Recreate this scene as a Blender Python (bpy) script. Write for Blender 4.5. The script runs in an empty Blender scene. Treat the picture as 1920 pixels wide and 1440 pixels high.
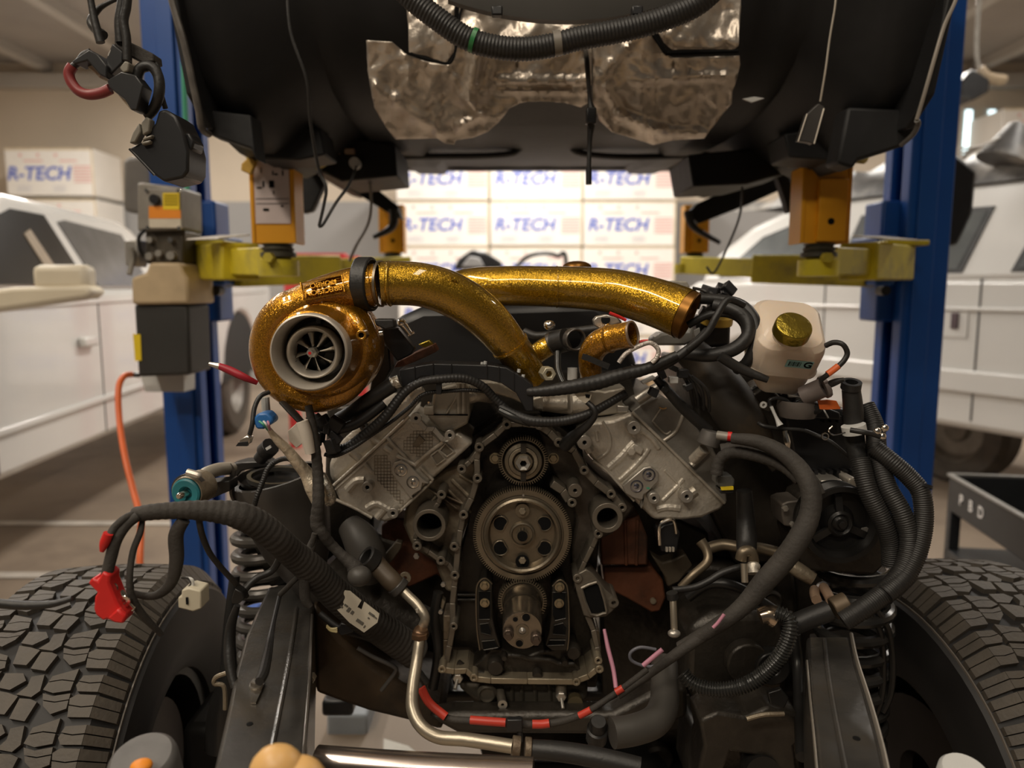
import bpy, math, random
from mathutils import Vector, Matrix
random.seed(7)
R = math.radians
PI = math.pi
SC = bpy.context.scene
COL = SC.collection
# ------------------------------------------------------------ camera, world, lights, exposure
ZC, PITCH, F = 1.5, R(7.2), 1387.0
cam = bpy.data.objects.new('camera', bpy.data.cameras.new('camera')); COL.objects.link(cam)
cam.location = (0, 0, ZC); cam.rotation_euler = (R(90) - PITCH, 0, 0)
cam.data.sensor_width = 36; cam.data.lens = 26; cam.data.clip_start = .02
cam.data.dof.use_dof = True; cam.data.dof.focus_distance = 1.22; cam.data.dof.aperture_fstop = 2.5
SC.camera = cam
w = bpy.data.worlds.new('world'); SC.world = w; w.use_nodes = True
w.node_tree.nodes['Background'].inputs[0].default_value = (.75, .72, .68, 1)
w.node_tree.nodes['Background'].inputs[1].default_value = .06
SC.view_settings.view_transform = 'Standard'; SC.view_settings.look = 'None'
SC.view_settings.gamma = 1; SC.view_settings.use_curve_mapping = False
SC.view_settings.exposure = 0.0
def area(x, y, z, sx, sy, e, col=(1, .9, .76), tilt=0, roll=0):
    l = bpy.data.lights.new('ceiling_or_fill_light', 'AREA'); l.shape = 'RECTANGLE'; l.size = sx; l.size_y = sy
    l.energy = e; l.color = col
    o = bpy.data.objects.new('ceiling_or_fill_light', l); COL.objects.link(o); o.location = (x, y, z)
    o.rotation_euler = (tilt, roll, 0)
for x, y, e in [(-4.6, 4.6, 150), (-4.6, 8.2, 180), (0.2, 8.4, 210), (4.6, 8.2, 170), (4.8, 4.4, 90), (0, 5.2, 80)]:
    area(x, y, 4.75, .35, 2.4, e, (1, .94, .86))
area(-2.3, -0.2, 4.6, .35, 2.4, 92, (1, .88, .72))
area(0.5, -0.2, 4.6, .35, 2.4, 32, (1, .88, .72))
area(-1.4, -2.2, 4.4, 2.4, .35, 78, (1, .88, .72), tilt=R(25))  # fill lamp added behind the camera to brighten the cylinder heads

# ------------------------------------------------------------ mapping a photo point at distance Y into the room
CP, SP = math.cos(PITCH), math.sin(PITCH)
def W(px, py, Y):
    u = (px - 960) / F; v = (720 - py) / F
    d = Vector((u, v * SP + CP, v * CP - SP))
    return Vector((0, 0, ZC)) + d * (Y / d.y)
def M(n, Y): return n * Y / F
def K(ox, oy, s):
    def f(x, y): return (ox + x / s, oy + y / s)
    return f
def KL(k, pts): return [k(*p) for p in pts]
A_ = K(440, 440, 4.364); B_ = K(860, 440, 4.174); c3 = K(560, 680, 4.364); c4 = K(960, 680, 4.364)
c5 = K(760, 770, 4.364); c6 = K(760, 1040, 4.364); c7 = K(1300, 520, 4.174); c8 = K(100, 820, 3.692)
t0 = K(0, 0, 3); t7 = K(640, 960, 3); t6 = K(0, 960, 3); d2 = K(1300, 780, 4.174); d3 = K(560, 960, 4); d4 = K(1120, 960, 4.234)
d5 = K(380, 240, 4.8); d6 = K(220, 320, 3.6); t1 = K(640, 0, 3); t2 = K(1280, 0, 3)

# ------------------------------------------------------------ materials
MATS = {}
def mat(name, col, metal=0., rough=.5, var=.12, scale=9, bump=0., bscale=60, coat=0., dirt=None, dscale=3, flake=0, spec=.5, trans=0., emit=0., sss=0., hard=None):
    if name in MATS: return MATS[name]
    m = bpy.data.materials.new(name); m.use_nodes = True; n = m.node_tree.nodes; L = m.node_tree.links
    b = n['Principled BSDF']; b.inputs['Metallic'].default_value = metal; b.inputs['Roughness'].default_value = rough
    b.inputs['Specular IOR Level'].default_value = spec
    if coat: b.inputs['Coat Weight'].default_value = coat; b.inputs['Coat Roughness'].default_value = .06
    if trans: b.inputs['Transmission Weight'].default_value = trans
    if sss:
        b.inputs['Subsurface Weight'].default_value = sss; b.inputs['Subsurface Radius'].default_value = (.03, .02, .01)
    if emit:
        b.inputs['Emission Color'].default_value = (*col, 1); b.inputs['Emission Strength'].default_value = emit
    tc = n.new('ShaderNodeTexCoord')
    nz = n.new('ShaderNodeTexNoise'); nz.inputs['Scale'].default_value = scale; nz.inputs['Detail'].default_value = 5
    L.new(tc.outputs['Object'], nz.inputs['Vector'])
    mr = n.new('ShaderNodeMapRange'); mr.inputs['From Min'].default_value = .3; mr.inputs['From Max'].default_value = .7
    mr.inputs['To Min'].default_value = 1 - var; mr.inputs['To Max'].default_value = 1 + var
    L.new(nz.outputs['Fac'], mr.inputs['Value'])
    vm = n.new('ShaderNodeVectorMath'); vm.operation = 'SCALE'; vm.inputs[0].default_value = col
    L.new(mr.outputs[0], vm.inputs['Scale'])
    out = vm.outputs[0]
    if dirt:
        n2 = n.new('ShaderNodeTexNoise'); n2.inputs['Scale'].default_value = dscale; n2.inputs['Detail'].default_value = 8
        n2.inputs['Roughness'].default_value = .65
        L.new(tc.outputs['Object'], n2.inputs['Vector'])
        r2 = n.new('ShaderNodeMapRange'); r2.inputs['From Min'].default_value = .48; r2.inputs['From Max'].default_value = .68
        L.new(n2.outputs['Fac'], r2.inputs['Value'])
        mx = n.new('ShaderNodeMix'); mx.data_type = 'RGBA'; L.new(r2.outputs[0], mx.inputs['Factor'])
        L.new(out, mx.inputs['A']); mx.inputs['B'].default_value = (*dirt, 1); out = mx.outputs['Result']
    if flake:
        vo = n.new('ShaderNodeTexVoronoi'); vo.inputs['Scale'].default_value = flake
        L.new(tc.outputs['Object'], vo.inputs['Vector'])
        sx = n.new('ShaderNodeSeparateXYZ'); L.new(vo.outputs['Color'], sx.inputs[0])
        r3 = n.new('ShaderNodeMapRange'); r3.inputs['From Min'].default_value = .0; r3.inputs['From Max'].default_value = 1
        r3.inputs['To Min'].default_value = .55; r3.inputs['To Max'].default_value = 1.5
        L.new(sx.outputs[0], r3.inputs['Value'])
        v2 = n.new('ShaderNodeVectorMath'); v2.operation = 'SCALE'; L.new(out, v2.inputs[0]); L.new(r3.outputs[0], v2.inputs['Scale']); out = v2.outputs[0]
        # tilted flakes under the lacquer
        nm = n.new('ShaderNodeVectorMath'); nm.operation = 'SUBTRACT'; L.new(vo.outputs['Color'], nm.inputs[0]); nm.inputs[1].default_value = (.5, .5, .5)
        ns = n.new('ShaderNodeVectorMath'); ns.operation = 'SCALE'; L.new(nm.outputs[0], ns.inputs[0]); ns.inputs['Scale'].default_value = .42
        ge = n.new('ShaderNodeNewGeometry'); na = n.new('ShaderNodeVectorMath'); na.operation = 'ADD'
        L.new(ge.outputs['Normal'], na.inputs[0]); L.new(ns.outputs[0], na.inputs[1])
        nn = n.new('ShaderNodeVectorMath'); nn.operation = 'NORMALIZE'; L.new(na.outputs[0], nn.inputs[0])
        L.new(nn.outputs[0], b.inputs['Normal'])
    L.new(out, b.inputs['Base Color'])
    if bump:
        n3 = n.new('ShaderNodeTexNoise'); n3.inputs['Scale'].default_value = bscale; n3.inputs['Detail'].default_value = 4
        L.new(tc.outputs['Object'], n3.inputs['Vector'])
        bp = n.new('ShaderNodeBump'); bp.inputs['Strength'].default_value = bump; bp.inputs['Distance'].default_value = .004
        L.new(n3.outputs['Fac'], bp.inputs['Height']); L.new(bp.outputs[0], b.inputs['Normal'])
    MATS[name] = m; return m
gold = mat('gold_flake_paint', (.41, .235, .015), .85, .32, .08, 6, flake=900, coat=1.)
gold2 = mat('bronze_gold_paint', (.42, .195, .012), .8, .32, .08, 6, flake=900, coat=.9)
alu = mat('cast_aluminium', (.62, .57, .49), .5, .40, .12, 14, bump=.35, bscale=160, dirt=(.36, .31, .24), dscale=9)
alu2 = mat('dull_cast_aluminium', (.30, .25, .18), .5, .5, .2, 14, bump=.4, bscale=120, dirt=(.10, .065, .04), dscale=11)
alu3 = mat('machined_aluminium', (.50, .47, .42), .75, .36, .08, 30, bump=.1, bscale=300)
brt = mat('bright_aluminium_ring', (.62, .57, .50), .6, .42, .06, 20)
steel = mat('oily_gear_steel', (.24, .20, .145), .8, .36, .18, 20, bump=.1, bscale=120)
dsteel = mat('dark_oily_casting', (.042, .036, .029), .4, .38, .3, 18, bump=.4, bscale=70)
chrome = mat('bright_zinc', (.75, .70, .62), 1., .2, .05, 30)
rust = mat('rust_brown_primer', (.15, .052, .024), .2, .55, .25, 12, bump=.3, bscale=80, dirt=(.03, .018, .012), dscale=7)
rubber = mat('black_rubber', (.018, .017, .016), 0, .48, .2, 20, bump=.15, bscale=150)
tape = mat('dusty_cloth_tape', (.038, .033, .028), 0, .75, .25, 20, bump=.3, bscale=200)
plas = mat('black_plastic', (.016, .016, .017), 0, .36, .15, 20)
satin = mat('satin_black_metal', (.022, .021, .02), .3, .34, .2, 10, bump=.1, bscale=60)
frame = mat('black_frame_paint', (.075, .070, .064), .35, .27, .35, 9, bump=.15, bscale=60, dirt=(.08, .066, .05), dscale=8)
tyre = mat('tyre_rubber', (.080, .068, .055), 0, .62, .2, 14, bump=.25, bscale=120, dirt=(.085, .070, .053), dscale=14)
tyres = mat('tyre_sidewall', (.014, .013, .013), 0, .6, .2, 14)
body = mat('cab_black_undercoat', (.013, .013, .0135), .0, .55, .4, 4, bump=.3, bscale=22, spec=.3)
foil = mat('crumpled_foil_shield', (.60, .53, .45), .7, .36, .12, 6, bump=1., bscale=24)
blue = mat('blue_post_paint', (.007, .068, .30), 0, .4, .1, 3)
yel = mat('yellow_arm_paint', (.62, .50, .02), 0, .45, .2, 5, dirt=(.30, .24, .05), dscale=4)
ora = mat('orange_yellow_steel', (.74, .33, .01), 0, .4, .08, 5)
rag = mat('yellow_rag', (.50, .40, .12), 0, .9, .2, 12, bump=.5, bscale=40)
white = mat('white_car_paint', (.72, .71, .68), 0, .22, .03, 2, coat=.6)
glass = mat('dark_car_glass', (.035, .038, .040), 0, .08, .05, 2)
cream = mat('cream_plastic', (.70, .62, .47), 0, .5, .05, 4)
redp = mat('red_plastic', (.62, .02, .018), 0, .38, .08, 20)
orap = mat('orange_hose', (.80, .16, .04), 0, .45, .05, 20)
resv = mat('translucent_plastic', (.72, .60, .48), 0, .38, .06, 6, sss=.4, coat=.2)
brass = mat('brushed_gold_cap', (.34, .25, .035), .9, .28, .1, 40, bump=.4, bscale=90)
teal = mat('teal_bushing', (.02, .17, .20), 0, .45, .1, 20)
grey = mat('grey_machine_paint', (.25, .23, .20), .2, .5, .2, 14)
tan = mat('tan_amber_plastic', (.75, .45, .17), 0, .4, .08, 10, sss=.2)
paper = mat('printed_paper', (.62, .56, .45), 0, .7, .1, 12)
ink_hole = mat('black_ink_and_hole_shade', (.008, .008, .008), 0, .9, .05, 5, spec=.1)  # print black; also shade put into the colour of holes and bores
pink = mat('pink_wire', (.50, .22, .30), 0, .5, .1, 20)
bluep = mat('blue_plastic', (.03, .15, .42), 0, .4, .05, 5)
yelp = mat('yellow_sticker', (.85, .62, .02), 0, .5, .04, 5)
oras = mat('orange_sticker', (.85, .28, .02), 0, .5, .04, 5)
green = mat('green_hose', (.06, .33, .20), 0, .5, .05, 5)
wrap = mat('clear_foil_sleeve', (.68, .58, .44), .4, .35, .35, 60, bump=.8, bscale=90)
card = mat('white_carton', (.86, .82, .76), 0, .65, .03, 3)
bink = mat('blue_print', (.08, .14, .55), 0, .6, .04, 5)
pinkp = mat('pale_red_print', (.80, .50, .46), 0, .6, .04, 5)
wood = mat('pallet_wood', (.42, .29, .16), 0, .7, .2, 8)
redr = mat('red_rack_paint', (.62, .05, .05), 0, .4, .08, 4)
lb = mat('pale_panel', (.60, .60, .58), 0, .5, .05, 5)

# ------------------------------------------------------------ mesh builder
def cat_rom(pts, n):
    if len(pts) < 3: return pts
    out = []
    for i in range(len(pts) - 1):
        p0 = pts[max(i - 1, 0)]; p1 = pts[i]; p2 = pts[i + 1]; p3 = pts[min(i + 2, len(pts) - 1)]
        for k in range(n):
            t = k / n
            out.append(tuple(.5 * ((2 * b) + (-a + c) * t + (2 * a - 5 * b + 4 * c - d) * t * t + (-a + 3 * b - 3 * c + d) * t ** 3)
                             for a, b, c, d in zip(p0, p1, p2, p3)))
    out.append(tuple(pts[-1])); return out
class MB:
    def __init__(s): s.v = []; s.f = []
    def add(s, vs, fs):
        o = len(s.v); s.v += [Vector(v) for v in vs]; s.f += [[i + o for i in f] for f in fs]; return s
    def box(s, c, size, rot=None, taper=1.):
        hx, hy, hz = [q / 2 for q in size]; c = Vector(c)
        vs = [Vector((x * hx * (taper if z > 0 else 1), y * hy * (taper if z > 0 else 1), z * hz)) for x in (-1, 1) for y in (-1, 1) for z in (-1, 1)]
        if rot is not None:
            if not isinstance(rot, Matrix): rot = Matrix.Rotation(rot[2], 3, 'Z') @ Matrix.Rotation(rot[1], 3, 'Y') @ Matrix.Rotation(rot[0], 3, 'X')
            vs = [rot @ v for v in vs]
        return s.add([v + c for v in vs], [(0, 1, 3, 2), (4, 6, 7, 5), (0, 4, 5, 1), (2, 3, 7, 6), (0, 2, 6, 4), (1, 5, 7, 3)])
    def beam(s, a, b, wd, h, up=(0, 0, 1)):
        a = Vector(a); b = Vector(b); d = b - a; L = d.length; d.normalize()
        x = d.cross(Vector(up)).normalized(); z = x.cross(d)
        return s.box((a + b) / 2, (wd, L, h), Matrix((x, d, z)).transposed())
    def tube(s, pts, r, seg=10, sub=6, corr=None, cap=True, flat=1.):
        """pts world Vectors, r number or list"""
        rs = r if isinstance(r, (list, tuple)) else [r] * len(pts)
        P = cat_rom([(*p, q) for p, q in zip(pts, rs)], sub)
        pos = [Vector(p[:3]) for p in P]; rad = [p[3] for p in P]
        if corr:  # (pitch, amp): resample along length
            pitch, amp = corr; L = [0.]
            for a, b in zip(pos, pos[1:]): L.append(L[-1] + (b - a).length)
            n = max(4, int(L[-1] / pitch * 4)); np_, nr = [], []; j = 0
            for i in range(n + 1):
                d = L[-1] * i / n
                while j < len(L) - 2 and L[j + 1] < d: j += 1
                t = (d - L[j]) / max(1e-9, L[j + 1] - L[j])
                np_.append(pos[j].lerp(pos[j + 1], t)); nr.append((rad[j] * (1 - t) + rad[j + 1] * t) * (1 + (amp if i % 4 in (1, 2) else -amp)))
            pos, rad = np_, nr
        T = []
        for i in range(len(pos)):
            d = pos[min(i + 1, len(pos) - 1)] - pos[max(i - 1, 0)]
            T.append(d.normalized() if d.length > 1e-9 else Vector((0, 0, 1)))
        u = T[0].cross(Vector((0.13, .2, 1)))
        if u.length < .1: u = T[0].cross(Vector((1, 0, 0)))
        u.normalize(); vs = []
        for p, t, q in zip(pos, T, rad):
            u = (u - t * u.dot(t)).normalized(); v = t.cross(u)
            for k in range(seg):
                a = 2 * PI * k / seg; vs.append(p + u * (q * math.cos(a)) + v * (q * math.sin(a) * flat))
        fs = []
        for i in range(len(pos) - 1):
            for k in range(seg):
                k2 = (k + 1) % seg; fs.append((i * seg + k, i * seg + k2, (i + 1) * seg + k2, (i + 1) * seg + k))
        if cap: fs += [tuple(range(seg))[::-1], tuple((len(pos) - 1) * seg + k for k in range(seg))]
        return s.add(vs, fs)
    def lathe(s, prof, c, ax=(0, -1, 0), seg=32, close=False):
        """prof [(r, h)] h along ax"""
        c = Vector(c); ax = Vector(ax).normalized(); u = ax.cross(Vector((0, .01, 1)))
        if u.length < .1: u = ax.cross(Vector((1, 0, 0)))
        u.normalize(); v = ax.cross(u); vs = []
        for r, h in prof:
            r = max(r, 1e-5)
            for k in range(seg):
                a = 2 * PI * k / seg; vs.append(c + ax * h + u * (r * math.cos(a)) + v * (r * math.sin(a)))
        fs = []; n = len(prof)
        for i in range(n if close else n - 1):
            j = (i + 1) % n
            for k in range(seg):
                k2 = (k + 1) % seg; fs.append((i * seg + k, i * seg + k2, j * seg + k2, j * seg + k))
        return s.add(vs, fs)
    def cyl(s, c, r, h, ax=(0, -1, 0), seg=24, r2=None):
        r2 = r if r2 is None else r2
        return s.lathe([(0, 0), (r, 0), (r2, h), (0, h)], c, ax, seg)
    def ring(s, c, r0, r1, h, ax=(0, -1, 0), seg=28):
        return s.lathe([(r0, 0), (r1, 0), (r1, h), (r0, h)], c, ax, seg, close=True)
    def ell(s, c, rx, ry, rz, rot=None, seg=16, rings=10):
        vs = []; c = Vector(c)
        for i in range(rings + 1):
            th = PI * i / rings
            for k in range(seg):
                a = 2 * PI * k / seg
                q = Vector((rx * max(math.sin(th), .001) * math.cos(a), ry * max(math.sin(th), .001) * math.sin(a), rz * math.cos(th)))
                if rot is not None: q = rot @ q
                vs.append(c + q)
        return s.add(vs, [(i * seg + k, i * seg + (k + 1) % seg, (i + 1) * seg + (k + 1) % seg, (i + 1) * seg + k) for i in range(rings) for k in range(seg)])
    def prism(s, poly, Y0, Y1):
        """poly in photo px at front distance Y0, extruded straight back to Y1"""
        fr = [W(x, y, Y0) for x, y in poly]; bk = [Vector((p.x, Y1, p.z)) for p in fr]; n = len(poly)
        # Newell orientation is fixed later by normals recalculation
        return s.add(fr + bk, [tuple(range(n)), tuple(range(2 * n - 1, n - 1, -1))] + [(i, i + n, (i + 1) % n + n, (i + 1) % n) for i in range(n)])
    def wprism(s, poly, off):
        fr = [Vector(p) for p in poly]; off = Vector(off); bk = [p + off for p in fr]; n = len(poly)
        return s.add(fr + bk, [tuple(range(n)), tuple(range(2 * n - 1, n - 1, -1))] + [(i, i + n, (i + 1) % n + n, (i + 1) % n) for i in range(n)])
    def band(s, pts, wd, Y0, Y1):
        """ribbon of px width wd along px polyline, extruded Y0..Y1"""
        n = len(pts); l, r = [], []
        for i, p in enumerate(pts):
            a = Vector(pts[max(i - 1, 0)]); b = Vector(pts[min(i + 1, n - 1)]); d = (b - a).normalized(); nn = Vector((-d.y, d.x)) * wd / 2
            l.append((p[0] + nn.x, p[1] + nn.y)); r.append((p[0] - nn.x, p[1] - nn.y))
        for i in range(n - 1): s.prism([l[i], l[i + 1], r[i + 1], r[i]], Y0, Y1)
        return s
    def bosses(s, cs, r0, r1, Y0, Y1, seg=18):
        for x, y in cs: s.ring(W(x, y, Y0) + Vector((0, Y1 - Y0, 0)), M(r0, Y0), M(r1, Y0), Y1 - Y0, seg=seg)
        return s
def hexnut(mb, c, r, h, ax=(0, -1, 0)): return mb.lathe([(0, 0), (r, 0), (r, h * .8), (r * .85, h), (0, h)], c, ax, 6)
def rootpos(o):
    p = Vector((0, 0, 0))
    while o is not None: p += Vector(o.location); o = o.parent
    return p
def obj(name, mb, m, parent=None, bev=0, smooth=.6, loc=None):
    """link a mesh object; a part takes its parent's origin"""
    import bmesh
    base = rootpos(parent) if parent is not None else (Vector(loc) if loc is not None else Vector((0, 0, 0)))
    if parent is None and loc is None and mb.v:
        xs = [v.x for v in mb.v]; ys = [v.y for v in mb.v]; zs = [v.z for v in mb.v]
        base = Vector(((min(xs) + max(xs)) / 2, (min(ys) + max(ys)) / 2, min(zs)))
    me = bpy.data.meshes.new(name); me.from_pydata([tuple(v - base) for v in mb.v], [], mb.f)
    bm = bmesh.new(); bm.from_mesh(me); bmesh.ops.recalc_face_normals(bm, faces=bm.faces); bm.to_mesh(me); bm.free()
    me.materials.append(m); me.shade_smooth(); me.set_sharp_from_angle(angle=smooth)
    o = bpy.data.objects.new(name, me); COL.objects.link(o)
    if parent is not None: o.parent = parent
    else: o.location = base
    if bev:
        b = o.modifiers.new('bevel', 'BEVEL'); b.width = bev; b.segments = 2; b.limit_method = 'ANGLE'; b.angle_limit = .6
    return o
def tag(o, label, cat, group=None):
    o['label'] = label; o['category'] = cat
    if group: o['group'] = group
    return o
def thing(name, label, cat, loc, group=None):
    o = bpy.data.objects.new(name, None); COL.objects.link(o); o.location = loc; o.empty_display_size = .05
    return tag(o, label, cat, group)
def struct(name, mb, m, **k):
    o = obj(name, mb, m, **k); o['kind'] = 'structure'; return o
def text(name, s, size, M4, m, parent, depth=.0005, bold=0., shear=0., align='CENTER'):
    cu = bpy.data.curves.new(name, 'FONT'); cu.body = s; cu.size = size; cu.extrude = depth; cu.offset = bold * size; cu.shear = shear
    cu.align_x = align; cu.align_y = 'CENTER'; cu.resolution_u = 3
    t = bpy.data.objects.new('tmp', cu); COL.objects.link(t)
    bpy.context.view_layer.update()
    me = bpy.data.meshes.new_from_object(t.evaluated_get(bpy.context.evaluated_depsgraph_get()))
    bpy.data.objects.remove(t); me.transform(Matrix.Translation(-rootpos(parent)) @ M4)
    me.materials.clear(); me.materials.append(m)
    o = bpy.data.objects.new(name, me); COL.objects.link(o); o.parent = parent; return o
def FACE(p, rx=0., ry=0., rz=0.):
    """frame at p whose text faces the camera side (-Y)"""
    return Matrix.Translation(p) @ Matrix.Rotation(rz, 4, 'Z') @ Matrix.Rotation(R(90) + rx, 4, 'X') @ Matrix.Rotation(ry, 4, 'Z')
def copy_tree(o, parent=None):
    c = o.copy(); COL.objects.link(c); c.parent = parent
    for ch in [q for q in bpy.data.objects if q.parent == o]: copy_tree(ch, c)
    return c

# ============================================================ SETTING
fl = mat('concrete_floor', (.30, .235, .175), 0, .55, .18, .9, bump=.1, bscale=30, dirt=(.20, .155, .12), dscale=1.1)
struct('floor', MB().box((0, 4, -.05), (18, 18, .1)), fl)
struct('ceiling', MB().box((0, 4, 5.05), (18, 18, .1)), mat('grey_ceiling', (.36, .33, .30), 0, .8, .1, 1))
wallm = mat('cream_wall', (.62, .53, .42), 0, .8, .06, .7)
gw = mat('grey_wall_paint', (.33, .32, .31), 0, .7, .06, .7)
struct('wall_back', MB().box((0, 12.05, 3.95), (18, .1, 2.1)), wallm)
struct('wall_back_lower', MB().box((0, 12.05, 1.45), (18, .1, 2.9)), gw)
struct('wall_left', MB().box((-8.6, 4, 2.5), (.1, 18, 5)), wallm)
struct('wall_right', MB().box((8.6, 4, 2.5), (.1, 18, 5)), wallm)
bmn = 1
for x in (-7.2, -5.6, -4, -2.4, 2.4, 4, 5.6, 7.2):
    struct('trim_%d' % bmn, MB().box((x, 4, 4.93), (.16, 17.8, .14)), mat('beam_paint', (.50, .47, .43), 0, .6, .05, 1)); bmn += 1
struct('trim_%d' % bmn, MB().box((0, 11.9, 4.7), (17, .2, .2)), mat('beam_paint', (.5, .47, .43))); bmn += 1
lm = mat('worn_white_floor_paint', (.62, .57, .50), 0, .6, .2, 6)
for i, (x0, x1, y) in enumerate([(-4.2, -1.9, 4.64), (-4.2, -2.25, 3.76)]):
    struct('trim_%d' % (bmn + i), MB().box(((x0 + x1) / 2, y, .004), (x1 - x0, .075, .006)), lm)
for i, x in enumerate((7.1, 7.46)):
    wn = struct('window_%d' % (i + 1), MB().box((x, 11.97, 3.95), (.20, .06, .75)), mat('window_frame', (.5, .47, .42)))
    obj('pane', MB().box((x, 11.93, 3.95), (.10, .02, .66)), mat('daylit_pane', (.75, .95, 1.), emit=2.2), wn)

# ============================================================ CARTONS
def carton(x, y, z, label, wd=1.285, h=.61, dp=.8, rz=0, flip=False, group=None):
    t = thing('insulation_box', label, 'box', (x, y, z), group)
    obj('carton', MB().box((x, y + dp / 2, z + h / 2), (wd, dp, h), None), card, t, bev=.012)
    f = y - .003
    def q(a, b, w_, h_, m, nm): obj(nm, MB().box((x + a * wd, f, z + b * h), (w_ * wd, .004, h_ * h)), m, t)
    text('lettering', 'R-TECH', h * .40, FACE(Vector((x - .13 * wd, f, z + .46 * h))), bink, t, .002, .02, .2)
    mb = MB()
    for k in range(3): mb.box((x - .32 * wd + k * .2 * wd, f, z + .86 * h), (.03 * wd, .004, .07 * h))
    mb.box((x - .18 * wd, f, z + .74 * h), (.22 * wd, .004, .035 * h)); mb.box((x + .22 * wd, f, z + .74 * h), (.2 * wd, .004, .035 * h))
    for k in range(6): mb.box((x + .37 * wd, f, z + (.62 - k * .065) * h), (.2 * wd, .004, .034 * h))
    obj('print', mb, pinkp, t)['kind'] = 'stuff'
    mb = MB()
    for k in range(3):
        mb.box((x - .3 * wd, f, z + (.2 - k * .05) * h), (.16 * wd, .004, .012 * h)); mb.box((x + .1 * wd, f, z + (.2 - k * .05) * h), (.14 * wd, .004, .012 * h))
    obj('fine_print', mb, mat('grey_print', (.55, .55, .62)), t)['kind'] = 'stuff'
    obj('packing_tape', MB().box((x, f, z + .985 * h), (wd * .99, .003, .04 * h)), mat('packing_tape', (.72, .60, .42), 0, .4), t); obj('edge_tape', MB().box((x + wd * .49, f, z + .5 * h), (wd * .02, .003, h)), mat('packing_tape', (.72, .60, .42), 0, .4), t)
    return t
pal = thing('pallet', 'wooden pallet under the tall stack of insulation boxes by back wall', 'pallet', (.35, 10.5, 0))
for k in range(7): obj('slat', MB().box((.35, 10.55 + k * .12, .235), (3.8, .1, .02)), wood, pal)
for k in range(3): obj('runner', MB().box((-1.2 + k * 1.6, 10.9, .115), (.1, .8, .21)), wood, pal)
rn = ['bottom row', 'second row up', 'third row up', 'second row from the top', 'top row']
cn = ['left', 'middle', 'right']
for r in range(5):
    for c in range(3):
        carton(-.96 + c * 1.3, 10.5 + .02 * ((r + c) % 2), .25 + r * .625, 'white insulation box with blue lettering, %s, %s column of centre stack' % (rn[r], cn[c]), group='insulation boxes stacked at the back wall')
for r in range(5):
    carton(-6.75, 11.1, .0 + r * .72, 'white insulation box with blue lettering in left wall stack, %s' % rn[r], h=.67, group='insulation boxes at the far left')
for r in range(6):
    carton(7.75, 11.1, .0 + r * .69, 'white insulation box behind the right hand truck, %s' % (rn + ['above top row'])[r], h=.66, group='insulation boxes at the far right')

# ============================================================ PICKUP TRUCK, LEFT
def wheel(px, py, pz, r, wd, parent, ax=(1, 0, 0)):
    t = obj('wheel', MB().lathe([(r * .6, 0), (r * .9, .01), (r, .05), (r, wd - .05), (r * .9, wd), (r * .6, wd)], (px, py, pz), ax, 36, close=True), tyre, parent)
    obj('rim', MB().lathe([(0, wd * .6), (r * .2, wd * .75), (r * .25, wd * .6), (r * .5, wd * .6), (r * .6, wd * .9), (r * .62, wd * .9), (r * .62, .05), (0, .05)], (px, py, pz), ax, 28), grey, t)
def side_poly(t, name, pts, x0, x1, m, bev=0, X=lambda z: 0):
    """pts (y, z) in truck space; t has transform (origin, dir along length, outward)"""
    o, d, n = t['fr']
    mb = MB(); A = []; B = []
    for y, z in pts:
        A.append(o + d * y + n * (x0 + X(z)) + Vector((0, 0, z))); B.append(o + d * y + n * (x1 + X(z)) + Vector((0, 0, z)))
    k = len(pts); mb.add(A + B, [tuple(range(k)), tuple(range(2 * k - 1, k - 1, -1))] + [(i, i + k, (i + 1) % k + k, (i + 1) % k) for i in range(k)])
    return obj(name, mb, m, t['p'], bev)
def arc(cy, cz, r, a0, a1, n=10): return [(cy + r * math.cos(R(a0 + (a1 - a0) * i / n)), cz + r * math.sin(R(a0 + (a1 - a0) * i / n))) for i in range(n + 1)]
seam = mat('seam_shadow_gap', (.05, .05, .05))
# frame: origin on the side plane at Y 3.5, length direction away from camera, outward = towards the camera bay
o = Vector((-2.46, 3.5, 0)); d = Vector((-.085, 1, 0)).normalized(); n = Vector((1, .085, 0)).normalized()
tr = thing('pickup_truck', 'white pickup truck with cream mirror parked on the left', 'truck', (-3.2, 5, 0))
T1 = {'fr': (o, d, n), 'p': tr}
low = [(-2.4, .75)] + [(-2.4, 1.25), (-.9, 1.42), (-.3, 1.5), (1.75, 1.52), (1.8, 1.62), (5.1, 1.66), (5.55, 1.58), (5.6, 1.2), (5.6, .8), (4.95, .75)] + arc(4.25, .62, .66, 12, 168) + [(3.5, .58), (0, .58), (-.9, .6)]
side_poly(T1, 'body', low, -1.9, 0, white, .05)
side_poly(T1, 'sill_crease', [(-.4, .80), (3.3, .84), (3.3, .875), (-.4, .84)], .0, .022, white, .01)
side_poly(T1, 'belt_crease', [(-.4, 1.40), (5.3, 1.48), (5.3, 1.50), (-.4, 1.43)], .0, .012, white, .005)
lean = lambda z: -(z - 1.5) * .35
side_poly(T1, 'cab_roof', [(-.6, 1.5), (.25, 1.97), (.5, 2.02), (1.9, 2.0), (2.1, 1.93), (2.25, 1.5)], -1.7, 0, white, .06, lean)
side_poly(T1, 'front_window', [(-.15, 1.53), (.35, 1.88), (.5, 1.93), (.83, 1.93), (1.0, 1.53)], .0, .006, mat('dark_open_cab', (.012, .012, .012), 0, .2), 0, lean)
side_poly(T1, 'rear_window', [(1.12, 1.53), (.95, 1.90), (1.05, 1.92), (1.8, 1.89), (1.95, 1.53)], .0, .006, mat('grey_tinted_glass', (.12, .12, .12), 0, .15), 0, lean)
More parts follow.
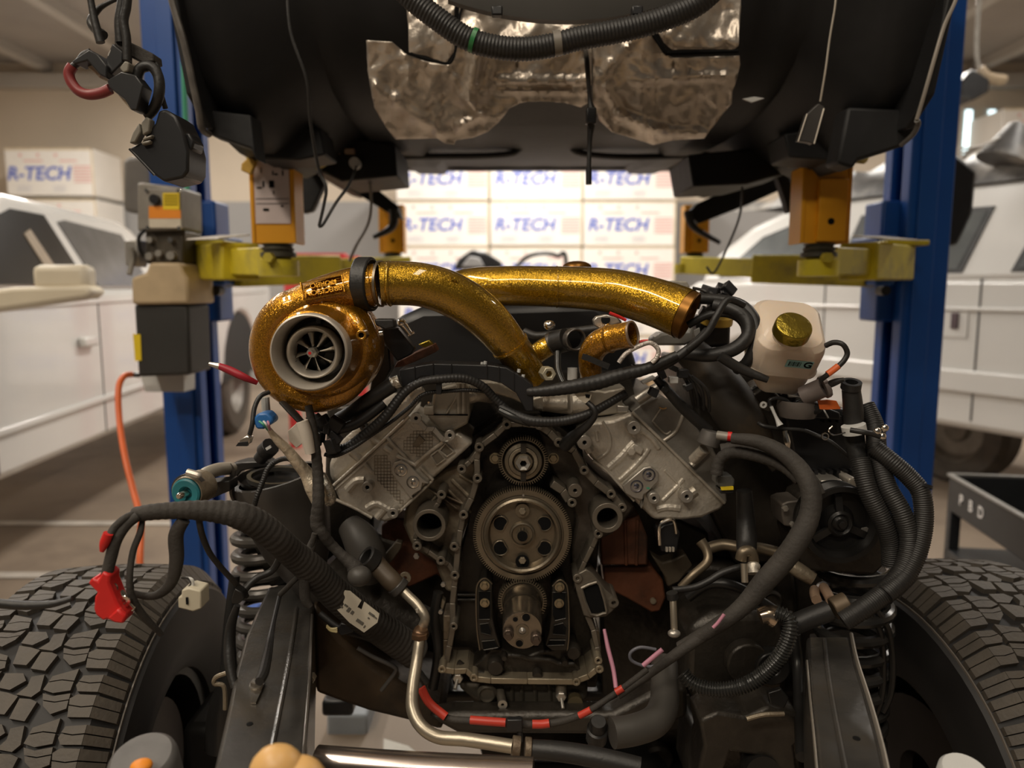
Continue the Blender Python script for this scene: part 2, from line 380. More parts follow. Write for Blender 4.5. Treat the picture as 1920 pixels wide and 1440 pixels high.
side_poly(T1, 'seat', [(.62, 1.53), (.52, 1.80), (.60, 1.83), (.74, 1.53)], .006, .012, mat('beige_seat', (.32, .25, .17)), 0, lean)
side_poly(T1, 'door_seam', [(1.08, .62), (1.09, .62), (1.09, 1.5), (1.08, 1.5)], .0, .003, seam)
side_poly(T1, 'door_seam', [(-.05, .62), (-.035, .62), (-.035, 1.5), (-.05, 1.5)], .0, .003, seam)
side_poly(T1, 'door_seam', [(2.05, .62), (2.06, .62), (2.06, 1.5), (2.05, 1.5)], .0, .003, seam)
h = side_poly(T1, 'door_handle', [(.80, 1.17), (.98, 1.17), (.98, 1.23), (.80, 1.23)], .0, .045, white, .015)
side_poly(T1, 'bed_gap', [(2.3, .62), (2.33, .62), (2.33, 1.6), (2.3, 1.6)], .0, .004, seam)
side_poly(T1, 'wheel_arch_liner', arc(4.25, .62, .655, 0, 180, 14), -.25, -.02, mat('dark_liner', (.01, .01, .01)))
wp = o + d * 4.25 - n * .38; wheel(wp.x, wp.y, .54, .54, .32, tr, n)
wp = o - d * 1.5 - n * .36; wheel(wp.x, wp.y, .54, .54, .32, tr, n)
mp = W(122, 521, 3.35)
mr = obj('mirror_head', MB().box(mp, (.245, .10, .115)), cream, tr, bev=.03)
obj('mirror_arm', MB().prism([(-120, 560), (20, 538), (160, 534), (176, 548), (160, 560), (20, 580), (-120, 600)], 3.28, 3.40), cream, tr, bev=.02)

# ============================================================ WHITE TRUCK, RIGHT
o2 = Vector((3.265, 4.71, 0)); d2v = Vector((-.517, .856, 0)).normalized(); n2 = Vector((-.856, -.517, 0)).normalized()
tr2 = thing('crew_cab_truck', 'white four door truck with a strapped roof tarp on the right', 'truck', (4.4, 5.8, 0))
T2 = {'fr': (o2, d2v, n2), 'p': tr2}
low = [(-2.2, .62), (-2.2, 1.5), (-1, 1.58), (2.0, 1.60), (2.9, 1.58), (3.05, 1.5), (3.1, .9), (3.05, .75), (2.75, .70)] + arc(2.2, .58, .5, 10, 170)[:] + [(1.6, .58), (0, .55)]
side_poly(T2, 'body', low, -1.9, 0, white, .06)
lean2 = lambda z: -(z - 1.58) * .28
side_poly(T2, 'cab_roof', [(-2.2, 1.55), (-2.2, 2.17), (-1.8, 2.24), (1.3, 2.25), (2.0, 2.2), (2.35, 2.08), (2.75, 1.8), (2.85, 1.55)], -1.7, 0, white, .06, lean2)
for nm, pts in [('front_window', [(-.95, 1.62), (-.95, 2.06), (-.02, 2.06), (.12, 1.62)]), ('rear_window', [(.42, 1.62), (.30, 2.06), (1.28, 2.08), (1.40, 1.62)]),
                ('quarter_window', [(1.55, 1.62), (1.50, 2.07), (1.9, 2.06), (2.2, 1.97), (2.62, 1.62)])]:
    side_poly(T2, nm + '_seal', [(a * 1.0, b) for a, b in pts], .0, .008, rubber, .01, lean2)
    ca = sum(p[0] for p in pts) / len(pts); cb = sum(p[1] for p in pts) / len(pts)
    side_poly(T2, nm, [(ca + (a - ca) * .92, cb + (b - cb) * .88) for a, b in pts], .008, .012, mat('grey_green_glass', (.13, .14, .14), 0, .12), 0, lean2)
side_poly(T2, 'belt_crease', [(-2, 1.36), (3.0, 1.36), (3.0, 1.39), (-2, 1.39)], 0, .02, white, .01)
side_poly(T2, 'sill_bulge', [(-2, .78), (3.0, .84), (3.0, .98), (-2, .95)], 0, .03, white, .03)
for a in (.28, 1.46): side_poly(T2, 'door_seam', [(a, .62), (a + .012, .62), (a + .012, 1.58), (a, 1.58)], 0, .003, seam)
for a in (.29, 1.47):
    side_poly(T2, 'handle_plate', [(a - .0 + .06, 1.18), (a + .24, 1.18), (a + .24, 1.36), (a + .06, 1.36)], 0, .008, white, .01)
    side_poly(T2, 'door_handle', [(a + .12, 1.24), (a + .17, 1.24), (a + .17, 1.35), (a + .12, 1.35)], .008, .02, mat('handle_recess', (.10, .07, .08)), .004)
side_poly(T2, 'wheel_arch_liner', arc(2.2, .56, .5, 0, 180, 14), -.25, -.02, mat('dark_liner', (.01, .01, .01)))
for a in (1.05, 2.6):
    pass
wp = o2 + d2v * .75 - n2 * .9; wheel(wp.x, wp.y, .42, .42, .28, tr2, n2)
wp = o2 + d2v * 2.2 - n2 * .36; wheel(wp.x, wp.y, .42, .42, .28, tr2, n2)
wp = o2 - d2v * 1.5 - n2 * .36; wheel(wp.x, wp.y, .42, .42, .28, tr2, n2)
# towing mirror and roof tarp
obj('towing_mirror', MB().prism([(1768, 285), (1792, 285), (1834, 322), (1826, 400), (1798, 460), (1768, 462)], 4.0, 4.12), plas, tr2, bev=.02)
tarp = mat('dark_striped_tarp', (.10, .095, .09), 0, .5, .6, 3, bump=.8, bscale=8, dirt=(.40, .37, .33), dscale=2.2)
mb = MB(); secs = []
N = 26
for i in range(N + 1):
    a = -.4 + 3.0 * i / N; hgt = .10 + .10 * abs(math.sin(i * 1.3)) + (.16 if i < 3 else 0) - (.12 if i > 22 else 0)
    c = o2 + d2v * a - n2 * (.65) ; row = []
    for k in range(9):
        th = PI * k / 8; rr = 1 + .12 * math.sin(3 * k + i * 2.1)
        row.append(c + n2 * (.5 * math.cos(th)) + Vector((0, 0, 2.22 + hgt * 1.5 * math.sin(th) * rr)))
    secs.append(row)
mb.add([p for r_ in secs for p in r_], [(i * 9 + k, i * 9 + k + 1, (i + 1) * 9 + k + 1, (i + 1) * 9 + k) for i in range(N) for k in range(8)])
tg = tag(obj('roof_tarp', mb, tarp, smooth=.9), 'crumpled dark tarp lying along the roof of the right truck', 'tarp')
mb = MB().lathe([(.02, .32), (.05, .30), (.16, .06), (.0, .06)], W(1872, 318, 5.0), (.35, 0, 1), 18)
tag(obj('strap_bundle', mb, tarp), 'dark pointed bundle standing on the right truck roof', 'bundle')
mb = MB()
for k in range(5): mb.tube([W(1874, 258, 4.95), W(1835 - k * 6, 275 + k * 4, 4.9), W(1796, 278 + k * 9, 4.8)], .008, 6)
tag(obj('cargo_strap', mb, mat('pale_strap', (.55, .50, .44))), 'pale straps running from the roof bundle to the blue post', 'strap')['kind'] = 'stuff'

# ============================================================ BACKGROUND BITS
ut = thing('utility_cart', 'black metal utility cart lettered P B D at the right edge', 'cart', (3.5, 3.9, 0))
gy = mat('cart_black', (.028, .03, .032), .2, .4)
zt = W(1780, 890, 3.6).z
p0 = W(1780, 892, 3.6); pn = W(1960, 985, 2.75)
dv = (pn - p0); dv.z = 0; dv.normalize(); nv = Vector((dv.y, -dv.x, 0))
if nv.x < 0: nv = -nv
L_ = 1.0; hh = .17
def cbx(a0, a1, b0, b1, z0, z1):
    A = [p0 + dv * a + nv * b for a, b in ((a0, b0), (a1, b0), (a1, b1), (a0, b1))]
    return [Vector((q.x, q.y, z0)) for q in A], Vector((0, 0, z1 - z0))
def cbox(name, m, *a, bev=.004):
    q, of = cbx(*a); return obj(name, MB().wprism(q, of), m, ut, bev=bev)
zt = p0.z
cbox('front_panel', gy, 0, L_, 0, .012, zt - hh, zt)
cbox('back_panel', gy, 0, L_, .55, .562, zt - hh, zt)
cbox('end_panel', gy, 0, .012, 0, .56, zt - hh, zt)
cbox('end_panel', gy, L_ - .012, L_, 0, .56, zt - hh, zt)
cbox('tray', gy, 0, L_, 0, .56, zt - hh, zt - hh + .01)
cbox('lower_shelf', gy, 0, L_, 0, .56, .18, .22)
rimm = mat('worn_rim', (.30, .29, .27), .3, .4)
cbox('rim', rimm, -.008, L_, -.010, .012, zt, zt + .014)
cbox('rim', rimm, -.008, .012, -.010, .56, zt, zt + .014)
for a in (0.0, L_ - .05):
    for b in (0, .51): cbox('leg', gy, a, a + .05, b, b + .05, .06, zt - hh + .01)
    for b in (.02, .53):
        c = p0 + dv * (a + .025) + nv * b; obj('caster', MB().cyl((c.x - .012, c.y, .04), .04, .025, (1, 0, 0)), rubber, ut)
ang = math.atan2(dv.y, dv.x)
for k, ch in enumerate('PBD'):
    c = p0 + dv * (.155 + k * .10) - nv * .003 + Vector((0, 0, -.085)); text('lettering', ch, .075, FACE(c, rz=ang), card, ut, .001, .01)
# red rack behind the turbo
rk = thing('red_rack', 'red tubular shop rack in the distance behind the turbo', 'rack', (-1.95, 7, 0))
for (a, b) in [((-2.08, 7, 1.80), (-1.55, 7, 1.80)), ((-2.08, 7, 1.55), (-1.55, 7, 1.55)), ((-2.08, 7.6, 1.80), (-1.55, 7.6, 1.80))]: obj('rail', MB().beam(a, b, .07, .09), redr, rk)
for x in (-2.08, -1.55):
    for y in (7, 7.6): obj('upright', MB().beam((x, y, 0), (x, y, 1.82), .09, .09, (0, 1, 0)), redr, rk)
obj('label_plate', MB().box((-1.95, 6.96, 1.70), (.22, .02, .12)), card, rk)
# ceiling heater/speaker on the right
hs = thing('hanging_speaker', 'dark box speaker hanging under the ceiling at upper right', 'speaker', W(1830, 180, 7))
obj('cabinet', MB().prism([(1800, 155), (1824, 128), (1858, 148), (1856, 172), (1826, 188), (1802, 178)], 6.9, 7.2), plas, hs, bev=.02)
obj('bracket', MB().tube([W(1835, 130, 7), W(1850, 145, 7), W(1880, 150, 7.1)], .05, 8), mat('tan_metal', (.35, .27, .18)), hs)
obj('hanger', MB().tube([W(1836, 132, 7), W(1832, 60, 7.0), W(1832, 60, 7.0) * 1 + Vector((0, 0, 5.0 - W(1832, 60, 7.0).z))], .02, 6), grey, hs)
# distant black hose loop and pump
dl = thing('shop_pump', 'small black and grey machine in front of the stacked boxes', 'machine', (-.5, 7.5, 0))
obj('housing', MB().prism([(850, 505), (858, 486), (885, 468), (910, 472), (942, 492), (938, 505)], 7.5, 7.8), plas, dl, bev=.02)
obj('motor', MB().prism([(865, 500), (880, 480), (900, 484), (908, 500)], 7.45, 7.5), mat('pale_grey', (.4, .4, .4)), dl, bev=.01)
obj('stand', MB().box((-.35, 7.65, .8), (.4, .25, 1.62)), plas, dl)
tag(obj('hose_loop', MB().tube([W(962, 510, 7.4), W(985, 484, 7.4), W(1015, 475, 7.4), W(1045, 480, 7.4), W(1062, 500, 7.4), W(1060, 760, 7.4), W(1060, 815, 7.4)], .022, 8), plas), 'thin black hose arching in front of the stacked boxes', 'hose')

# ============================================================ TWO POST LIFT
def post(cx, wd, label, side):
    t = thing('lift_post', label, 'post', (cx, 3.2, 0))
    # C section: back web, two side walls, inward lips
    s_ = side
    obj('column', MB().box((cx - s_ * (wd / 2 - .012), 3.16, 2.3), (.024, .20, 4.6)).box((cx, 3.06, 2.3), (wd, .02, 4.6)).box((cx, 3.26, 2.3), (wd, .02, 4.6))
        .box((cx + s_ * (wd / 2 - .01), 3.09, 2.3), (.02, .06, 4.6)).box((cx + s_ * (wd / 2 - .01), 3.23, 2.3), (.02, .06, 4.6)), blue, t, bev=.006)
    obj('reinforcing_strip', MB().box((cx + s_ * wd * .12, 3.04, 2.3), (wd * .42, .02, 4.6)), blue, t, bev=.004)
    obj('base_plate', MB().box((cx, 3.2, .012), (.36, .36, .024)), blue, t, bev=.004)
    obj('carriage', MB().box((cx + s_ * (wd / 2 + .03), 3.2, 1.62), (.08, .16, .5)), blue, t, bev=.01)
    obj('carriage_bracket', MB().box((cx + s_ * (wd / 2 + .10), 3.12, 1.62), (.08, .24, .20)), blue, t, bev=.01)
    obj('lock_bolt', MB().cyl((cx + s_ * (wd / 2 + .13), 2.98, 1.50), .02, .05), plas, t)
    return t
post(-1.377, .16, 'blue lift post on the left with power unit mounted on it', 1)
post(1.69, .18, 'blue lift post on the right beside the white crew cab truck', -1)

def arm(a, b, c, label, s_):
    t = thing('lift_outrigger', label, 'outrigger', (a[0], a[1], a[2]), None)
    obj('outer_arm', MB().beam(a, b, .13, .13), yel, t, bev=.008)
    obj('inner_arm', MB().beam(Vector(a).lerp(Vector(b), .6), c, .09, .09), yel, t, bev=.006)
    obj('pivot_plate', MB().box((a[0], a[1], a[2] + .075), (.16, .16, .02)), yel, t, bev=.004)
    obj('pad_socket', MB().cyl((c[0], c[1], c[2] - .045), .062, .05, (0, 0, 1)), yel, t)
    return t
zA = 1.60
arm((-1.17, 2.92, zA + .005), (-.94, 2.60, zA), (-.735, 2.36, zA - .01), 'yellow lift arm reaching from left post to the labelled adapter', 1)
arm((-1.17, 3.12, zA - .02), (-.85, 3.55, zA), (-.57, 4.0, zA + .035), 'yellow rear lift arm from left post running behind the turbo', 1)
arm((1.50, 2.92, zA + .005), (1.2, 2.60, zA), (.965, 2.36, zA - .01), 'yellow lift arm reaching from right post to the orange adapter', -1)
arm((1.50, 3.12, zA - .02), (1.15, 3.5, zA), (.93, 4.0, zA + .035), 'yellow rear lift arm from right post with a ring end', -1)
for x, y, l in ((-1.02, 2.62, 'bright white sheet folded over the left yellow arm'), (1.32, 2.66, 'bright white sheet folded over the right yellow arm')):
    tag(obj('paper_sheet', MB().box((x, y, zA + .085), (.13, .17, .004), (R(8), 0, R(18 if x > 0 else -18))), card), l, 'sheet')
def adapter(cx, cy, z0, z1, wd, label, paper_front):
    t = thing('lift_adapter', label, 'adapter', (cx, cy, z0), 'tall lift adapters under the cab')
    h_ = z1 - z0
    obj('channel_web', MB().box((cx, cy, z0 + h_ / 2), (wd, .012, h_)), ora, t, bev=.002)
    obj('flange', MB().box((cx - wd / 2, cy + .04, z0 + h_ / 2), (.012, .10, h_)), ora, t, bev=.002)
    obj('flange', MB().box((cx + wd / 2, cy + .04, z0 + h_ / 2), (.012, .10, h_)), ora, t, bev=.002)
    if paper_front:
        p = obj('instruction_label', MB().box((cx, cy - .008, z0 + h_ * .60), (wd * .86, .003, h_ * .74)), mat('pale_label', (.62, .52, .50), 0, .5), t)
        mb = MB()
        for u_, v_, a, b in [(-.3, .85, .02, .06), (.05, .80, .03, .05), (.15, .78, .08, .02), (.35, .80, .03, .06), (-.25, .62, .04, .07), (.0, .62, .12, .08), (-.38, .56, .12, .02), (.05, .48, .02, .04), (-.2, .2, .14, .03), (.3, .26, .06, .02), (0, .38, .8, .006), (0, .30, .8, .006)]:
            mb.box((cx + u_ * wd * .8, cy - .0105, z0 + h_ * (.25 + .7 * v_)), (a * wd, .001, b * h_))
        obj('diagram', mb, ink_hole, p)['kind'] = 'stuff'
    else:
        obj('inner_plate', MB().box((cx + .015, cy - .015, z0 + h_ * .38), (wd * .62, .02, h_ * .72)), ora, t, bev=.002)
        obj('pin_hole', MB().cyl((cx + .01, cy - .025, z0 + h_ * .25), .010, .002), ink_hole, t)
    obj('threaded_foot', MB().lathe([(0, 0), (.055, 0), (.055, .012), (.045, .016), (.05, .024), (.042, .032), (.05, .04), (0, .04)], (cx, cy + .03, z0 - .04), (0, 0, 1), 20), mat('dark_greasy_steel', (.05, .045, .03)), t)
    obj('lock_nut', MB().cyl((cx - .005, cy - .03, z0 - .045), .016, .03, (0, -1, 0), 6), yel, t)
    return t
adapter(-.735, 2.33, 1.645, 1.905, .125, 'orange lift adapter with white instruction label under left of cab', True)
adapter(.965, 2.33, 1.645, 1.905, .140, 'plain orange lift adapter with pin hole under right of cab', False)
adapter(-.64, 4.0, 1.70, 1.95, .12, 'distant orange lift adapter at left rear of cab', False)
adapter(.98, 4.0, 1.70, 1.95, .12, 'distant orange lift adapter at right rear of cab', False)
# rags
def ragm(c, rx, ry, rz, lab, seed):
    rnd = random.Random(seed); mb = MB(); seg = 28; prof = [(.2, .9), (.7, 1.0), (.98, .75), (1.04, .2), (1.0, -.6), (.96, -.9)]
    vs = []
    for i, (r_, h_) in enumerate(prof):
        for k in range(seg):
            a = 2 * PI * k / seg; q = 1 + .06 * math.sin(a * 5 + i) + .04 * math.sin(a * 9 + 2 * i)
            vs.append(Vector(c) + Vector((rx * r_ * q * math.cos(a), ry * r_ * q * math.sin(a), rz * (h_ + .35 * math.sin(a * 3 + 1) * (1 if i > 2 else .3)))))
    mb.add(vs, [(i * seg + k, i * seg + (k + 1) % seg, (i + 1) * seg + (k + 1) % seg, (i + 1) * seg + k) for i in range(len(prof) - 1) for k in range(seg)] + [tuple(range(seg))])
    o_ = tag(obj('rag', mb, rag, smooth=1.2), lab, 'rag'); s = o_.modifiers.new('s', 'SOLIDIFY'); s.thickness = .006; return o_
ragm((.975, 2.36, 1.915), .115, .10, .030, 'yellow folded rag between right orange adapter and the black cab', 3)
ragm((-.70, 2.38, 1.905), .115, .095, .018, 'brown yellow rag between the labelled adapter and the black cab', 5)
tag(obj('glove_tip', MB().prism(KL(d5, [(420, 250), (480, 300), (430, 420), (340, 380), (345, 320)]), 2.28, 2.30), mat('orange_glove', (.55, .33, .06), 0, .8, .2, 20, bump=.6, bscale=60), bev=.004), 'orange glove tip poking out beside the labelled adapter', 'glove')

# ============================================================ POWER UNIT ON LEFT POST
pu = thing('power_unit', 'hydraulic power unit with motor and black tank on left blue post', 'power unit', W(300, 705, 2.8))
obj('fluid_tank', MB().prism([(250, 570), (352, 572), (357, 703), (258, 707)], 2.72, 2.92), mat('tank_black', (.030, .029, .027), 0, .55), pu, bev=.012)
obj('tank_top', MB().prism(KL(d6, [(90, 720), (190, 690), (210, 620), (420, 620), (440, 680), (470, 720), (485, 900), (95, 905)]), 2.70, 2.94), mat('tank_cream', (.52, .40, .25), 0, .6, .12, 12), pu, bev=.012)
obj('yellow_sticker', MB().prism([(249, 626), (263, 627), (265, 676), (253, 677)], 2.716, 2.718), yelp, pu)
mt = obj('motor_box', MB().prism(KL(d6, [(130, 75), (430, 110), (440, 400), (130, 410)]), 2.72, 2.90), grey, pu, bev=.01)
obj('cover_plate', MB().prism(KL(d6, [(190, 120), (425, 125), (430, 395), (205, 400)]), 2.70, 2.72), grey, mt, bev=.004)
obj('switch_button', MB().cyl(W(*d6(262, 195), 2.70), .017, .02), plas, mt)
obj('yellow_warning', MB().prism(KL(d6, [(305, 150), (415, 150), (418, 262), (308, 262)]), 2.694, 2.699), yelp, mt)
obj('orange_warning', MB().prism(KL(d6, [(212, 240), (308, 240), (308, 262), (425, 265), (427, 322), (212, 322)]), 2.695, 2.699), oras, mt)
obj('paper_strip', MB().prism(KL(d6, [(212, 324), (427, 324), (427, 385), (215, 385)]), 2.695, 2.699), paper, mt)
mb = MB()
for y in (165, 185, 205, 225): mb.prism(KL(d6, [(315, y), (408, y), (408, y + 5), (315, y + 5)]), 2.692, 2.694)
obj('warning_print', mb, ink_hole, mt)
for x, y in ((200, 135), (415, 138), (210, 385), (420, 388)): obj('screw', MB().cyl(W(*d6(x, y), 2.70), .007, .006), chrome, mt)
vb = obj('valve_block', MB().prism(KL(d6, [(185, 400), (450, 400), (445, 620), (190, 630)]), 2.74, 2.90), mat('dark_valve', (.10, .085, .065), .5, .4, .3, 20), pu, bev=.008)
for x, y, r_ in ((300, 560, 22), (380, 575, 28), (235, 580, 26), (380, 470, 18), (240, 470, 20)):
    obj('valve_plug', MB().cyl(W(*d6(x, y), 2.745), M(r_ / 3.6, 2.74), .03, seg=8), alu3 if r_ > 19 else chrome, vb)
obj('release_lever', MB().tube([W(*d6(90, 520), 2.74), W(*d6(100, 600), 2.74), W(*d6(80, 700), 2.72)], .010, 8), grey, pu)
obj('side_valve', MB().prism(KL(d6, [(45, 470), (130, 465), (150, 560), (130, 650), (50, 640)]), 2.76, 2.84), mat('pale_zinc', (.38, .36, .33), .6, .4), pu, bev=.006)
obj('hydraulic_hose', MB().tube([W(*d6(185, 400), 2.72), W(*d6(145, 450), 2.7), W(*d6(150, 530), 2.7), W(*d6(180, 580), 2.72)], .007, 8), plas, pu)
obj('mount_bracket', MB().prism([(262, 700), (345, 700), (345, 735), (272, 735)], 2.85, 2.95), lb, pu)
tag(obj('green_air_line', MB().tube([W(337, -120, 2.95), W(344, 120, 2.95), W(350, 300, 2.95), W(350, 420, 2.92), W(352, 445, 2.92)], .010, 8), green), 'green hose running down the left blue post', 'hose')
hf = obj('hose_fitting', MB().tube([W(352, 440, 2.92), W(356, 480, 2.92), W(359, 518, 2.92), W(362, 550, 2.92), W(366, 570, 2.92)], [.012, .012, .013, .007, .014], 8), chrome); tag(hf, 'metal hose fitting beside the power unit valve block', 'fitting')
tag(obj('orange_air_hose', MB().tube([W(248, 702, 2.75), W(232, 706, 2.7), W(222, 730, 2.65), W(224, 790, 2.6), W(235, 860, 2.5), W(250, 920, 2.45), W(262, 965, 2.4), W(264, 1000, 2.4), W(262, 1060, 2.35), W(262, 1200, 2.3), W(250, 1330, 2.35)], .011, 10), orap), 'orange air hose hanging from the black tank down to the floor', 'hose')
obj('hose_end', MB().tube([W(248, 702, 2.75), W(262, 703, 2.75)], .010, 8), plas, bpy.data.objects['orange_air_hose'])
# big dark speaker/box behind the relay block
tag(obj('grey_wall_box', MB().prism([(228, 300), (240, 293), (280, 292), (282, 400), (262, 402), (230, 396)], 3.5, 3.7), mat('grey_box', (.16, .145, .125), 0, .6), bev=.02), 'grey box with round corners fixed behind the dangling relay block', 'box')

# ============================================================ LIFTED CAB
cab = thing('truck_cab', 'black underside of a truck cab held up on the lift', 'truck cab', (.125, 2.0, 1.95))
rows = [(1.84, 2.75), (1.84, 2.5), (1.85, 2.32), (1.88, 2.22), (1.93, 2.14), (2.0, 2.08), (2.1, 2.035), (2.25, 2.01), (2.5, 2.005), (2.9, 2.03), (3.3, 2.06), (3.75, 2.10)]
xs = [-.79 + 1.82 * i / 60 for i in range(61)]
vs = []
rr = random.Random(4)
for i, (y, z) in enumerate(rows):
    for x in xs:
        dx = abs(x - .12) * 1.12
        tun = max(0, 1 - ((x - .11) / .22) ** 2) ** .5 if abs(x - .11) < .22 else 0
        f_ = i / 11
        zz = z + tun * .11 * min(1, f_ * 1.3) * (1 if i < 8 else .35 if i == 8 else 0)
        yy = y + tun * .10 * (1 - f_)
        side = max(0, dx - .62) / .38
        yy -= side * .10 * (1 - f_); zz -= (min(1, max(0, (dx - .68) / .16)) * .115 if 3 < i < 9 else 0); zz -= .03 * (1 if .50 < dx < .66 else 0) * f_ + .03 * math.exp(-((dx - .9) / .05) ** 2)
        yy += .012 * math.sin(x * 31) * (1 if dx < .6 else 0)
        vs.append(Vector((x, yy, zz)))
fs = [(i * 61 + k, i * 61 + k + 1, (i + 1) * 61 + k + 1, (i + 1) * 61 + k) for i in range(11) for k in range(60)]
o_ = obj('firewall_and_floor', MB().add(vs, fs), body, cab, smooth=.8); s = o_.modifiers.new('s', 'SOLIDIFY'); s.thickness = .01; s.offset = -1
for sx, sb_, sc2 in ((-.805, -.785, -.755), (1.045, 1.015, .985)):
    A4 = [(sx, 1.80, 2.9), (sx, 1.80, 2.30), (sb_, 1.80, 2.12), ((sb_ + sc2) / 2, 1.82, 1.96), (sc2, 1.88, 1.895), (sc2, 2.3, 1.90), (sc2, 3.7, 2.05), (sx, 3.7, 2.9)]
    obj('side_panel', MB().wprism(A4, (.02 if sx < 0 else -.02, 0, 0)), body, cab, bev=.004)
for sx in (-.71, .94):
    obj('rocker_panel', MB().wprism([(sx - .07, 2.05, 2.05), (sx - .07, 2.05, 1.955), (sx - .02, 2.05, 1.94), (sx + .07, 2.05, 1.955), (sx + .07, 2.05, 2.05)], (0, 1.6, 0)), body, cab, bev=.01)
# outer edge flange strips
obj('left_edge_flange', MB().tube([W(316, -60, 1.80), W(322, 0, 1.80), W(345, 80, 1.80), W(362, 160, 1.81), W(372, 205, 1.82), W(378, 240, 1.84), W(392, 252, 1.88)], .008, 8), mat('flange_grey', (.10, .09, .08), .2, .4, .4, 20), cab)
obj('left_lower_skirt', MB().prism([(384, 205), (470, 215), (480, 300), (470, 278), (388, 250)], 1.90, 1.98), body, cab, bev=.006)
obj('right_lower_skirt', MB().prism([(1590, 200), (1705, 205), (1722, 232), (1708, 262), (1690, 275), (1610, 300), (1600, 316), (1570, 305)], 1.92, 2.0), body, cab, bev=.008)
ef = obj('right_edge_flange', MB().tube([W(1805, -50, 1.80), W(1792, 0, 1.80), W(1772, 45, 1.80), W(1755, 100, 1.80), W(1735, 170, 1.81), W(1719, 224, 1.83)], .0045, 8), mat('grey_bead', (.32, .29, .25), .2, .4), cab)
ef['label'] = 'pale grey edge bead'
obj('right_corner_flange', MB().tube([W(1719, 226, 1.83), W(1722, 232, 1.84), W(1712, 252, 1.86), W(1690, 272, 1.9)], .006, 8), MATS['flange_grey'], cab)
sb = mat('pale_seam_sealer', (.55, .50, .42), .2, .4)
obj('seam_sealer', MB().tube([W(1568, -30, 1.79), W(1566, 10, 1.79), W(1556, 70, 1.80), W(1548, 130, 1.81), W(1538, 190, 1.83)], .0022, 6), sb, cab)
obj('brake_line_bracket', MB().prism(KL(t2, [(765, 580), (800, 600), (735, 810), (715, 800), (650, 790), (700, 640)]), 1.78, 1.80), mat('dull_bracket', (.07, .065, .06), .3, .4), cab, bev=.002)
obj('bracket_edge', MB().tube([W(*t2(795, 610), 1.775), W(*t2(740, 808), 1.775)], .0018, 6), sb, cab)
obj('edge_bead', MB().tube([W(*t2(700, 640), 1.775), W(*t2(650, 795), 1.775)], .0015, 6), sb, cab)
# stamped recess beads
# lower cross tube and stampings across the floor
obj('floor_crossmember', MB().tube([W(640, 292, 2.9), W(700, 295, 2.9), W(800, 293, 2.9), W(900, 292, 2.9), W(960, 287, 2.9), W(985, 274, 2.9), W(1060, 272, 2.9), W(1090, 287, 2.9), W(1180, 294, 2.9), W(1330, 290, 2.9)], .012, 8), satin, cab)
obj('rear_sill', MB().prism([(740, 300), (1300, 300), (1275, 318), (765, 318)], 3.72, 3.78), satin, cab, bev=.004)
for nm, pts, y0, y1 in [('rear_bracket', [(590, 310), (640, 300), (745, 385), (752, 410), (720, 395), (640, 345)], 3.3, 3.4),
                        ('rear_bracket', [(1290, 400), (1310, 380), (1440, 320), (1500, 300), (1500, 340), (1400, 385), (1310, 420)], 3.3, 3.4),
                        ('hinge_bracket', [(560, 330), (585, 320), (610, 340), (585, 395), (566, 400)], 2.9, 2.95),
                        ('hinge_bracket', [(1455, 320), (1480, 325), (1500, 390), (1480, 400)], 2.7, 2.75),
                        ('mount_box', [(600, 250), (740, 270), (745, 330), (640, 340), (600, 320)], 2.5, 2.8),
                        ('mount_box', [(1290, 290), (1480, 270), (1490, 320), (1400, 345), (1300, 350)], 2.5, 2.8),
                        ('mount_foot', [(470, 230), (600, 240), (610, 290), (560, 300), (480, 298)], 2.15, 2.3),
                        ('mount_foot', [(1470, 250), (1605, 230), (1600, 312), (1575, 318), (1560, 300), (1480, 295)], 2.15, 2.3)]:
    obj(nm, MB().prism(pts, y0, y1), body, cab, bev=.006)
obj('grommet', MB().prism([(1392, 185), (1415, 181), (1434, 184), (1410, 192)], 1.86, 1.865), lb, cab, bev=.001)
obj('bolt', MB().cyl(W(668, 308, 2.49), .018, .03), lb, cab)
for x in (628, 656): obj('square_plug', MB().box(W(x, 284, 2.49), (.03, .02, .014)), mat('tan_plug', (.4, .28, .2)), cab)
ar = obj('drain_strip', MB().tube([W(738, 392, 3.3), W(735, 425, 3.3), W(700, 445, 3.3)], [.022, .018, .01], 8), rubber, cab)
ar = obj('drain_strip', MB().tube([W(1290, 395, 3.3), W(1300, 425, 3.3), W(1350, 455, 3.3)], [.02, .015, .01], 8), rubber, cab)
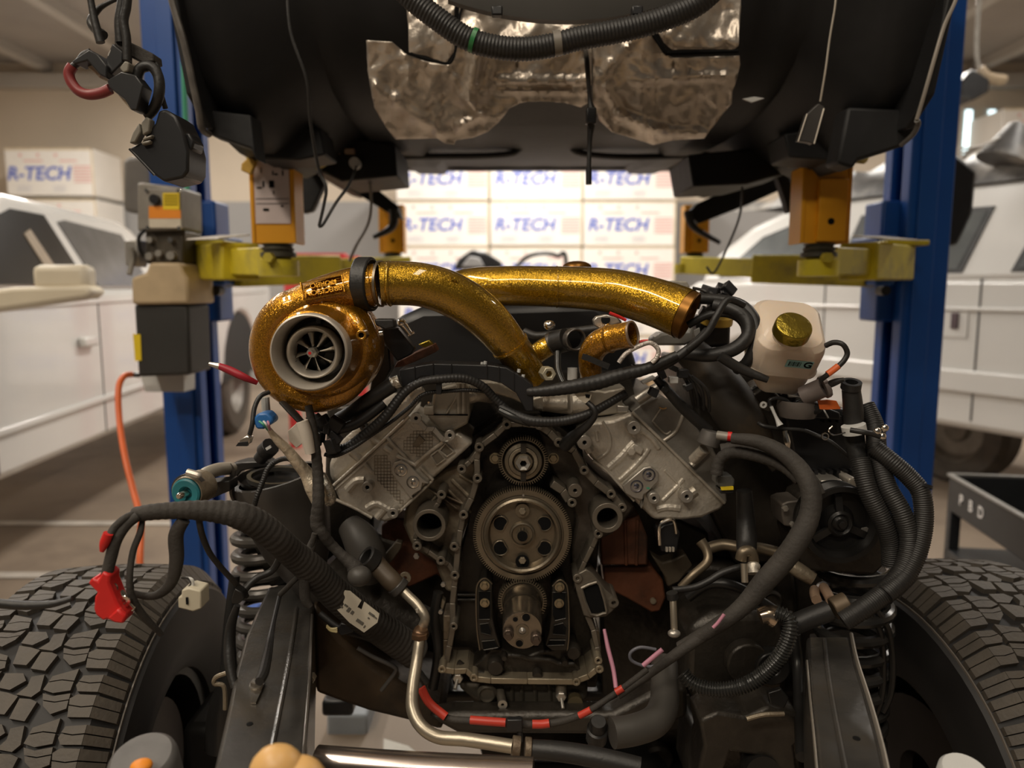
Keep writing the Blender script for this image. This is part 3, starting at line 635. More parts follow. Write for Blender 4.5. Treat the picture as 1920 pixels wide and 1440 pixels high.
# foil heat shields, creased sheets
def shield(poly, name, seed, Yf, dens=6, amp=.013, ridges=()):
    """crumpled sheet filling a px polygon, following the firewall"""
    import bmesh
    bm = bmesh.new(); vsx = [bm.verts.new((x, y, 0)) for x, y in poly]; bm.faces.new(vsx)
    bmesh.ops.triangulate(bm, faces=bm.faces)
    bm.verts.ensure_lookup_table()
    x0 = min(p[0] for p in poly); x1 = max(p[0] for p in poly); y0 = min(p[1] for p in poly); y1 = max(p[1] for p in poly)
    for x in range(int(x0) + dens, int(x1), dens): bmesh.ops.bisect_plane(bm, geom=bm.verts[:] + bm.edges[:] + bm.faces[:], plane_co=(x + .37, 0, 0), plane_no=(1, 0, 0))
    for y in range(int(y0) + dens, int(y1), dens): bmesh.ops.bisect_plane(bm, geom=bm.verts[:] + bm.edges[:] + bm.faces[:], plane_co=(0, y + .31, 0), plane_no=(0, 1, 0))
    from mathutils import noise
    mb = MB(); bm.verts.index_update(); 
    for v in bm.verts:
        x, y = v.co.x, v.co.y
        q = Vector((x / 55 + seed, y / 80, seed)); nn = 1 - abs(noise.noise(q)) * 2
        q2 = Vector((x / 20, y / 28 + seed, 3)); nn2 = 1 - abs(noise.noise(q2)) * 2
        q3 = Vector((x / 9, y / 13 + seed, 7)); nn += noise.noise(q3) * .22
        Y = Yf(x, y) - amp * nn - amp * .45 * nn2
        for (ax_, ay_, bx_, by_, wd, hh_) in ridges:
            a = Vector((ax_, ay_)); b = Vector((bx_, by_)); p = Vector((x, y)); t = max(0, min(1, (p - a).dot(b - a) / (b - a).length_squared)); dd = (p - a.lerp(b, t)).length
            Y -= hh_ * math.exp(-(dd / wd) ** 2)
        mb.v.append(W(x, y, Y))
    mb.f = [[v.index for v in f.verts] for f in bm.faces]; bm.free()
    o_ = obj(name, mb, foil, cab, smooth=1.0); s = o_.modifiers.new('s', 'SOLIDIFY'); s.thickness = .0025; s.offset = 1
    return o_
def YF(x, y):
    t = max(0, min(1, (y - 60) / 210)); c = max(0, 1 - ((x - 1035) / 150) ** 2)
    return 1.80 + .06 * t + .14 * t * t + .03 * c * (1 - t) - .02
left = [(687, 75), (735, 78), (762, 102), (800, 115), (838, 122), (850, 110), (858, 60), (862, 0), (960, -10), (1108, -10), (1110, 100), (1106, 190), (1090, 200), (1060, 192), (1010, 189), (975, 192), (955, 202), (935, 228), (915, 246), (885, 257), (855, 262), (852, 270), (834, 268), (820, 258), (742, 260), (722, 235), (702, 200), (690, 130)]
shield(left, 'heat_shield', 1.3, YF, ridges=[(905, 60, 880, 180, 12, .03), (880, 190, 905, 215, 9, .02), (905, 215, 860, 235, 7, .02), (940, 150, 1100, 150, 8, .018), (940, 170, 1100, 172, 6, .012), (700, 160, 830, 250, 10, .015), (760, 100, 770, 165, 8, .012)])
right = [(1112, 60), (1180, 20), (1215, 45), (1245, 100), (1262, 108), (1386, 104), (1388, 120), (1374, 170), (1372, 195), (1355, 212), (1320, 258), (1260, 262), (1225, 270), (1200, 262), (1150, 248), (1125, 225), (1112, 190)]
shield(right, 'heat_shield', 5.1, YF, ridges=[(1135, 160, 1160, 215, 8, .02), (1160, 215, 1240, 245, 10, .025), (1240, 245, 1330, 250, 8, .015), (1190, 150, 1370, 140, 8, .012), (1230, 245, 1225, 262, 5, .02), (1200, 60, 1120, 150, 7, .01)])
shield([(1216, 30), (1250, -10), (1390, -10), (1385, 85), (1375, 92), (1262, 92), (1245, 80)], 'heat_shield', 9.4, YF, ridges=[(1290, 10, 1260, 60, 6, .01)])
shield([(762, -10), (855, -10), (850, 40), (852, 95), (836, 118), (800, 104), (768, 98)], 'heat_shield', 12.4, YF)
obj('shield_edge', MB().tube([W(*p, 1.765) for p in ((770, 100), (800, 110), (838, 119), (850, 108), (856, 80), (862, 30), (872, 0))], .003, 6), ink_hole, cab)
obj('shield_edge', MB().tube([W(*p, 1.77) for p in ((1212, 45), (1232, 75), (1248, 98), (1262, 100), (1384, 96))], .0045, 6), ink_hole, cab)
# cowl cover, corrugated hose
cw = thing('plastic_cowl', 'dark curved plastic cowl at the top centre above the foil shields', 'cowl', W(1060, 0, 1.55))
mb = MB(); vs = []
for i in range(21):
    x = 840 + 25 * i; ye = 46 - ((x - 1060) / 240) ** 2 * 46
    for k, (dy, dY) in enumerate(((-190, .0), (-60, .0), (-8, .01), (0, .03), (-4, .16))): vs.append(W(x, ye + dy, 1.55 + dY))
mb.add(vs, [(i * 5 + k, i * 5 + k + 1, (i + 1) * 5 + k + 1, (i + 1) * 5 + k) for i in range(20) for k in range(4)])
o_ = obj('cover', mb, mat('cowl_plastic', (.050, .046, .040), 0, .5, .1, 10), cw, smooth=.9)
for x, y in ((932, 22), (1194, 22)): obj('clip', MB().box(W(x, y, 1.54), (.022, .02, .018)), plas, cw, bev=.003)
tr_ = [(745, -30), (775, 0), (820, 35), (875, 72), (930, 88), (985, 92), (1040, 84), (1085, 72), (1160, 58), (1230, 40), (1300, 12), (1340, -20)]
ch = tag(obj('corrugated_hose', MB().tube([W(x, y, 1.50) for x, y in tr_], M(20, 1.5), 18, corr=(.007, .035)), rubber, smooth=1.2), 'thick black corrugated hose sagging across the foil heat shields', 'hose')
def sleeve(parent, name, p, q, Y, r, m, Y2=None):
    return obj(name, MB().tube([W(*p, Y), W(*q, Y2 or Y)], r, 18), m, parent)
sleeve(ch, 'green_tape', (884, 74), (892, 77), 1.497, M(21.5, 1.5), mat('green_tape', (.03, .20, .06), 0, .4))
sleeve(ch, 'grey_tape', (1038, 82), (1052, 80), 1.497, M(21.5, 1.5), mat('grey_tape', (.20, .18, .15), 0, .4))
tag(obj('hanging_wire', MB().tube([W(538, -30, 1.75), W(545, 60, 1.75), (W(575, 150, 1.76)), W(582, 230, 1.8), W(597, 315, 1.85), W(611, 350, 1.85), W(608, 380, 1.85), W(598, 424, 1.85)], .004, 8), rubber), 'thin dark wire hanging down the left half of the cab', 'wire')
tag(obj('loose_wire', MB().tube([W(598, 424, 1.87), W(606, 420, 1.87), W(630, 380, 1.9), W(655, 345, 2.0), W(668, 312, 2.49)], .004, 8), rubber), 'dark wire rising from the dangling wire end to the cab mount', 'wire')
tag(obj('grey_strap', MB().tube([W(692, 330, 2.6), W(696, 380, 2.6), W(690, 420, 2.6), W(668, 460, 2.6), W(655, 490, 2.6)], .005, 6), grey), 'thin grey cable dropping behind the turbo from the cab', 'cable')
tag(obj('thin_cable', MB().tube([W(1392, 350, 2.5), W(1388, 400, 2.5), W(1370, 450, 2.5), W(1340, 510, 2.5), W(1325, 500, 2.5)], .004, 6), rubber), 'thin cable looping below the right rear cab bracket', 'cable')
dc = tag(obj('hanging_cable', MB().tube([W(1097, 92, 1.86), W(1100, 110, 1.7), W(1106, 185, 1.7), W(1110, 215, 1.7), W(1106, 260, 1.7), W(1104, 320, 1.7)], [.004, .006, .005, .011, .006, .005], 8), rubber), 'black cable with joint hanging between the two foil shields', 'cable')
obj('cable_end', MB().tube([W(1104, 315, 1.7), W(1104, 346, 1.7)], .007, 8), plas, dc)
obj('cable_joint', MB().box(W(1108, 218, 1.69), (.022, .02, .035)), plas, dc, bev=.003)

# ============================================================ FRAME, AXLE, TYRES
def rail(name, quads, label, side_drop=.15):
    """quads: [(pxL, pxR, py)] on the plane z=.90 ; closed box rail"""
    t = thing(name, label, 'frame rail', (0, 0, 0)); zr = .90
    def G(px, py):
        u = (px - 960) / F; v = (720 - py) / F; dd = Vector((u, v * SP + CP, v * CP - SP)); return Vector((0, 0, ZC)) + dd * ((zr - ZC) / dd.z)
    L = [G(a, y) for a, b, y in quads]; Rr = [G(b, y) for a, b, y in quads]
    c = L[0].lerp(Rr[0], .5); t.location = (c.x, c.y, zr - side_drop)
    n = len(quads); mb = MB(); vs = []
    for a, b in zip(L, Rr):
        vs += [a, b, b - Vector((0, 0, side_drop)), a - Vector((0, 0, side_drop))]
    fs = [(0, 1, 2, 3), tuple(4 * (n - 1) + k for k in (3, 2, 1, 0))]
    for i in range(n - 1):
        for k in range(4): fs.append((4 * i + k, 4 * i + (k + 1) % 4, 4 * (i + 1) + (k + 1) % 4, 4 * (i + 1) + k))
    obj('rail_body', mb.add(vs, fs), frame, t, bev=.007)
    return t, L, Rr, G
fr1, L1, R1, G1 = rail('frame_rail', [(504, 590, 1098), (478, 588, 1150), (458, 586, 1195), (440, 584, 1260), (428, 580, 1320), (398, 570, 1450), (360, 556, 1600)], 'black frame rail in the lower left with a bolted ground lug')
obj('weld_bead', MB().tube([G1(556, 1140) , G1(548, 1200), G1(530, 1300), G1(500, 1450)], .004, 8), frame, fr1)
eb = obj('edge_flange', MB().tube([q + Vector((-.004, 0, -.004)) for q in R1[1:]], .0035, 8), mat('scuffed_edge', (.20, .18, .16), .6, .3), fr1)
lug = obj('ground_lug', MB().wprism([G1(*t6(x, y)) + Vector((0, 0, .001)) for x, y in [(1405, 975), (1430, 945), (1470, 945), (1488, 975), (1470, 1020), (1440, 1085), (1412, 1085), (1408, 1030)]], (0, 0, .003)), chrome, fr1)
obj('bolt', hexnut(MB().cyl(G1(*t6(1443, 992)) + Vector((0, 0, .004)), .0105, .002, (0, 0, 1)), G1(*t6(1443, 992)) + Vector((0, 0, .006)), .0085, .007, (0, 0, 1)), mat('grey_bolt', (.25, .23, .2), .7, .4), lug)
obj('rail_hole', MB().cyl(G1(468, 1358) + Vector((0, 0, -.001)), .0045, .0018, (0, 0, 1)), ink_hole, fr1)
obj('crimped_cable', MB().tube([W(524, 1118, 1.27), W(512, 1170, 1.15), W(503, 1220, 1.05), W(494, 1262, .965), W(486, 1278, .94)], [.004, .004, .0065, .0075, .006], 10), rubber, fr1)
fr2, L2, R2, G2 = rail('frame_rail', [(1512, 1596, 1192), (1513, 1606, 1240), (1519, 1628, 1310), (1526, 1648, 1380), (1532, 1664, 1450), (1545, 1690, 1600)], 'black frame rail in the lower right with bright worn edge')
obj('edge_flange', MB().tube([q + Vector((0, 0, .003)) for q in R2], .0035, 8), mat('worn_edge', (.55, .5, .43), .8, .3), fr2)
obj('edge_flange', MB().tube([q + Vector((0, 0, .001)) for q in L2[1:]], .0018, 8), mat('worn_edge', (.5, .5, .5)), fr2)
obj('weld_bead', MB().tube([G2(1546, 1200), G2(1552, 1260), G2(1565, 1340), G2(1590, 1470)], .004, 8), frame, fr2)
obj('rail_hole', MB().cyl(G2(1606, 1385) + Vector((0, 0, -.001)), .005, .0018, (0, 0, 1)), ink_hole, fr2)

def tyre_thing(cx, cy, cz, ang, lab, side):
    """side: +1 the inboard face is at +x"""
    t = thing('mud_tyre', lab, 'tyre', (cx, cy, 0)); rt = .452; hw = .160
    def rad(w): a = abs(w) / hw; return rt - .010 * a * a - (.03 * ((a - .8) / .2) if a > .8 else 0)
    rot = Matrix.Rotation(ang, 3, 'Z')
    prof = []
    for i in range(-10, 11):
        w_ = hw * i / 10; prof.append((rad(w_) - .004, w_))
    prof += [(.40, hw + .012), (.33, hw + .018), (.26, hw - .0), (.235, hw - .02)]
    prof = [(.235, -hw + .02), (.26, -hw), (.33, -hw - .018), (.40, -hw - .012)] + prof
    ax = rot @ Vector((1, 0, 0)); C0 = Vector((cx, cy, cz))
    obj('carcass', MB().lathe(prof, C0, ax, 72, close=True), tyres, t, smooth=.5)
    obj('rim_bead', MB().ring(C0 + ax * (hw + .002) * side, .405, .409, .0025, ax * side, 72), mat('worn_ridge', (.16, .14, .12), 0, .5), t)
    obj('wheel_barrel', MB().lathe([(.24, -.13), (.245, .13), (.22, .12), (.20, -.02), (.09, -.03), (.0, -.03)], C0, ax * side, 40), satin, t)
    obj('brake_disc', MB().ring(C0 + ax * .06 * side, .06, .175, .03, ax * side, 32), mat('brake_iron', (.06, .05, .045), .6, .5), t)
    # tread lugs: rows of separate blocks around the tyre, one mesh shared per row
    P = 2 * PI / 34; dl = .013
    def lugpoly(polys, name):
        mb = MB()
        for poly in polys:
            vs = []
            for top in (1, 0):
                for s_, w_ in poly:
                    th = s_ * P; q = rad(w_) + .006 if top else rad(w_) - dl
                    vs.append(Vector((w_, -q * math.sin(th), q * math.cos(th))))
            n = len(poly); mb.add(vs, [tuple(range(n)), tuple(range(2 * n - 1, n - 1, -1))] + [(i, i + n, (i + 1) % n + n, (i + 1) % n) for i in range(n)])
        import bmesh
        me = bpy.data.meshes.new(name); me.from_pydata([tuple(v) for v in mb.v], [], mb.f)
        bm = bmesh.new(); bm.from_mesh(me); bmesh.ops.recalc_face_normals(bm, faces=bm.faces); bm.to_mesh(me); bm.free()
        me.materials.append(tyre); return me
    S = side; g = .03
    rowsd = {}
    for sg_ in (1, -1):
        o_ = 0 if sg_ > 0 else .5
        def m_(pts): return [(s_ + o_, w_ * sg_ * S) for s_, w_ in pts]
        rowsd[('shoulder', sg_)] = lugpoly([m_(q_) for q_ in ([(.07, .128), (.09, .096), (.20, .092), (.24, .110), (.22, .128)], [(.245, .128), (.262, .110), (.222, .092), (.30, .090), (.42, .096), (.43, .128)], [(.06, .160), (.07, .1285), (.22, .1285), (.225, .160)], [(.25, .160), (.245, .1285), (.43, .1285), (.44, .160)],
        [(.50, .128), (.48, .098), (.56, .088), (.68, .090), (.72, .110), (.70, .128)], [(.725, .128), (.742, .110), (.702, .090), (.92, .094), (.93, .128)], [(.51, .160), (.50, .1285), (.70, .1285), (.705, .160)], [(.73, .160), (.725, .1285), (.93, .1285), (.95, .160)])], 'tread_lug')
        rowsd[('mid', sg_)] = lugpoly([m_(q_) for q_ in ([(-.06, .084), (.10, .046), (.21, .044), (.17, .064), (.20, .084)], [(.222, .084), (.192, .064), (.232, .0435), (.38, .040), (.45, .058), (.40, .084)], [(.46, .086), (.51, .060), (.45, .042), (.58, .046), (.62, .066), (.58, .087)], [(.602, .087), (.642, .066), (.602, .047), (.70, .050), (.86, .066), (.76, .088)])], 'tread_lug')
    rowsd[('centre', 0)] = lugpoly([[(0, -.034), (.30, -.036), (.36, -.014), (.18, .006), (.02, -.004)], [(.36, -.036), (.80, -.030), (.84, -.006), (.50, .004), (.42, -.014)],
                                    [(.10, .012), (.30, .012), (.46, .000), (.52, .026), (.40, .036), (.06, .032)], [(.56, .026), (.54, .008), (.92, .004), (.98, .030), (.62, .038)]], 'tread_lug')
    for key, me in rowsd.items():
        for k in range(34):
            a = k * P
            a_ = (a + PI) % (2 * PI) - PI
            if not (-.9 < a_ < 2.3): continue
            o_ = bpy.data.objects.new('tread_lug', me); COL.objects.link(o_); o_.parent = t
            o_.location = (0, 0, cz); o_.rotation_euler = (a_, 0, ang)
    return t
tyre_thing(-.845, 1.43, .465, R(4), 'large mud terrain tyre at the lower left under the red cable clamp', 1)
tyre_thing(.955, 1.47, .462, R(7), 'large mud terrain tyre at the lower right beside the shiny coil spring', -1)
# under structure
ax_ = thing('front_axle', 'dark front axle and drivetrain lying deep under the engine', 'axle', (0, 1.6, .45))
obj('axle_tube', MB().tube([Vector((-.72, 1.5, .40)), Vector((-.3, 1.5, .42)), Vector((.4, 1.5, .42)), Vector((.80, 1.5, .40))], .055, 16), satin, ax_)
obj('differential', MB().ell((.25, 1.5, .40), .12, .14, .13), satin, ax_)
obj('knuckle', MB().box((-.60, 1.45, .5), (.12, .16, .28)), satin, ax_, bev=.02)
obj('knuckle', MB().box((.68, 1.45, .5), (.12, .16, .28)), satin, ax_, bev=.02)
obj('tie_rod', MB().tube([Vector((-.6, 1.25, .55)), Vector((.66, 1.25, .55))], .022, 12), satin, ax_)
cm = tag(obj('crossmember', MB().prism([(585, 1130), (640, 1200), (700, 1250), (830, 1330), (830, 1372), (760, 1352), (690, 1335), (640, 1318), (590, 1300)], 1.36, 1.55), mat('rusty_brown_frame', (.052, .034, .018), .3, .5, .4, 10, bump=.3, dirt=(.02, .016, .012), dscale=6), bev=.01), 'curved brown crossmember running from the left rail under the engine', 'crossmember')
cm2 = tag(obj('crossmember', MB().prism([(800, 1346), (850, 1338), (1150, 1338), (1240, 1290), (1290, 1290), (1290, 1345), (1260, 1360), (1150, 1380), (860, 1378)], 1.30, 1.35), dsteel, bev=.01), 'dark oily crossmember below the engine on the right', 'crossmember')
sk = thing('steering_box', 'dark steering gear and brackets low on the right behind the corrugated hose', 'steering box', W(1400, 1350, 1.3))
obj('housing', MB().prism([(1290, 1180), (1340, 1150), (1460, 1150), (1480, 1220), (1475, 1330), (1420, 1370), (1320, 1360), (1285, 1290)], 1.32, 1.48), dsteel, sk, bev=.015)
obj('cap', MB().cyl(W(1395, 1232, 1.32), M(42, 1.32), .03), dsteel, sk, bev=.004)
obj('round_port', MB().ring(W(1440, 1240, 1.31), M(12, 1.31), M(34, 1.31), .03), satin, sk, bev=.003)
obj('bracket', MB().prism([(1312, 1352), (1345, 1335), (1400, 1345), (1440, 1325), (1500, 1340), (1512, 1380), (1490, 1400), (1500, 1470), (1440, 1480), (1425, 1420), (1370, 1410), (1350, 1470), (1305, 1470), (1320, 1400)], 1.18, 1.26), dsteel, sk, bev=.006)
obj('input_shaft', MB().lathe([(0, 0), (.012, 0), (.012, .02), (.02, .022), (.02, .05), (.03, .055), (.03, .09), (0, .09)], W(1400, 1400, 1.26), (0, -1, .1), 20), satin, sk)
obj('lower_body', MB().prism([(1300, 1365), (1500, 1355), (1515, 1480), (1290, 1480)], 1.30, 1.42), dsteel, sk, bev=.012)
obj('worn_edge', MB().tube([W(1400, 1348, 1.14), W(1430, 1340, 1.14), W(1470, 1338, 1.14)], .004, 6), alu2, sk)
obj('slotted_plate', MB().prism([(1440, 1300), (1465, 1292), (1480, 1310), (1470, 1330), (1445, 1322)], 1.13, 1.14), satin, sk, bev=.002)
# springs
def spring(name, cx, cy, z0, z1, rad_, wr, turns, label, m):
    pts = [Vector((cx + rad_ * math.cos(2 * PI * turns * i / (turns * 20)), cy + rad_ * math.sin(2 * PI * turns * i / (turns * 20)), z0 + (z1 - z0) * i / (turns * 20))) for i in range(int(turns * 20) + 1)]
    return tag(obj(name, MB().tube(pts, wr, 10, sub=1), m), label, 'coil spring')
spm = mat('spring_grey', (.085, .078, .07), .2, .33)
spring('coil_spring', -.515, 1.50, .56, 1.08, .062, .0115, 14, 'grey coil spring beside the spring tower on the left', spm)
spring('coil_spring', .66, 1.36, .55, .98, .062, .0115, 11, 'glossy black coil spring between right rail and right tyre', mat('spring_gloss_black', (.05, .048, .045), .4, .2))
tag(obj('curved_guard', MB().tube([W(1640, 1140, 1.3), W(1665, 1180, 1.3), W(1674, 1240, 1.3), (W(1670, 1300, 1.3)), W(1655, 1335, 1.3)], .006, 8), satin), 'thin curved black guard rod outside the right coil spring', 'guard')
tag(obj('curved_guard', MB().tube([W(1628, 1150, 1.3), W(1650, 1185, 1.3), W(1656, 1240, 1.3), (W(1654, 1300, 1.3)), W(1640, 1345, 1.3)], .006, 8), satin), 'inner curved black rod hugging the right coil spring', 'guard')
tag(obj('shock_absorber', MB().tube([W(440, 1080, 1.38), W(430, 1180, 1.36), W(428, 1270, 1.34), W(420, 1330, 1.34), W(415, 1400, 1.34)], [.010, .012, .018, .030, .032], 14), satin), 'dark shock absorber beside the left coil spring', 'shock absorber')
tag(obj('gold_conduit', MB().tube([W(425, 1262, 1.2), W(405, 1270, 1.2), W(402, 1282, 1.2), W(420, 1288, 1.2), W(422, 1330, 1.2)], .004, 8), alu2), 'small dull metal hook bracket left of the left frame rail', 'bracket')

# spring tower and sway bar arm
tw = thing('spring_tower', 'grey black spring tower cup standing behind the left wire trunk', 'spring tower', W(520, 1040, 1.36))
cT = W(520, 893, 1.38)
obj('cup', MB().lathe([(.072, .0), (.082, .0), (.084, -.012), (.081, -.03), (.080, -.08), (.064, -.15), (.034, -.22), (.02, -.26), (0, -.26)], cT, (-.22, -.06, 1), 40), mat('tower_grey', (.062, .056, .050), .1, .42, .25, 8), tw)
obj('inner_cup', MB().lathe([(.072, -.0), (.066, -.012), (.05, -.014), (.0, -.016)], cT, (.05, -.06, 1), 36), satin, tw)
obj('top_ring', MB().ring(cT + Vector((0, 0, -.005)), .048, .056, .008, (.05, -.06, 1)), frame, tw)
obj('upper_bracket', MB().prism(KL(c8, [(1215, 195), (1300, 170), (1470, 160), (1520, 200), (1400, 215), (1300, 235), (1260, 290), (1240, 360), (1215, 300)]), 1.42, 1.46), satin, tw, bev=.003)
obj('bracket_lip', MB().tube([W(*c8(x, y), 1.34) for x, y in ((1212, 190), (1240, 240), (1235, 330), (1240, 400), (1265, 450))], .005, 8), frame, tw)
obj('back_plate', MB().prism(KL(c8, [(1330, 620), (1520, 560), (1700, 600), (1800, 700), (1700, 1000), (1500, 1040), (1440, 900)]), 1.45, 1.52), satin, tw, bev=.004)
sw = thing('stabiliser_link', 'pale link arm with teal rubber bushing over the left tyre', 'link', W(360, 950, 1.22))
cb = W(*c8(922, 385), 1.20)
obj('arm', MB().tube([cb + Vector((.02, .04, .0)), W(*c8(1040, 270), 1.25), W(*c8(1130, 225), 1.3), W(*c8(1230, 215), 1.36)], [.011, .012, .012, .012], 14), mat('pale_grey_arm', (.38, .35, .29), .3, .45, .15, 12), sw)
obj('eye_housing', MB().lathe([(.0255, 0), (.027, 0), (.028, -.006), (.028, -.05), (.0, -.05)], cb, (-.12, -1, 0), 32), alu2, sw, bev=.001)
tb = obj('bushing', MB().lathe([(.0, -.004), (.008, -.004), (.011, .001), (.012, .004), (.022, .005), (.0248, .003), (.0248, -.01), (0, -.01)], cb, (-.12, -1, 0), 32), teal, sw)
obj('stud', MB().lathe([(0, 0), (.0058, 0), (.0058, .018), (.004, .021), (0, .021)], cb, (-.25, -1, -.02), 14), chrome, tb)
obj('pinch_bolt', MB().tube([W(*c8(925, 240), 1.19), W(*c8(1000, 262), 1.19), W(*c8(1015, 275), 1.19)], [.006, .006, .004], 8), brt, sw)
obj('clamp_band', MB().ring(cb + Vector((0, .02, 0)), .0275, .0300, .012, (-.12, -1, 0)), mat('dull_bracket', (.07, .065, .06)), sw)
obj('lower_arm', MB().prism(KL(c8, [(1050, 320), (1220, 300), (1225, 370), (1060, 440)]), 1.3, 1.34), satin, sw, bev=.002)
sc_ = thing('sensor_plug', 'black plastic sensor plug on top of the spring tower', 'connector', W(495, 865, 1.32))
obj('barrel', MB().tube([W(*c8(1430, 150), 1.34), W(*c8(1480, 85), 1.33)], .0125, 14), plas, sc_)
obj('collar', MB().tube([W(*c8(1465, 100), 1.335), W(*c8(1505, 62), 1.325)], .017, 12), plas, sc_, bev=.001)
obj('clip_slot', MB().box(W(*c8(1490, 72), 1.305), (.010, .004, .005), (0, R(-30), 0)), lb, sc_)

# ============================================================ ENGINE
en = thing('engine', 'V8 engine with open front cover showing timing gears and two cylinder heads', 'engine', (.02, 1.5, .75))
# crankcase back plate, gear cavity
cav = [(880, 820), (935, 782), (1030, 785), (1090, 830), (1100, 900), (1125, 985), (1120, 1060), (1105, 1170), (1125, 1250), (1118, 1290), (850, 1285), (838, 1230), (850, 1080), (875, 990), (890, 900)]
obj('gear_cavity', MB().prism(cav, 1.415, 1.5), dsteel, en, bev=.003)
blk = KL(c5, [(60, 680), (330, 480), (560, 400), (640, 520), (560, 760), (480, 1000), (420, 1200), (410, 1500), (330, 1480), (240, 1250), (60, 1120), (-20, 940), (0, 800)])
obj('crankcase_left', MB().prism(blk, 1.395, 1.55), alu2, en, bev=.006)
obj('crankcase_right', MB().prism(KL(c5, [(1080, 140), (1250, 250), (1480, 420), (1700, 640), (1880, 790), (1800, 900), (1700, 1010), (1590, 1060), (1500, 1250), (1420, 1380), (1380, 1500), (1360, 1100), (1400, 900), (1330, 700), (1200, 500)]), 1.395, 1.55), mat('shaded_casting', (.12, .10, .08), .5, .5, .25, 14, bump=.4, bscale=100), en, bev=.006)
obj('valley', MB().prism([(800, 700), (1180, 700), (1200, 780), (1080, 850), (960, 800), (860, 850), (780, 800)], 1.50, 1.62), dsteel, en)
# casting ribs on the left of the crankcase
mb = MB()
for (a, b, r_) in [((380, 560), (560, 740), 20), ((300, 600), (540, 830), 16), ((440, 520), (600, 620), 12), ((190, 640), (420, 800), 10), ((330, 700), (470, 760), 12), ((180, 780), (250, 700), 9)]:
    obj('casting_rib', MB().tube([W(*c5(*a), 1.39), W(*c5(*b), 1.385)], M(r_ / 4.364, 1.39), 10), alu2, en)
fg = mat('flange_grey_metal', (.20, .175, .14), .6, .42, .15, 25, bump=.15, bscale=150)
# cover flange ribbon
fl_l = KL(c5, [(1095, 125), (960, 110), (830, 115), (740, 200), (605, 300), (585, 400), (590, 555), (540, 720), (475, 855), (450, 980), (430, 1115), (410, 1350)]) + KL(c6, [(400, 260), (385, 400), (390, 590), (360, 750), (335, 880), (300, 945)])
obj('cover_flange', MB().band(fl_l, 11, 1.345, 1.40), fg, en, bev=.0015)
fl_r = KL(c5, [(1095, 125), (1180, 180), (1255, 262), (1380, 330), (1465, 490), (1560, 590), (1690, 690)]) + KL(c5, [(1780, 800)])
obj('cover_flange', MB().band(fl_r, 13, 1.345, 1.40), fg, en, bev=.0015)
obj('cover_flange', MB().band(KL(c5, [(1580, 1010), (1530, 1120), (1470, 1240), (1410, 1375)]), 9, 1.345, 1.40), fg, en, bev=.0015)
obj('cover_flange', MB().band(KL(c6, [(1410, 190), (1430, 330), (1490, 500), (1540, 620), (1570, 760), (1590, 900)]), 10, 1.345, 1.40), fg, en, bev=.0015)
pale = mat('cleaned_flange', (.34, .29, .21), .6, .42, .15, 25, bump=.15, bscale=150)
obj('cover_flange', MB().band(KL(c6, [(270, 940), (400, 960), (500, 955), (570, 1020), (700, 1035), (1000, 1040), (1380, 1045), (1500, 1000), (1560, 950), (1620, 935)]), 11, 1.325, 1.40), pale, en, bev=.0015)
obj('cover_flange', MB().band(KL(c6, [(340, 500), (340, 700), (330, 900)]), 14, 1.36, 1.42), alu2, en, bev=.002)
obj('cover_flange', MB().band(KL(c6, [(1560, 620), (1575, 750), (1580, 900)]), 12, 1.36, 1.42), alu2, en, bev=.002)
for x, y in [(830, 115), (1095, 120), (605, 300), (590, 555), (475, 855), (400, 1115), (405, 1350), (1255, 262), (1465, 490), (1685, 685), (1410, 1375), (1580, 1010), (1775, 795), (460, 480), (295, 690), (95, 1110), (290, 1230), (1390, 655), (1365, 755)]:
    big = 60 if (x, y) == (1390, 655) else 40
    mb = MB().bosses([c5(x, y)], 16 / 4.364, big / 4.364, 1.335, 1.40)
    b_ = obj('bolt_boss', mb, fg, en, bev=.0008)
    obj('bolt_hole', MB().cyl(W(*c5(x, y), 1.335) + Vector((0, .012, 0)), M(16.5 / 4.364, 1.335), .002, seg=14), ink_hole, b_)
for x, y in [(395, 590), (300, 940), (1590, 940), (560, 1010), (1400, 1045), (1580, 870)]:
    b_ = obj('bolt_boss', MB().bosses([c6(x, y)], 14 / 4.364, 36 / 4.364, 1.32, 1.40), pale if y > 800 else fg, en, bev=.0008)
    obj('bolt_hole', MB().cyl(W(*c6(x, y), 1.32) + Vector((0, .012, 0)), M(14.5 / 4.364, 1.32), .002, seg=14), ink_hole, b_)
for p in ([(460, 480), (530, 420), (600, 330)], [(295, 690), (270, 760), (240, 800)], [(95, 1110), (190, 1160), (290, 1230), (350, 1260), (400, 1330)], [(95, 1110), (80, 1050), (90, 1000)], [(1580, 1010), (1600, 960)], [(1200, 600), (1290, 660), (1340, 740)]):
    obj('flange_web', MB().band(KL(c5, p), 9 if p[0][0] != 1200 else 15, 1.35, 1.40), fg, en, bev=.0015)
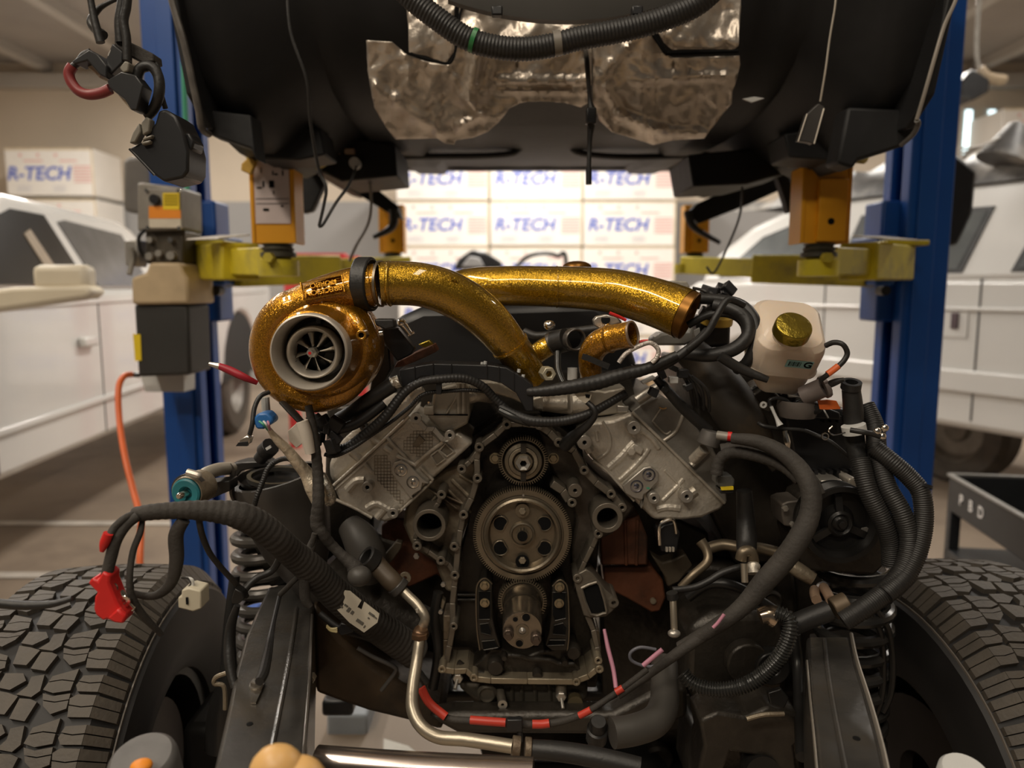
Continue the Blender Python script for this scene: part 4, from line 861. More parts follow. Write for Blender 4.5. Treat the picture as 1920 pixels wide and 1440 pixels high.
# water ports
for (x, y, r0, r1) in ((195, 940, 105, 140), (1655, 880, 88, 130)):
    p_ = obj('water_port', MB().lathe([(M(r0 / 4.364, 1.33), -.07), (M(r0 / 4.364, 1.33), 0), (M(r1 / 4.364, 1.33), 0), (M(r1 / 4.364, 1.33) * 1.05, -.06)], W(*c5(x, y), 1.33), seg=40), fg, en, bev=.001)
    obj('port_bore', MB().cyl(W(*c5(x, y), 1.33) + Vector((0, .065, 0)), M(r0 / 4.364, 1.33), .002), ink_hole, p_)
rp = obj('oil_cooler_port', MB().prism(KL(c6, [(1370, 180), (1480, 120), (1530, 150), (1640, 290), (1740, 370), (1745, 420), (1690, 470), (1640, 510), (1520, 520), (1460, 500), (1400, 300)]), 1.34, 1.40), fg, en, bev=.002)
obj('port_opening', MB().prism(KL(c6, [(1445, 280), (1565, 230), (1600, 290), (1640, 450), (1620, 470), (1520, 480)]), 1.338, 1.345), ink_hole, rp)
obj('port_rim', MB().tube([W(*c6(x, y), 1.336) for x, y in ((1440, 275), (1565, 225), (1605, 290), (1648, 455), (1620, 480), (1515, 488), (1440, 275))], .0028, 6, sub=2), fg, rp)
obj('bolt_boss', MB().bosses([c6(1705, 395)], 20 / 4.364, 44 / 4.364, 1.33, 1.40), fg, rp)
# gears
def gear(px, py, Y, rpx, teeth, name, th, web, holes=None):
    c = W(px, py, Y); r = M(rpx, Y); n = teeth; vs = []; hh = M(6, Y)
    rim = r * .84
    ringf = []
    for i in range(n):
        for k, q in ((0, r - hh), (.25, r - hh), (.38, r), (.62, r), (.75, r - hh)):
            a = 2 * PI * (i + k) / n; vs.append((q * math.cos(a), q * math.sin(a)))
    m = len(vs); V = [c + Vector((x, 0, y)) for x, y in vs] + [c + Vector((x, th, y)) for x, y in vs]
    inn = [Vector((x, 0, y)).normalized() * rim + c for x, y in vs] + [Vector((x, 0, y)).normalized() * rim + c + Vector((0, th, 0)) for x, y in vs]
    fs = [(i, (i + 1) % m, (i + 1) % m + m, i + m) for i in range(m)]
    fs += [(i, (i + 1) % m, 2 * m + (i + 1) % m, 2 * m + i) for i in range(m)] + [(i + m, (i + 1) % m + m, 3 * m + (i + 1) % m, 3 * m + i) for i in range(m)]
    g_ = obj(name, MB().add(V + inn, fs), steel, en, smooth=.4)
    obj('web', MB().lathe([(q * r, h_) for q, h_ in web], c, seg=56), steel, g_, smooth=.5)
    return g_, c, r
g1, gc1, gr1 = gear(*c5(965, 415), 1.335, 48, 62, 'camshaft_gear', .02, [(.86, -.004), (.80, -.010), (.76, -.012), (.74, .002), (.60, .004), (.56, -.004), (.42, -.006), (.40, -.012), (.0, -.012)])
obj('retainer_ring', MB().ring(gc1 + Vector((0, .003, 0)), gr1 * .43, gr1 * .58, .010), alu2, g1, bev=.001)
obj('drive_slot', MB().box(gc1 + Vector((0, -.003, gr1 * .57)), (.010, .016, .018)), dsteel, g1)
obj('drive_slot', MB().box(gc1 + Vector((0, -.003, -gr1 * .57)), (.010, .016, .018)), dsteel, g1)
obj('washer', MB().ring(gc1 + Vector((0, -.004, 0)), .006, .0165, .005), steel, g1)
nt = obj('hex_nut', MB().lathe([(.0065, .011), (.0128, .013), (.0145, .010), (.0145, 0), (0.0065, 0)], gc1 + Vector((0, -.008, 0)), seg=6, close=True), alu3, g1, smooth=.3)
obj('socket', MB().cyl(gc1 + Vector((0, -.010, 0)), .0066, .001), ink_hole, nt)
g2, gc2, gr2 = gear(*c5(958, 1020), 1.325, 96, 132, 'idler_gear', .02, [(.86, -.003), (.80, -.002), (.78, .004), (.74, .006), (.70, .004), (.68, -.008), (.655, -.012), (.26, -.010), (.25, -.003), (.22, -.002), (.20, -.006), (.12, -.006), (.12, .004), (.10, .004), (.0, -.012)])
for dx, dy in ((-41, 22), (41, 22), (-41, -24), (41, -24)):
    a0 = math.atan2(dy, dx); mb = MB(); pts = []
    cx_, cy_ = 979.5 + dx, 1003.7 - dy
    poly = []
    for i in range(18):
        a = 2 * PI * i / 18; x, y = 14 * math.cos(a), 13.5 * math.sin(a)
        rr_ = math.hypot(x + dx, y + dy)
        if rr_ < 37: k = 37 / rr_; x, y = (x + dx) * k - dx, (y + dy) * k - dy
        poly.append((cx_ + x, cy_ - y))
    h_ = obj('lightening_hole', MB().prism(poly, 1.332, 1.340), ink_hole, g2)
    obj('hole_rim', MB().tube([W(x, y, 1.3325) for x, y in poly + poly[:1]], .0012, 6, sub=1), steel, g2)
for dy, dark in ((-47, 0), (49, 1)):
    c_ = W(979.5, 1003.7 + dy, 1.331)
    obj('bolt_recess', MB().cyl(c_, M(13.5, 1.331), .003), ink_hole if dark else steel, g2)
    b_ = obj('bolt', hexnut(MB(), c_ + Vector((0, -.003, .004 if dark else 0)), .0068, .006), alu2, g2)
obj('hub_bore', MB().cyl(gc2 + Vector((0, -.005, 0)), gr2 * .105, .002), ink_hole, g2)
for x in (-3, 3): obj('hub_mark', MB().box(gc2 + Vector((M(x, 1.3), -.0065, M(15, 1.3))), (.0012, .001, .005)), ink_hole, g2)
obj('timing_dot', MB().cyl(W(*c5(966, 690), 1.318), .0018, .004), alu3, g2)
# fixings beside cam gear
for x in (735, 1210): obj('bolt', hexnut(MB().cyl(W(*c5(x, 385), 1.37), .0105, .006), W(*c5(x, 385), 1.364), .008, .008), mat('brass_bolt', (.40, .33, .22), .8, .35), en)
obj('idler_arm', MB().tube([W(*c5(1215, 610), 1.37), W(*c5(1300, 660), 1.37)], M(9, 1.37), 12, flat=.6), fg, en)
# crank
g3, gc3, gr3 = gear(*c6(958, 390), 1.325, 48, 56, 'crank_gear', .022, [(.86, 0), (.80, -.002), (.0, -.002)])
sn = obj('crank_snout', MB().lathe([(.036, 0), (.0365, .012), (.034, .016), (.034, .045), (.036, .050), (.036, .056), (.0345, .060), (.0345, .112), (.033, .116), (0, .116)], gc3, (-.015, -1, 0), 48), mat('polished_oily_steel', (.30, .26, .21), .95, .26, .15, 20, bump=.05, bscale=80), en)
fc = gc3 + Vector((-.0018, -.1165, 0))
for dx, dz, r_, nm in ((-.012, .0205, .0045, 'dowel_hole'), (.0065, .024, .0072, 'bolt_hole'), (-.005, -.023, .0065, 'bolt_hole')):
    hb = obj(nm, MB().ring(fc + Vector((dx, 0, dz)), r_ * .95, r_ * 1.15, .0006), steel, sn)
    obj('bore', MB().cyl(fc + Vector((dx, .0, dz)), r_ * .97, .0005), ink_hole, sn)
obj('centre_drill', MB().ring(fc, .0065, .0115, .001), steel, sn)
obj('centre_point', MB().lathe([(.006, 0), (0, .0035)], fc, seg=20), alu3, sn)
for dx, dz in ((-.024, -.004), (.0235, -.0125)):
    b_ = obj('crank_bolt', MB().lathe([(.0, .0), (.0095, 0), (.0095, .008), (.008, .010), (.0, .010)], fc + Vector((dx, 0, dz)), (0, -1, 0), 20), mat('dark_bolt', (.12, .09, .07), .7, .35), sn)
    obj('bolt_shank', MB().cyl(fc + Vector((dx, -.009, dz - .0)), .0065, .009, (0, -1, 0), 6), mat('dark_bolt', (.12, .09, .07)), b_)
# brackets either side of crank
def brk(pts, holes, bolts):
    b_ = obj('guide_bracket', MB().prism(KL(c6, pts), 1.335, 1.39), mat('black_bracket_casting', (.045, .040, .033), .5, .36, .2, 20), en, bev=.002)
    for h_ in holes: obj('bracket_window', MB().prism(KL(c6, h_), 1.333, 1.336), ink_hole, b_)
    for h_ in holes: obj('window_rim', MB().tube([W(*c6(x, y), 1.333) for x, y in h_ + h_[:1]], .0010, 6, sub=1), mat('black_bracket_casting', (.045, .040, .033)), b_)
    for x, y in bolts: obj('bolt', hexnut(MB().cyl(W(*c6(x, y), 1.335), .009, .003), W(*c6(x, y), 1.332), .0062, .008), mat('brass_bolt', (.36, .28, .12)), b_)
    obj('bracket_edge', MB().tube([W(*c6(x, y), 1.334) for x, y in pts[:6]], .0016, 6, sub=3), steel, b_)
brk([(610, 780), (585, 600), (580, 300), (610, 215), (660, 195), (710, 240), (715, 520), (740, 640), (780, 760), (700, 790)], [[(600, 300), (700, 300), (700, 510), (690, 530), (600, 530)], [(610, 570), (680, 560), (705, 620), (700, 660), (620, 640)], [(625, 710), (730, 700), (760, 760), (640, 780)]], [(650, 250), (650, 390)])
brk([(1325, 790), (1340, 620), (1330, 300), (1300, 225), (1255, 210), (1205, 260), (1195, 500), (1175, 640), (1145, 740), (1200, 790)], [[(1205, 310), (1315, 310), (1315, 520), (1225, 540), (1205, 500)], [(1215, 580), (1290, 560), (1325, 600), (1310, 660), (1205, 650)], [(1180, 700), (1310, 700), (1300, 740), (1160, 745)]], [(1262, 262), (1258, 395)])
# oil pump area casting
op = obj('oil_pump_cover', MB().prism(KL(c6, [(620, 860), (700, 760), (800, 770), (870, 820), (1000, 830), (1100, 790), (1330, 760), (1420, 760), (1420, 830), (1380, 880), (1440, 950), (1500, 1000), (640, 990), (520, 940)]), 1.35, 1.41), dsteel, en, bev=.004)
for x, y, r_ in ((740, 890, 75), (1370, 770, 65), (1080, 960, 45), (1300, 850, 30), (810, 810, 26)):
    obj('round_boss', MB().lathe([(M(r_ / 4.364, 1.34), 0), (M(r_ / 4.364, 1.34), .015), (M(r_ / 4.364, 1.34) * .8, .02), (0, .02)], W(*c6(x, y), 1.35), seg=24), dsteel, op)
obj('cast_ridge', MB().tube([W(*c6(x, y), 1.345) for x, y in ((840, 820), (950, 830), (1020, 850), (1180, 860), (1260, 890), (1380, 890))], .005, 8), dsteel, op)
obj('cast_ridge', MB().tube([W(*c6(x, y), 1.345) for x, y in ((430, 880), (520, 940), (640, 975))], .006, 8), dsteel, op)
for y in (330, 370): obj('cast_ridge', MB().tube([W(*c6(430, y), 1.41), W(*c6(580, y), 1.41)], .003, 6), dsteel, en)
# oil pan front
pn_ = obj('oil_pan', MB().prism(KL(c6, [(430, 1050), (1500, 1060), (1490, 1200), (1300, 1250), (1200, 1280), (1000, 1290), (850, 1270), (560, 1200), (450, 1110)]), 1.36, 1.7), mat('pan_casting', (.13, .115, .09), .5, .5, .2, 12, bump=.3), en, bev=.01)
for x in (870, 950, 1060, 1180): obj('pan_rib', MB().tube([W(*c6(x, 1060), 1.355), W(*c6(x + 5, 1270), 1.36)], .004, 6), MATS['pan_casting'], pn_)
obj('round_plug', MB().lathe([(M(20, 1.35), 0), (M(20, 1.35), .012), (M(15, 1.35), .018), (M(13, 1.35), .012), (0, .012)], W(*c6(670, 1110), 1.355), seg=28), MATS['pan_casting'], pn_)
obj('drain_boss', MB().tube([W(*c6(770, 1090), 1.36), W(*c6(795, 1220), 1.325)], M(9, 1.34), 14), fg, pn_)
obj('drain_ring', MB().ring(W(*c6(796, 1222), 1.32), .003, .009, .003), alu3, pn_)
for (a, b) in (((430, 1010), (405, 1100)), ((1275, 1160), (1290, 1260))):
    st = obj('stud', MB().tube([W(*c6(*a), 1.33), W(*c6(*b), 1.31)], .0032, 10), alu3, pn_); obj('nut', hexnut(MB(), W(*c6(*a), 1.33) + Vector((0, .003, 0)), .010, .008), alu3, pn_)
obj('sensor_puck', MB().cyl(W(*c6(1385, 1185), 1.35), M(15, 1.35), .015), mat('tan_casting', (.20, .16, .09), .5, .45), pn_)
obj('boss_column', MB().tube([W(*c6(1275, 1060), 1.345), W(*c6(1275, 1160), 1.34)], .011, 12), fg, pn_)

# ---- cylinder heads
def relief(parent, pts, r_, Y, k, m=alu, name='cast_relief', flat=1.):
    return obj(name, MB().tube([W(*k(x, y), Y) for x, y in pts], M(r_ / 4.364, Y), 10, flat=flat), m, parent)
hl = obj('cylinder_head', MB().prism(KL(c3, [(280, 1010), (600, 730), (900, 440), (1060, 520), (1180, 640), (1300, 560), (1430, 660), (1090, 960), (930, 1120), (760, 1290), (700, 1310), (600, 1270), (330, 1130)]), 1.36, 1.75), alu, en, bev=.006)
hl['label'] = 'cylinder head on the left bank under the turbo'
vcl = obj('valve_cover', MB().prism(KL(c3, [(240, 830), (350, 640), (480, 520), (640, 350), (760, 360), (900, 430), (600, 720), (280, 1005), (250, 930)]), 1.385, 1.8), alu, en, bev=.010)
relief(hl, [(285, 1005), (600, 722), (900, 440)], 13, 1.36, c3, name='cover_seam')
relief(hl, [(300, 1040), (600, 770), (860, 540)], 7, 1.36, c3)
relief(hl, [(1100, 960), (960, 1095), (800, 1240)], 12, 1.36, c3, name='deck_edge')
relief(hl, [(960, 830), (1060, 740), (1180, 650)], 16, 1.355, c3)
relief(hl, [(1000, 860), (1100, 960)], 14, 1.355, c3)
relief(hl, [(800, 760), (960, 840)], 20, 1.357, c3)
relief(hl, [(720, 610), (800, 700), (900, 800)], 14, 1.357, c3)
relief(hl, [(540, 830), (600, 900)], 20, 1.357, c3)
relief(hl, [(300, 1120), (460, 1190), (600, 1270)], 14, 1.362, c3)
relief(hl, [(400, 1040), (470, 970), (540, 960)], 40, 1.362, c3, name='cast_boss')
relief(hl, [(560, 1190), (640, 1150), (740, 1200)], 34, 1.362, c3, name='cast_boss')
relief(hl, [(640, 1270), (700, 1200)], 30, 1.36, c3, name='cast_boss')
relief(hl, [(700, 690), (760, 730)], 30, 1.358, c3, name='cast_boss')
relief(hl, [(600, 620), (700, 690)], 26, 1.37, c3, name='cast_boss')
relief(hl, [(430, 730), (500, 790)], 36, 1.37, c3, name='cast_boss')
for x, y in ((560, 1022), (770, 1235)):
    b_ = obj('threaded_boss', MB().bosses([c3(x, y)], 17 / 4.364, 46 / 4.364, 1.335, 1.37), alu3, hl, bev=.001); obj('bolt_hole', MB().cyl(W(*c3(x, y), 1.335) + Vector((0, .012, 0)), M(4.2, 1.33), .002), ink_hole, b_)
def plate(parent, k, outline, circles, bl=False):
    p_ = obj('machined_plate', MB().prism(KL(k, outline), 1.347, 1.37), alu3, parent, bev=.0015)
    for x, y in circles:
        obj('plug_ring', MB().ring(W(*k(x, y), 1.3475), M(10.5, 1.35), M(12.5, 1.35), .0012), dsteel, p_)
        obj('core_plug', MB().lathe([(M(12, 1.35), .0005), (M(10, 1.35), .001), (M(9, 1.35), -.003), (M(5, 1.35), .0), (0, .001)], W(*k(x, y), 1.3465), seg=28), mat('bluish_plug', (.28, .28, .34), .95, .18) if bl else mat('bright_plug', (.6, .55, .48), .95, .2), p_)
    return p_
plate(hl, c3, [(755, 870), (780, 820), (840, 800), (890, 825), (1010, 950), (1065, 985), (1060, 992), (1010, 985), (1000, 1040), (940, 1075), (925, 1090), (935, 1115), (915, 1110), (765, 910)], [(837, 880), (935, 978)])
br_ = obj('steel_strap', MB().band(KL(c3, [(930, 430), (960, 455), (1040, 545), (1105, 545), (1180, 630), (1240, 600)]), 10, 1.335, 1.345), alu3, hl, bev=.001)
for x, y in ((960, 455), (1237, 595)):
    obj('strap_eye', MB().bosses([c3(x, y)], 16 / 4.364, 45 / 4.364, 1.333, 1.347), alu3, br_, bev=.0008); obj('bolt_hole', MB().cyl(W(*c3(x, y), 1.336), M(3.8, 1.33), .001), ink_hole, br_)
for (x0, y0, x1, y1, x2, y2, x3, y3) in ((1080, 760, 1140, 715, 1200, 790, 1130, 840), (1150, 720, 1200, 660, 1270, 730, 1215, 770)):
    q = [(x0, y0), (x1, y1), (x2, y2), (x3, y3)]
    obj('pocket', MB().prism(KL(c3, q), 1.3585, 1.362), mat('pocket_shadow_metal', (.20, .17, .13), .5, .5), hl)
    obj('pocket_rim', MB().tube([W(*c3(*p), 1.357) for p in q + q[:1]], .0022, 6, sub=1), alu, hl)
# grid pattern cast in
mb = MB()
def gridlines(k, x0, y0, x1, y1, st, test):
    for i in range(int((x1 - x0) / st) + 1):
        for j in range(int((y1 - y0) / st) + 1):
            x = x0 + i * st; y = y0 + j * st
            if test(x, y) and test(x + st, y): mb.beam(W(*k(x, y), 1.3595), W(*k(x + st, y), 1.3595), .0016, .0007)
            if test(x, y) and test(x, y + st): mb.beam(W(*k(x, y), 1.3595), W(*k(x, y + st), 1.3595), .0016, .0007)
gridlines(c3, 860, 560, 1110, 770, 26, lambda x, y: (x - 860) + (y - 560) > 60 and (x - 860) < 260 and y < 560 + 230 - abs(x - 985) * .5)
gridlines(c3, 620, 760, 860, 1150, 26, lambda x, y: x - 620 > (y - 940) * .9 and x < 740 + (y - 760) * .33)
gl = obj('cast_grid', mb, alu2, hl); gl['kind'] = 'stuff'
obj('part_tag', MB().prism(KL(c3, [(930, 680), (985, 590), (1035, 640), (975, 690)]), 1.356, 1.361), alu2, hl, bev=.0008)
# intake runner block left
ir = obj('intake_runner', MB().prism(KL(c3, [(1100, 250), (1160, 200), (1310, 165), (1390, 190), (1400, 420), (1385, 500), (1250, 570), (1170, 560), (1100, 500), (1040, 430), (1080, 410)]), 1.35, 1.6), mat('pale_cast_aluminium', (.46, .42, .35), .5, .45, .1, 14, bump=.3, bscale=140), en, bev=.006)
obj('gasket_line', MB().tube([W(*c3(1040, 425), 1.346), W(*c3(1385, 428), 1.346)], .0016, 6), ink_hole, ir)
for x in (1310, 1350): obj('runner_rib', MB().tube([W(*c3(x, 170), 1.347), W(*c3(x, 415), 1.347)], .005, 8), MATS['pale_cast_aluminium'], ir)
obj('triangle_rib', MB().tube([W(*c3(1210, 412), 1.347), W(*c3(1300, 270), 1.347)], .002, 6), MATS['pale_cast_aluminium'], ir)
nb = obj('side_fitting', MB().box(W(*c3(1070, 385), 1.335), (.018, .02, .016)), MATS['pale_cast_aluminium'], ir, bev=.002); obj('bolt', hexnut(MB(), W(*c3(1072, 345), 1.335), .004, .006, (0, 0, 1)), chrome, ir)
obj('runner_tube', MB().tube([W(*c3(1380, 280), 1.37), W(*c3(1480, 260), 1.38), W(*c3(1580, 290), 1.42)], [.014, .014, .011], 14), alu, ir)
obj('upper_casting', MB().prism(KL(c3, [(1400, 160), (1560, 150), (1640, 160), (1780, 240), (1890, 320), (1860, 350), (1750, 300), (1620, 260), (1400, 250)]), 1.36, 1.45), MATS['pale_cast_aluminium'], en, bev=.008)
cp = obj('crossover_pipe', MB().tube([W(*c3(x, y), 1.36) for x, y in ((800, 420), (860, 350), (950, 260), (1020, 220))], [.016, .017, .013, .009], 14), alu, en)
# right head
hr = obj('cylinder_head', MB().prism(KL(c4, [(540, 600), (640, 490), (830, 470), (980, 410), (1360, 780), (1740, 1150), (1720, 1200), (1560, 1270), (1400, 1290), (1160, 1285), (1040, 1170), (880, 1010), (640, 770)]), 1.36, 1.75), alu, en, bev=.006)
hr['label'] = 'cylinder head on the right bank'
vcr = obj('valve_cover', MB().prism(KL(c4, [(980, 400), (1060, 340), (1230, 270), (1330, 340), (1420, 420), (1640, 690), (1730, 860), (1760, 1140), (1740, 1150), (1360, 770)]), 1.385, 1.8), mat('dusty_valve_cover', (.26, .24, .21), .4, .5, .12, 10, bump=.3, bscale=100), en, bev=.010)
relief(hr, [(985, 405), (1240, 650), (1480, 890), (1740, 1150)], 13, 1.36, c4, name='cover_seam')
relief(vcr, [(1240, 640), (1340, 560), (1400, 430)], 16, 1.385, c4)
relief(vcr, [(1470, 840), (1600, 710)], 32, 1.38, c4, name='cover_boss')
relief(vcr, [(1150, 480), (1220, 370)], 8, 1.384, c4); relief(vcr, [(1150, 480), (1250, 580), (1300, 560)], 8, 1.384, c4)
relief(hr, [(740, 480), (800, 600), (790, 720), (700, 790)], 14, 1.36, c4)
relief(hr, [(790, 860), (900, 760), (960, 690), (1000, 650)], 40, 1.365, c4, name='cast_boss')
relief(hr, [(880, 960), (1000, 850), (1080, 760), (1120, 700)], 22, 1.36, c4)
relief(hr, [(660, 800), (780, 890), (880, 1000), (1000, 1130)], 12, 1.36, c4, name='deck_edge')
relief(hr, [(1060, 560), (1140, 620), (1200, 700)], 26, 1.362, c4, name='cast_boss')
relief(hr, [(1250, 880), (1330, 960), (1380, 1020)], 12, 1.36, c4)
relief(hr, [(1230, 1130), (1340, 1020), (1400, 950)], 22, 1.362, c4)
relief(hr, [(1180, 1200), (1260, 1180), (1370, 1190)], 40, 1.365, c4, name='cast_boss')
relief(hr, [(1430, 1090), (1500, 1040)], 45, 1.362, c4, name='cast_boss')
relief(hr, [(700, 640), (690, 560)], 16, 1.36, c4)
obj('hex_plug', hexnut(MB(), W(*c4(975, 725), 1.352), .008, .006), alu, hr)
obj('flat_pad', MB().prism(KL(c4, [(1000, 660), (1080, 700), (1060, 760), (960, 700)]), 1.352, 1.36), alu, hr, bev=.002)
plate(hr, c4, [(905, 1010), (960, 960), (1080, 860), (1140, 850), (1200, 900), (1200, 970), (1130, 1040), (1080, 1080), (1080, 1160), (1060, 1200), (1050, 1180), (1070, 1120), (1000, 1110), (930, 1070)], [(1120, 918), (1020, 1012)], True)
obj('paint_mark', MB().prism(KL(c4, [(1098, 1022), (1125, 1022), (1130, 1036), (1105, 1034)]), 1.3455, 1.347), green, hr)
for x, y, r_ in ((1000, 535, 58), (1165, 1112, 50), (1432, 1098, 56), (595, 655, 62)):
    b_ = obj('threaded_boss', MB().bosses([c4(x, y)], 17 / 4.364, r_ / 4.364, 1.335, 1.38), alu3, hr, bev=.001); obj('bolt_hole', MB().cyl(W(*c4(x, y), 1.335) + Vector((0, .012, 0)), M(4.2, 1.33), .002), ink_hole, b_)
relief(hr, [(610, 680), (640, 730)], 40, 1.35, c4, alu3, 'boss_ear')
ic = obj('intake_casting', MB().prism(KL(c4, [(160, 290), (360, 240), (560, 210), (760, 230), (930, 200), (900, 330), (950, 370), (960, 410), (700, 440), (560, 440), (180, 390)]), 1.40, 1.6), mat('pale_cast_aluminium', (.46, .42, .35)), en, bev=.008)
obj('casting_barrel', MB().tube([W(*c4(250, 330), 1.40), W(*c4(450, 330), 1.40)], .016, 16), alu, ic); obj('casting_barrel', MB().ring(W(*c4(490, 330), 1.39), .001, .02, .03, (1, 0, 0)), alu, ic)
obj('casting_post', MB().tube([W(*c4(510, 250), 1.385), W(*c4(510, 400), 1.385)], .008, 10), alu, ic); obj('casting_post', MB().tube([W(*c4(600, 250), 1.385), W(*c4(600, 400), 1.385)], .011, 10), alu, ic)
obj('small_bracket', MB().prism(KL(c4, [(860, 350), (960, 360), (950, 410), (860, 410)]), 1.375, 1.385), alu3, ic, bev=.002)
obj('fuel_rail_tip', MB().tube([W(*c4(1020, 310), 1.37), W(*c4(1110, 250), 1.37), W(*c4(1190, 195), 1.37)], [.010, .010, .008], 12), alu3, vcr)
obj('orange_mark', MB().tube([W(*c4(1205, 365), 1.3825), W(*c4(1235, 378), 1.3825), W(*c4(1265, 370), 1.3825)], .0012, 5), mat('tan_mark', (.6, .33, .1)), vcr)
obj('glow_plug_boss', MB().tube([W(*c3(520, 500), 1.38), W(*c3(560, 560), 1.37)], .009, 12), satin, vcl); obj('bolt', hexnut(MB(), W(*c3(520, 498), 1.37), .005, .006), chrome, vcl)
# lower engine brown mounts
obj('engine_mount', MB().prism(KL(d3, [(620, 100), (700, 40), (860, 60), (900, 220), (1000, 330), (1140, 430), (1120, 560), (1040, 470), (830, 570), (700, 520), (640, 360), (740, 230), (620, 200)]), 1.44, 1.5), rust, en, bev=.004)
obj('engine_mount', MB().prism(KL(d4, [(20, 190), (200, 60), (330, 20), (400, 200), (400, 425), (30, 425)]), 1.42, 1.52), rust, en, bev=.004)
obj('engine_mount', MB().prism(KL(d4, [(40, 430), (430, 430), (520, 540), (545, 680), (500, 790), (430, 800), (240, 690), (60, 600)]), 1.45, 1.5), rust, en, bev=.004)
obj('bolt', MB().cyl(W(*d4(440, 700), 1.45), .006, .006), alu2, en)
relief(en, [(220, 60), (230, 420)], 14, 1.418, d4, rust, 'mount_rib'); relief(en, [(320, 60), (310, 420)], 14, 1.418, d4, rust, 'mount_rib')
obj('mount_plate', MB().prism(KL(d4, [(430, 345), (520, 400), (600, 380), (700, 330), (760, 430), (650, 560), (560, 600), (540, 520)]), 1.43, 1.47), mat('brown_casting', (.10, .08, .055), .4, .5, .2, 12, bump=.3), en, bev=.004)
obj('lower_block', MB().prism([(700, 1000), (860, 1060), (840, 1300), (1130, 1300), (1120, 1060), (1300, 1010), (1500, 1050), (1500, 1200), (1240, 1330), (780, 1330), (600, 1200), (600, 1020)], 1.56, 1.9), dsteel, en, bev=.01)
obj('manifold_plenum', MB().prism([(735, 600), (790, 575), (1120, 565), (1170, 600), (1200, 700), (1180, 760), (740, 760), (720, 680)], 1.56, 1.85), mat('plenum_black', (.013, .013, .014), 0, .4, .1, 10), en, bev=.02)
obj('side_gap_fill', MB().prism([(1170, 900), (1240, 960), (1330, 1000), (1330, 1075), (1170, 1075)], 1.53, 1.7), dsteel, en, bev=.008)  # dark fill added to hide bright floor right of the engine
obj('side_gap_fill', MB().prism([(612, 760), (700, 760), (700, 1060), (640, 1060), (606, 980)], 1.55, 1.7), dsteel, en, bev=.008)  # dark fill added behind the left head, hides the bright gap
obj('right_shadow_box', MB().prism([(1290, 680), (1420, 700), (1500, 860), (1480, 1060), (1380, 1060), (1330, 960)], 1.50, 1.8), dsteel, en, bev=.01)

# ============================================================ TURBO
tb = thing('turbocharger', 'gold metalflake turbocharger with silver inlet ring and exposed compressor wheel', 'turbocharger', W(589, 760, 1.25))
cV = (589, 653)
sp = []
for i in range(19):
    th = R(-62 + i * 16.5); rt = 21 + i * .78; Rp = 121 - rt
    sp.append((W(cV[0] + Rp * math.cos(th), cV[1] + Rp * math.sin(th), 1.235 - .0005 * i), M(rt, 1.235)))
sp += [(W(560, 575, 1.228), M(36, 1.23)), (W(598, 559, 1.23), M(37, 1.23)), (W(640, 546, 1.235), M(38, 1.235)), (W(678, 537, 1.24), M(38.5, 1.24)), (W(706, 533, 1.243), M(39, 1.24))]
hs_ = obj('compressor_housing', MB().tube([p for p, _ in sp], [q for _, q in sp], 32, sub=5), gold2, tb, smooth=1.3)
cI = W(584, 659, 1.15)
obj('housing_face', MB().lathe([(M(72, 1.15), .012), (M(76, 1.15), .010), (M(79, 1.15), -.010), (M(82, 1.15), -.028), (M(86, 1.15), -.046), (M(93, 1.17), -.050), (M(96, 1.18), -.060), (M(104, 1.2), -.072), (M(108, 1.2), -.12), (0, -.12)], cI, (0, -1, .0), 64), gold2, tb, smooth=.8)
rr1 = M(73.5, 1.12)
ci = W(578, 661, 1.115)
obj('inlet_ring', MB().lathe([(rr1 * .885, -.065), (rr1 * .90, -.01), (rr1 * .945, 0), (rr1 * .98, -.001), (rr1, -.006), (rr1 * 1.0, -.05)], ci, (0, -1, 0), 64), brt, tb, smooth=.9)
obj('inlet_step', MB().lathe([(rr1 * .89, -.062), (rr1 * .75, -.068), (rr1 * .66, -.066)], ci, (0, -1, 0), 64), plas, tb)
ri = M(49.5, 1.16); cj = W(584.5, 661, 1.155)
obj('shroud_ring', MB().lathe([(ri * .76, -.028), (ri * .80, -.012), (ri * .88, -.002), (ri * .95, 0), (ri, -.003), (ri, -.035)], cj, (0, -1, 0), 56), brt, tb, smooth=.9)
for a in (90, 210, 330): obj('shroud_strut', MB().box(ci + Vector((rr1 * .80 * math.cos(R(a)) + .003, .058, rr1 * .80 * math.sin(R(a)))), (.007, .012, .012)), plas, tb)
cw_ = obj('compressor_wheel', MB().lathe([(0, -.002), (.0065, -.002), (.008, -.012), (.014, -.028), (.034, -.036), (.034, -.04), (0, -.04)], cj + Vector((0, .004, 0)), (0, -1, 0), 32), mat('wheel_back_dark', (.05, .048, .045), .7, .4), tb)
bl_m = mat('billet_blade', (.50, .47, .42), .95, .28)
for k in range(8):
    for half in (0,):
        a0 = 2 * PI * (k + .5 * half) / 8 + .20; vs = []
        n_ = 6
        for i in range(n_ + 1):
            t = i / n_; rr_ = .007 + (ri * .775 - .007) * t
            y0 = (.008 if not half else .018) + .004 * t; tw_ = .10 * t
            for (yy, da) in ((y0, 0), (y0 + .022, -.42)):
                a = a0 + tw_ + da; vs.append(cj + Vector((rr_ * math.cos(a), yy + .004, rr_ * math.sin(a))))
        b_ = obj('blade', MB().add(vs, [(2 * i, 2 * i + 1, 2 * i + 3, 2 * i + 2) for i in range(n_)]), bl_m, cw_, smooth=1.2)
        s = b_.modifiers.new('s', 'SOLIDIFY'); s.thickness = .0011
ct = cj + Vector((0, .004, 0))
obj('shaft_nut', MB().lathe([(0, .012), (.0045, .012), (.0062, .009), (.0082, .006), (.0082, 0), (.009, -.006), (.007, -.012)], ct, (0, -1, 0), 6), alu3, cw_, smooth=.3)
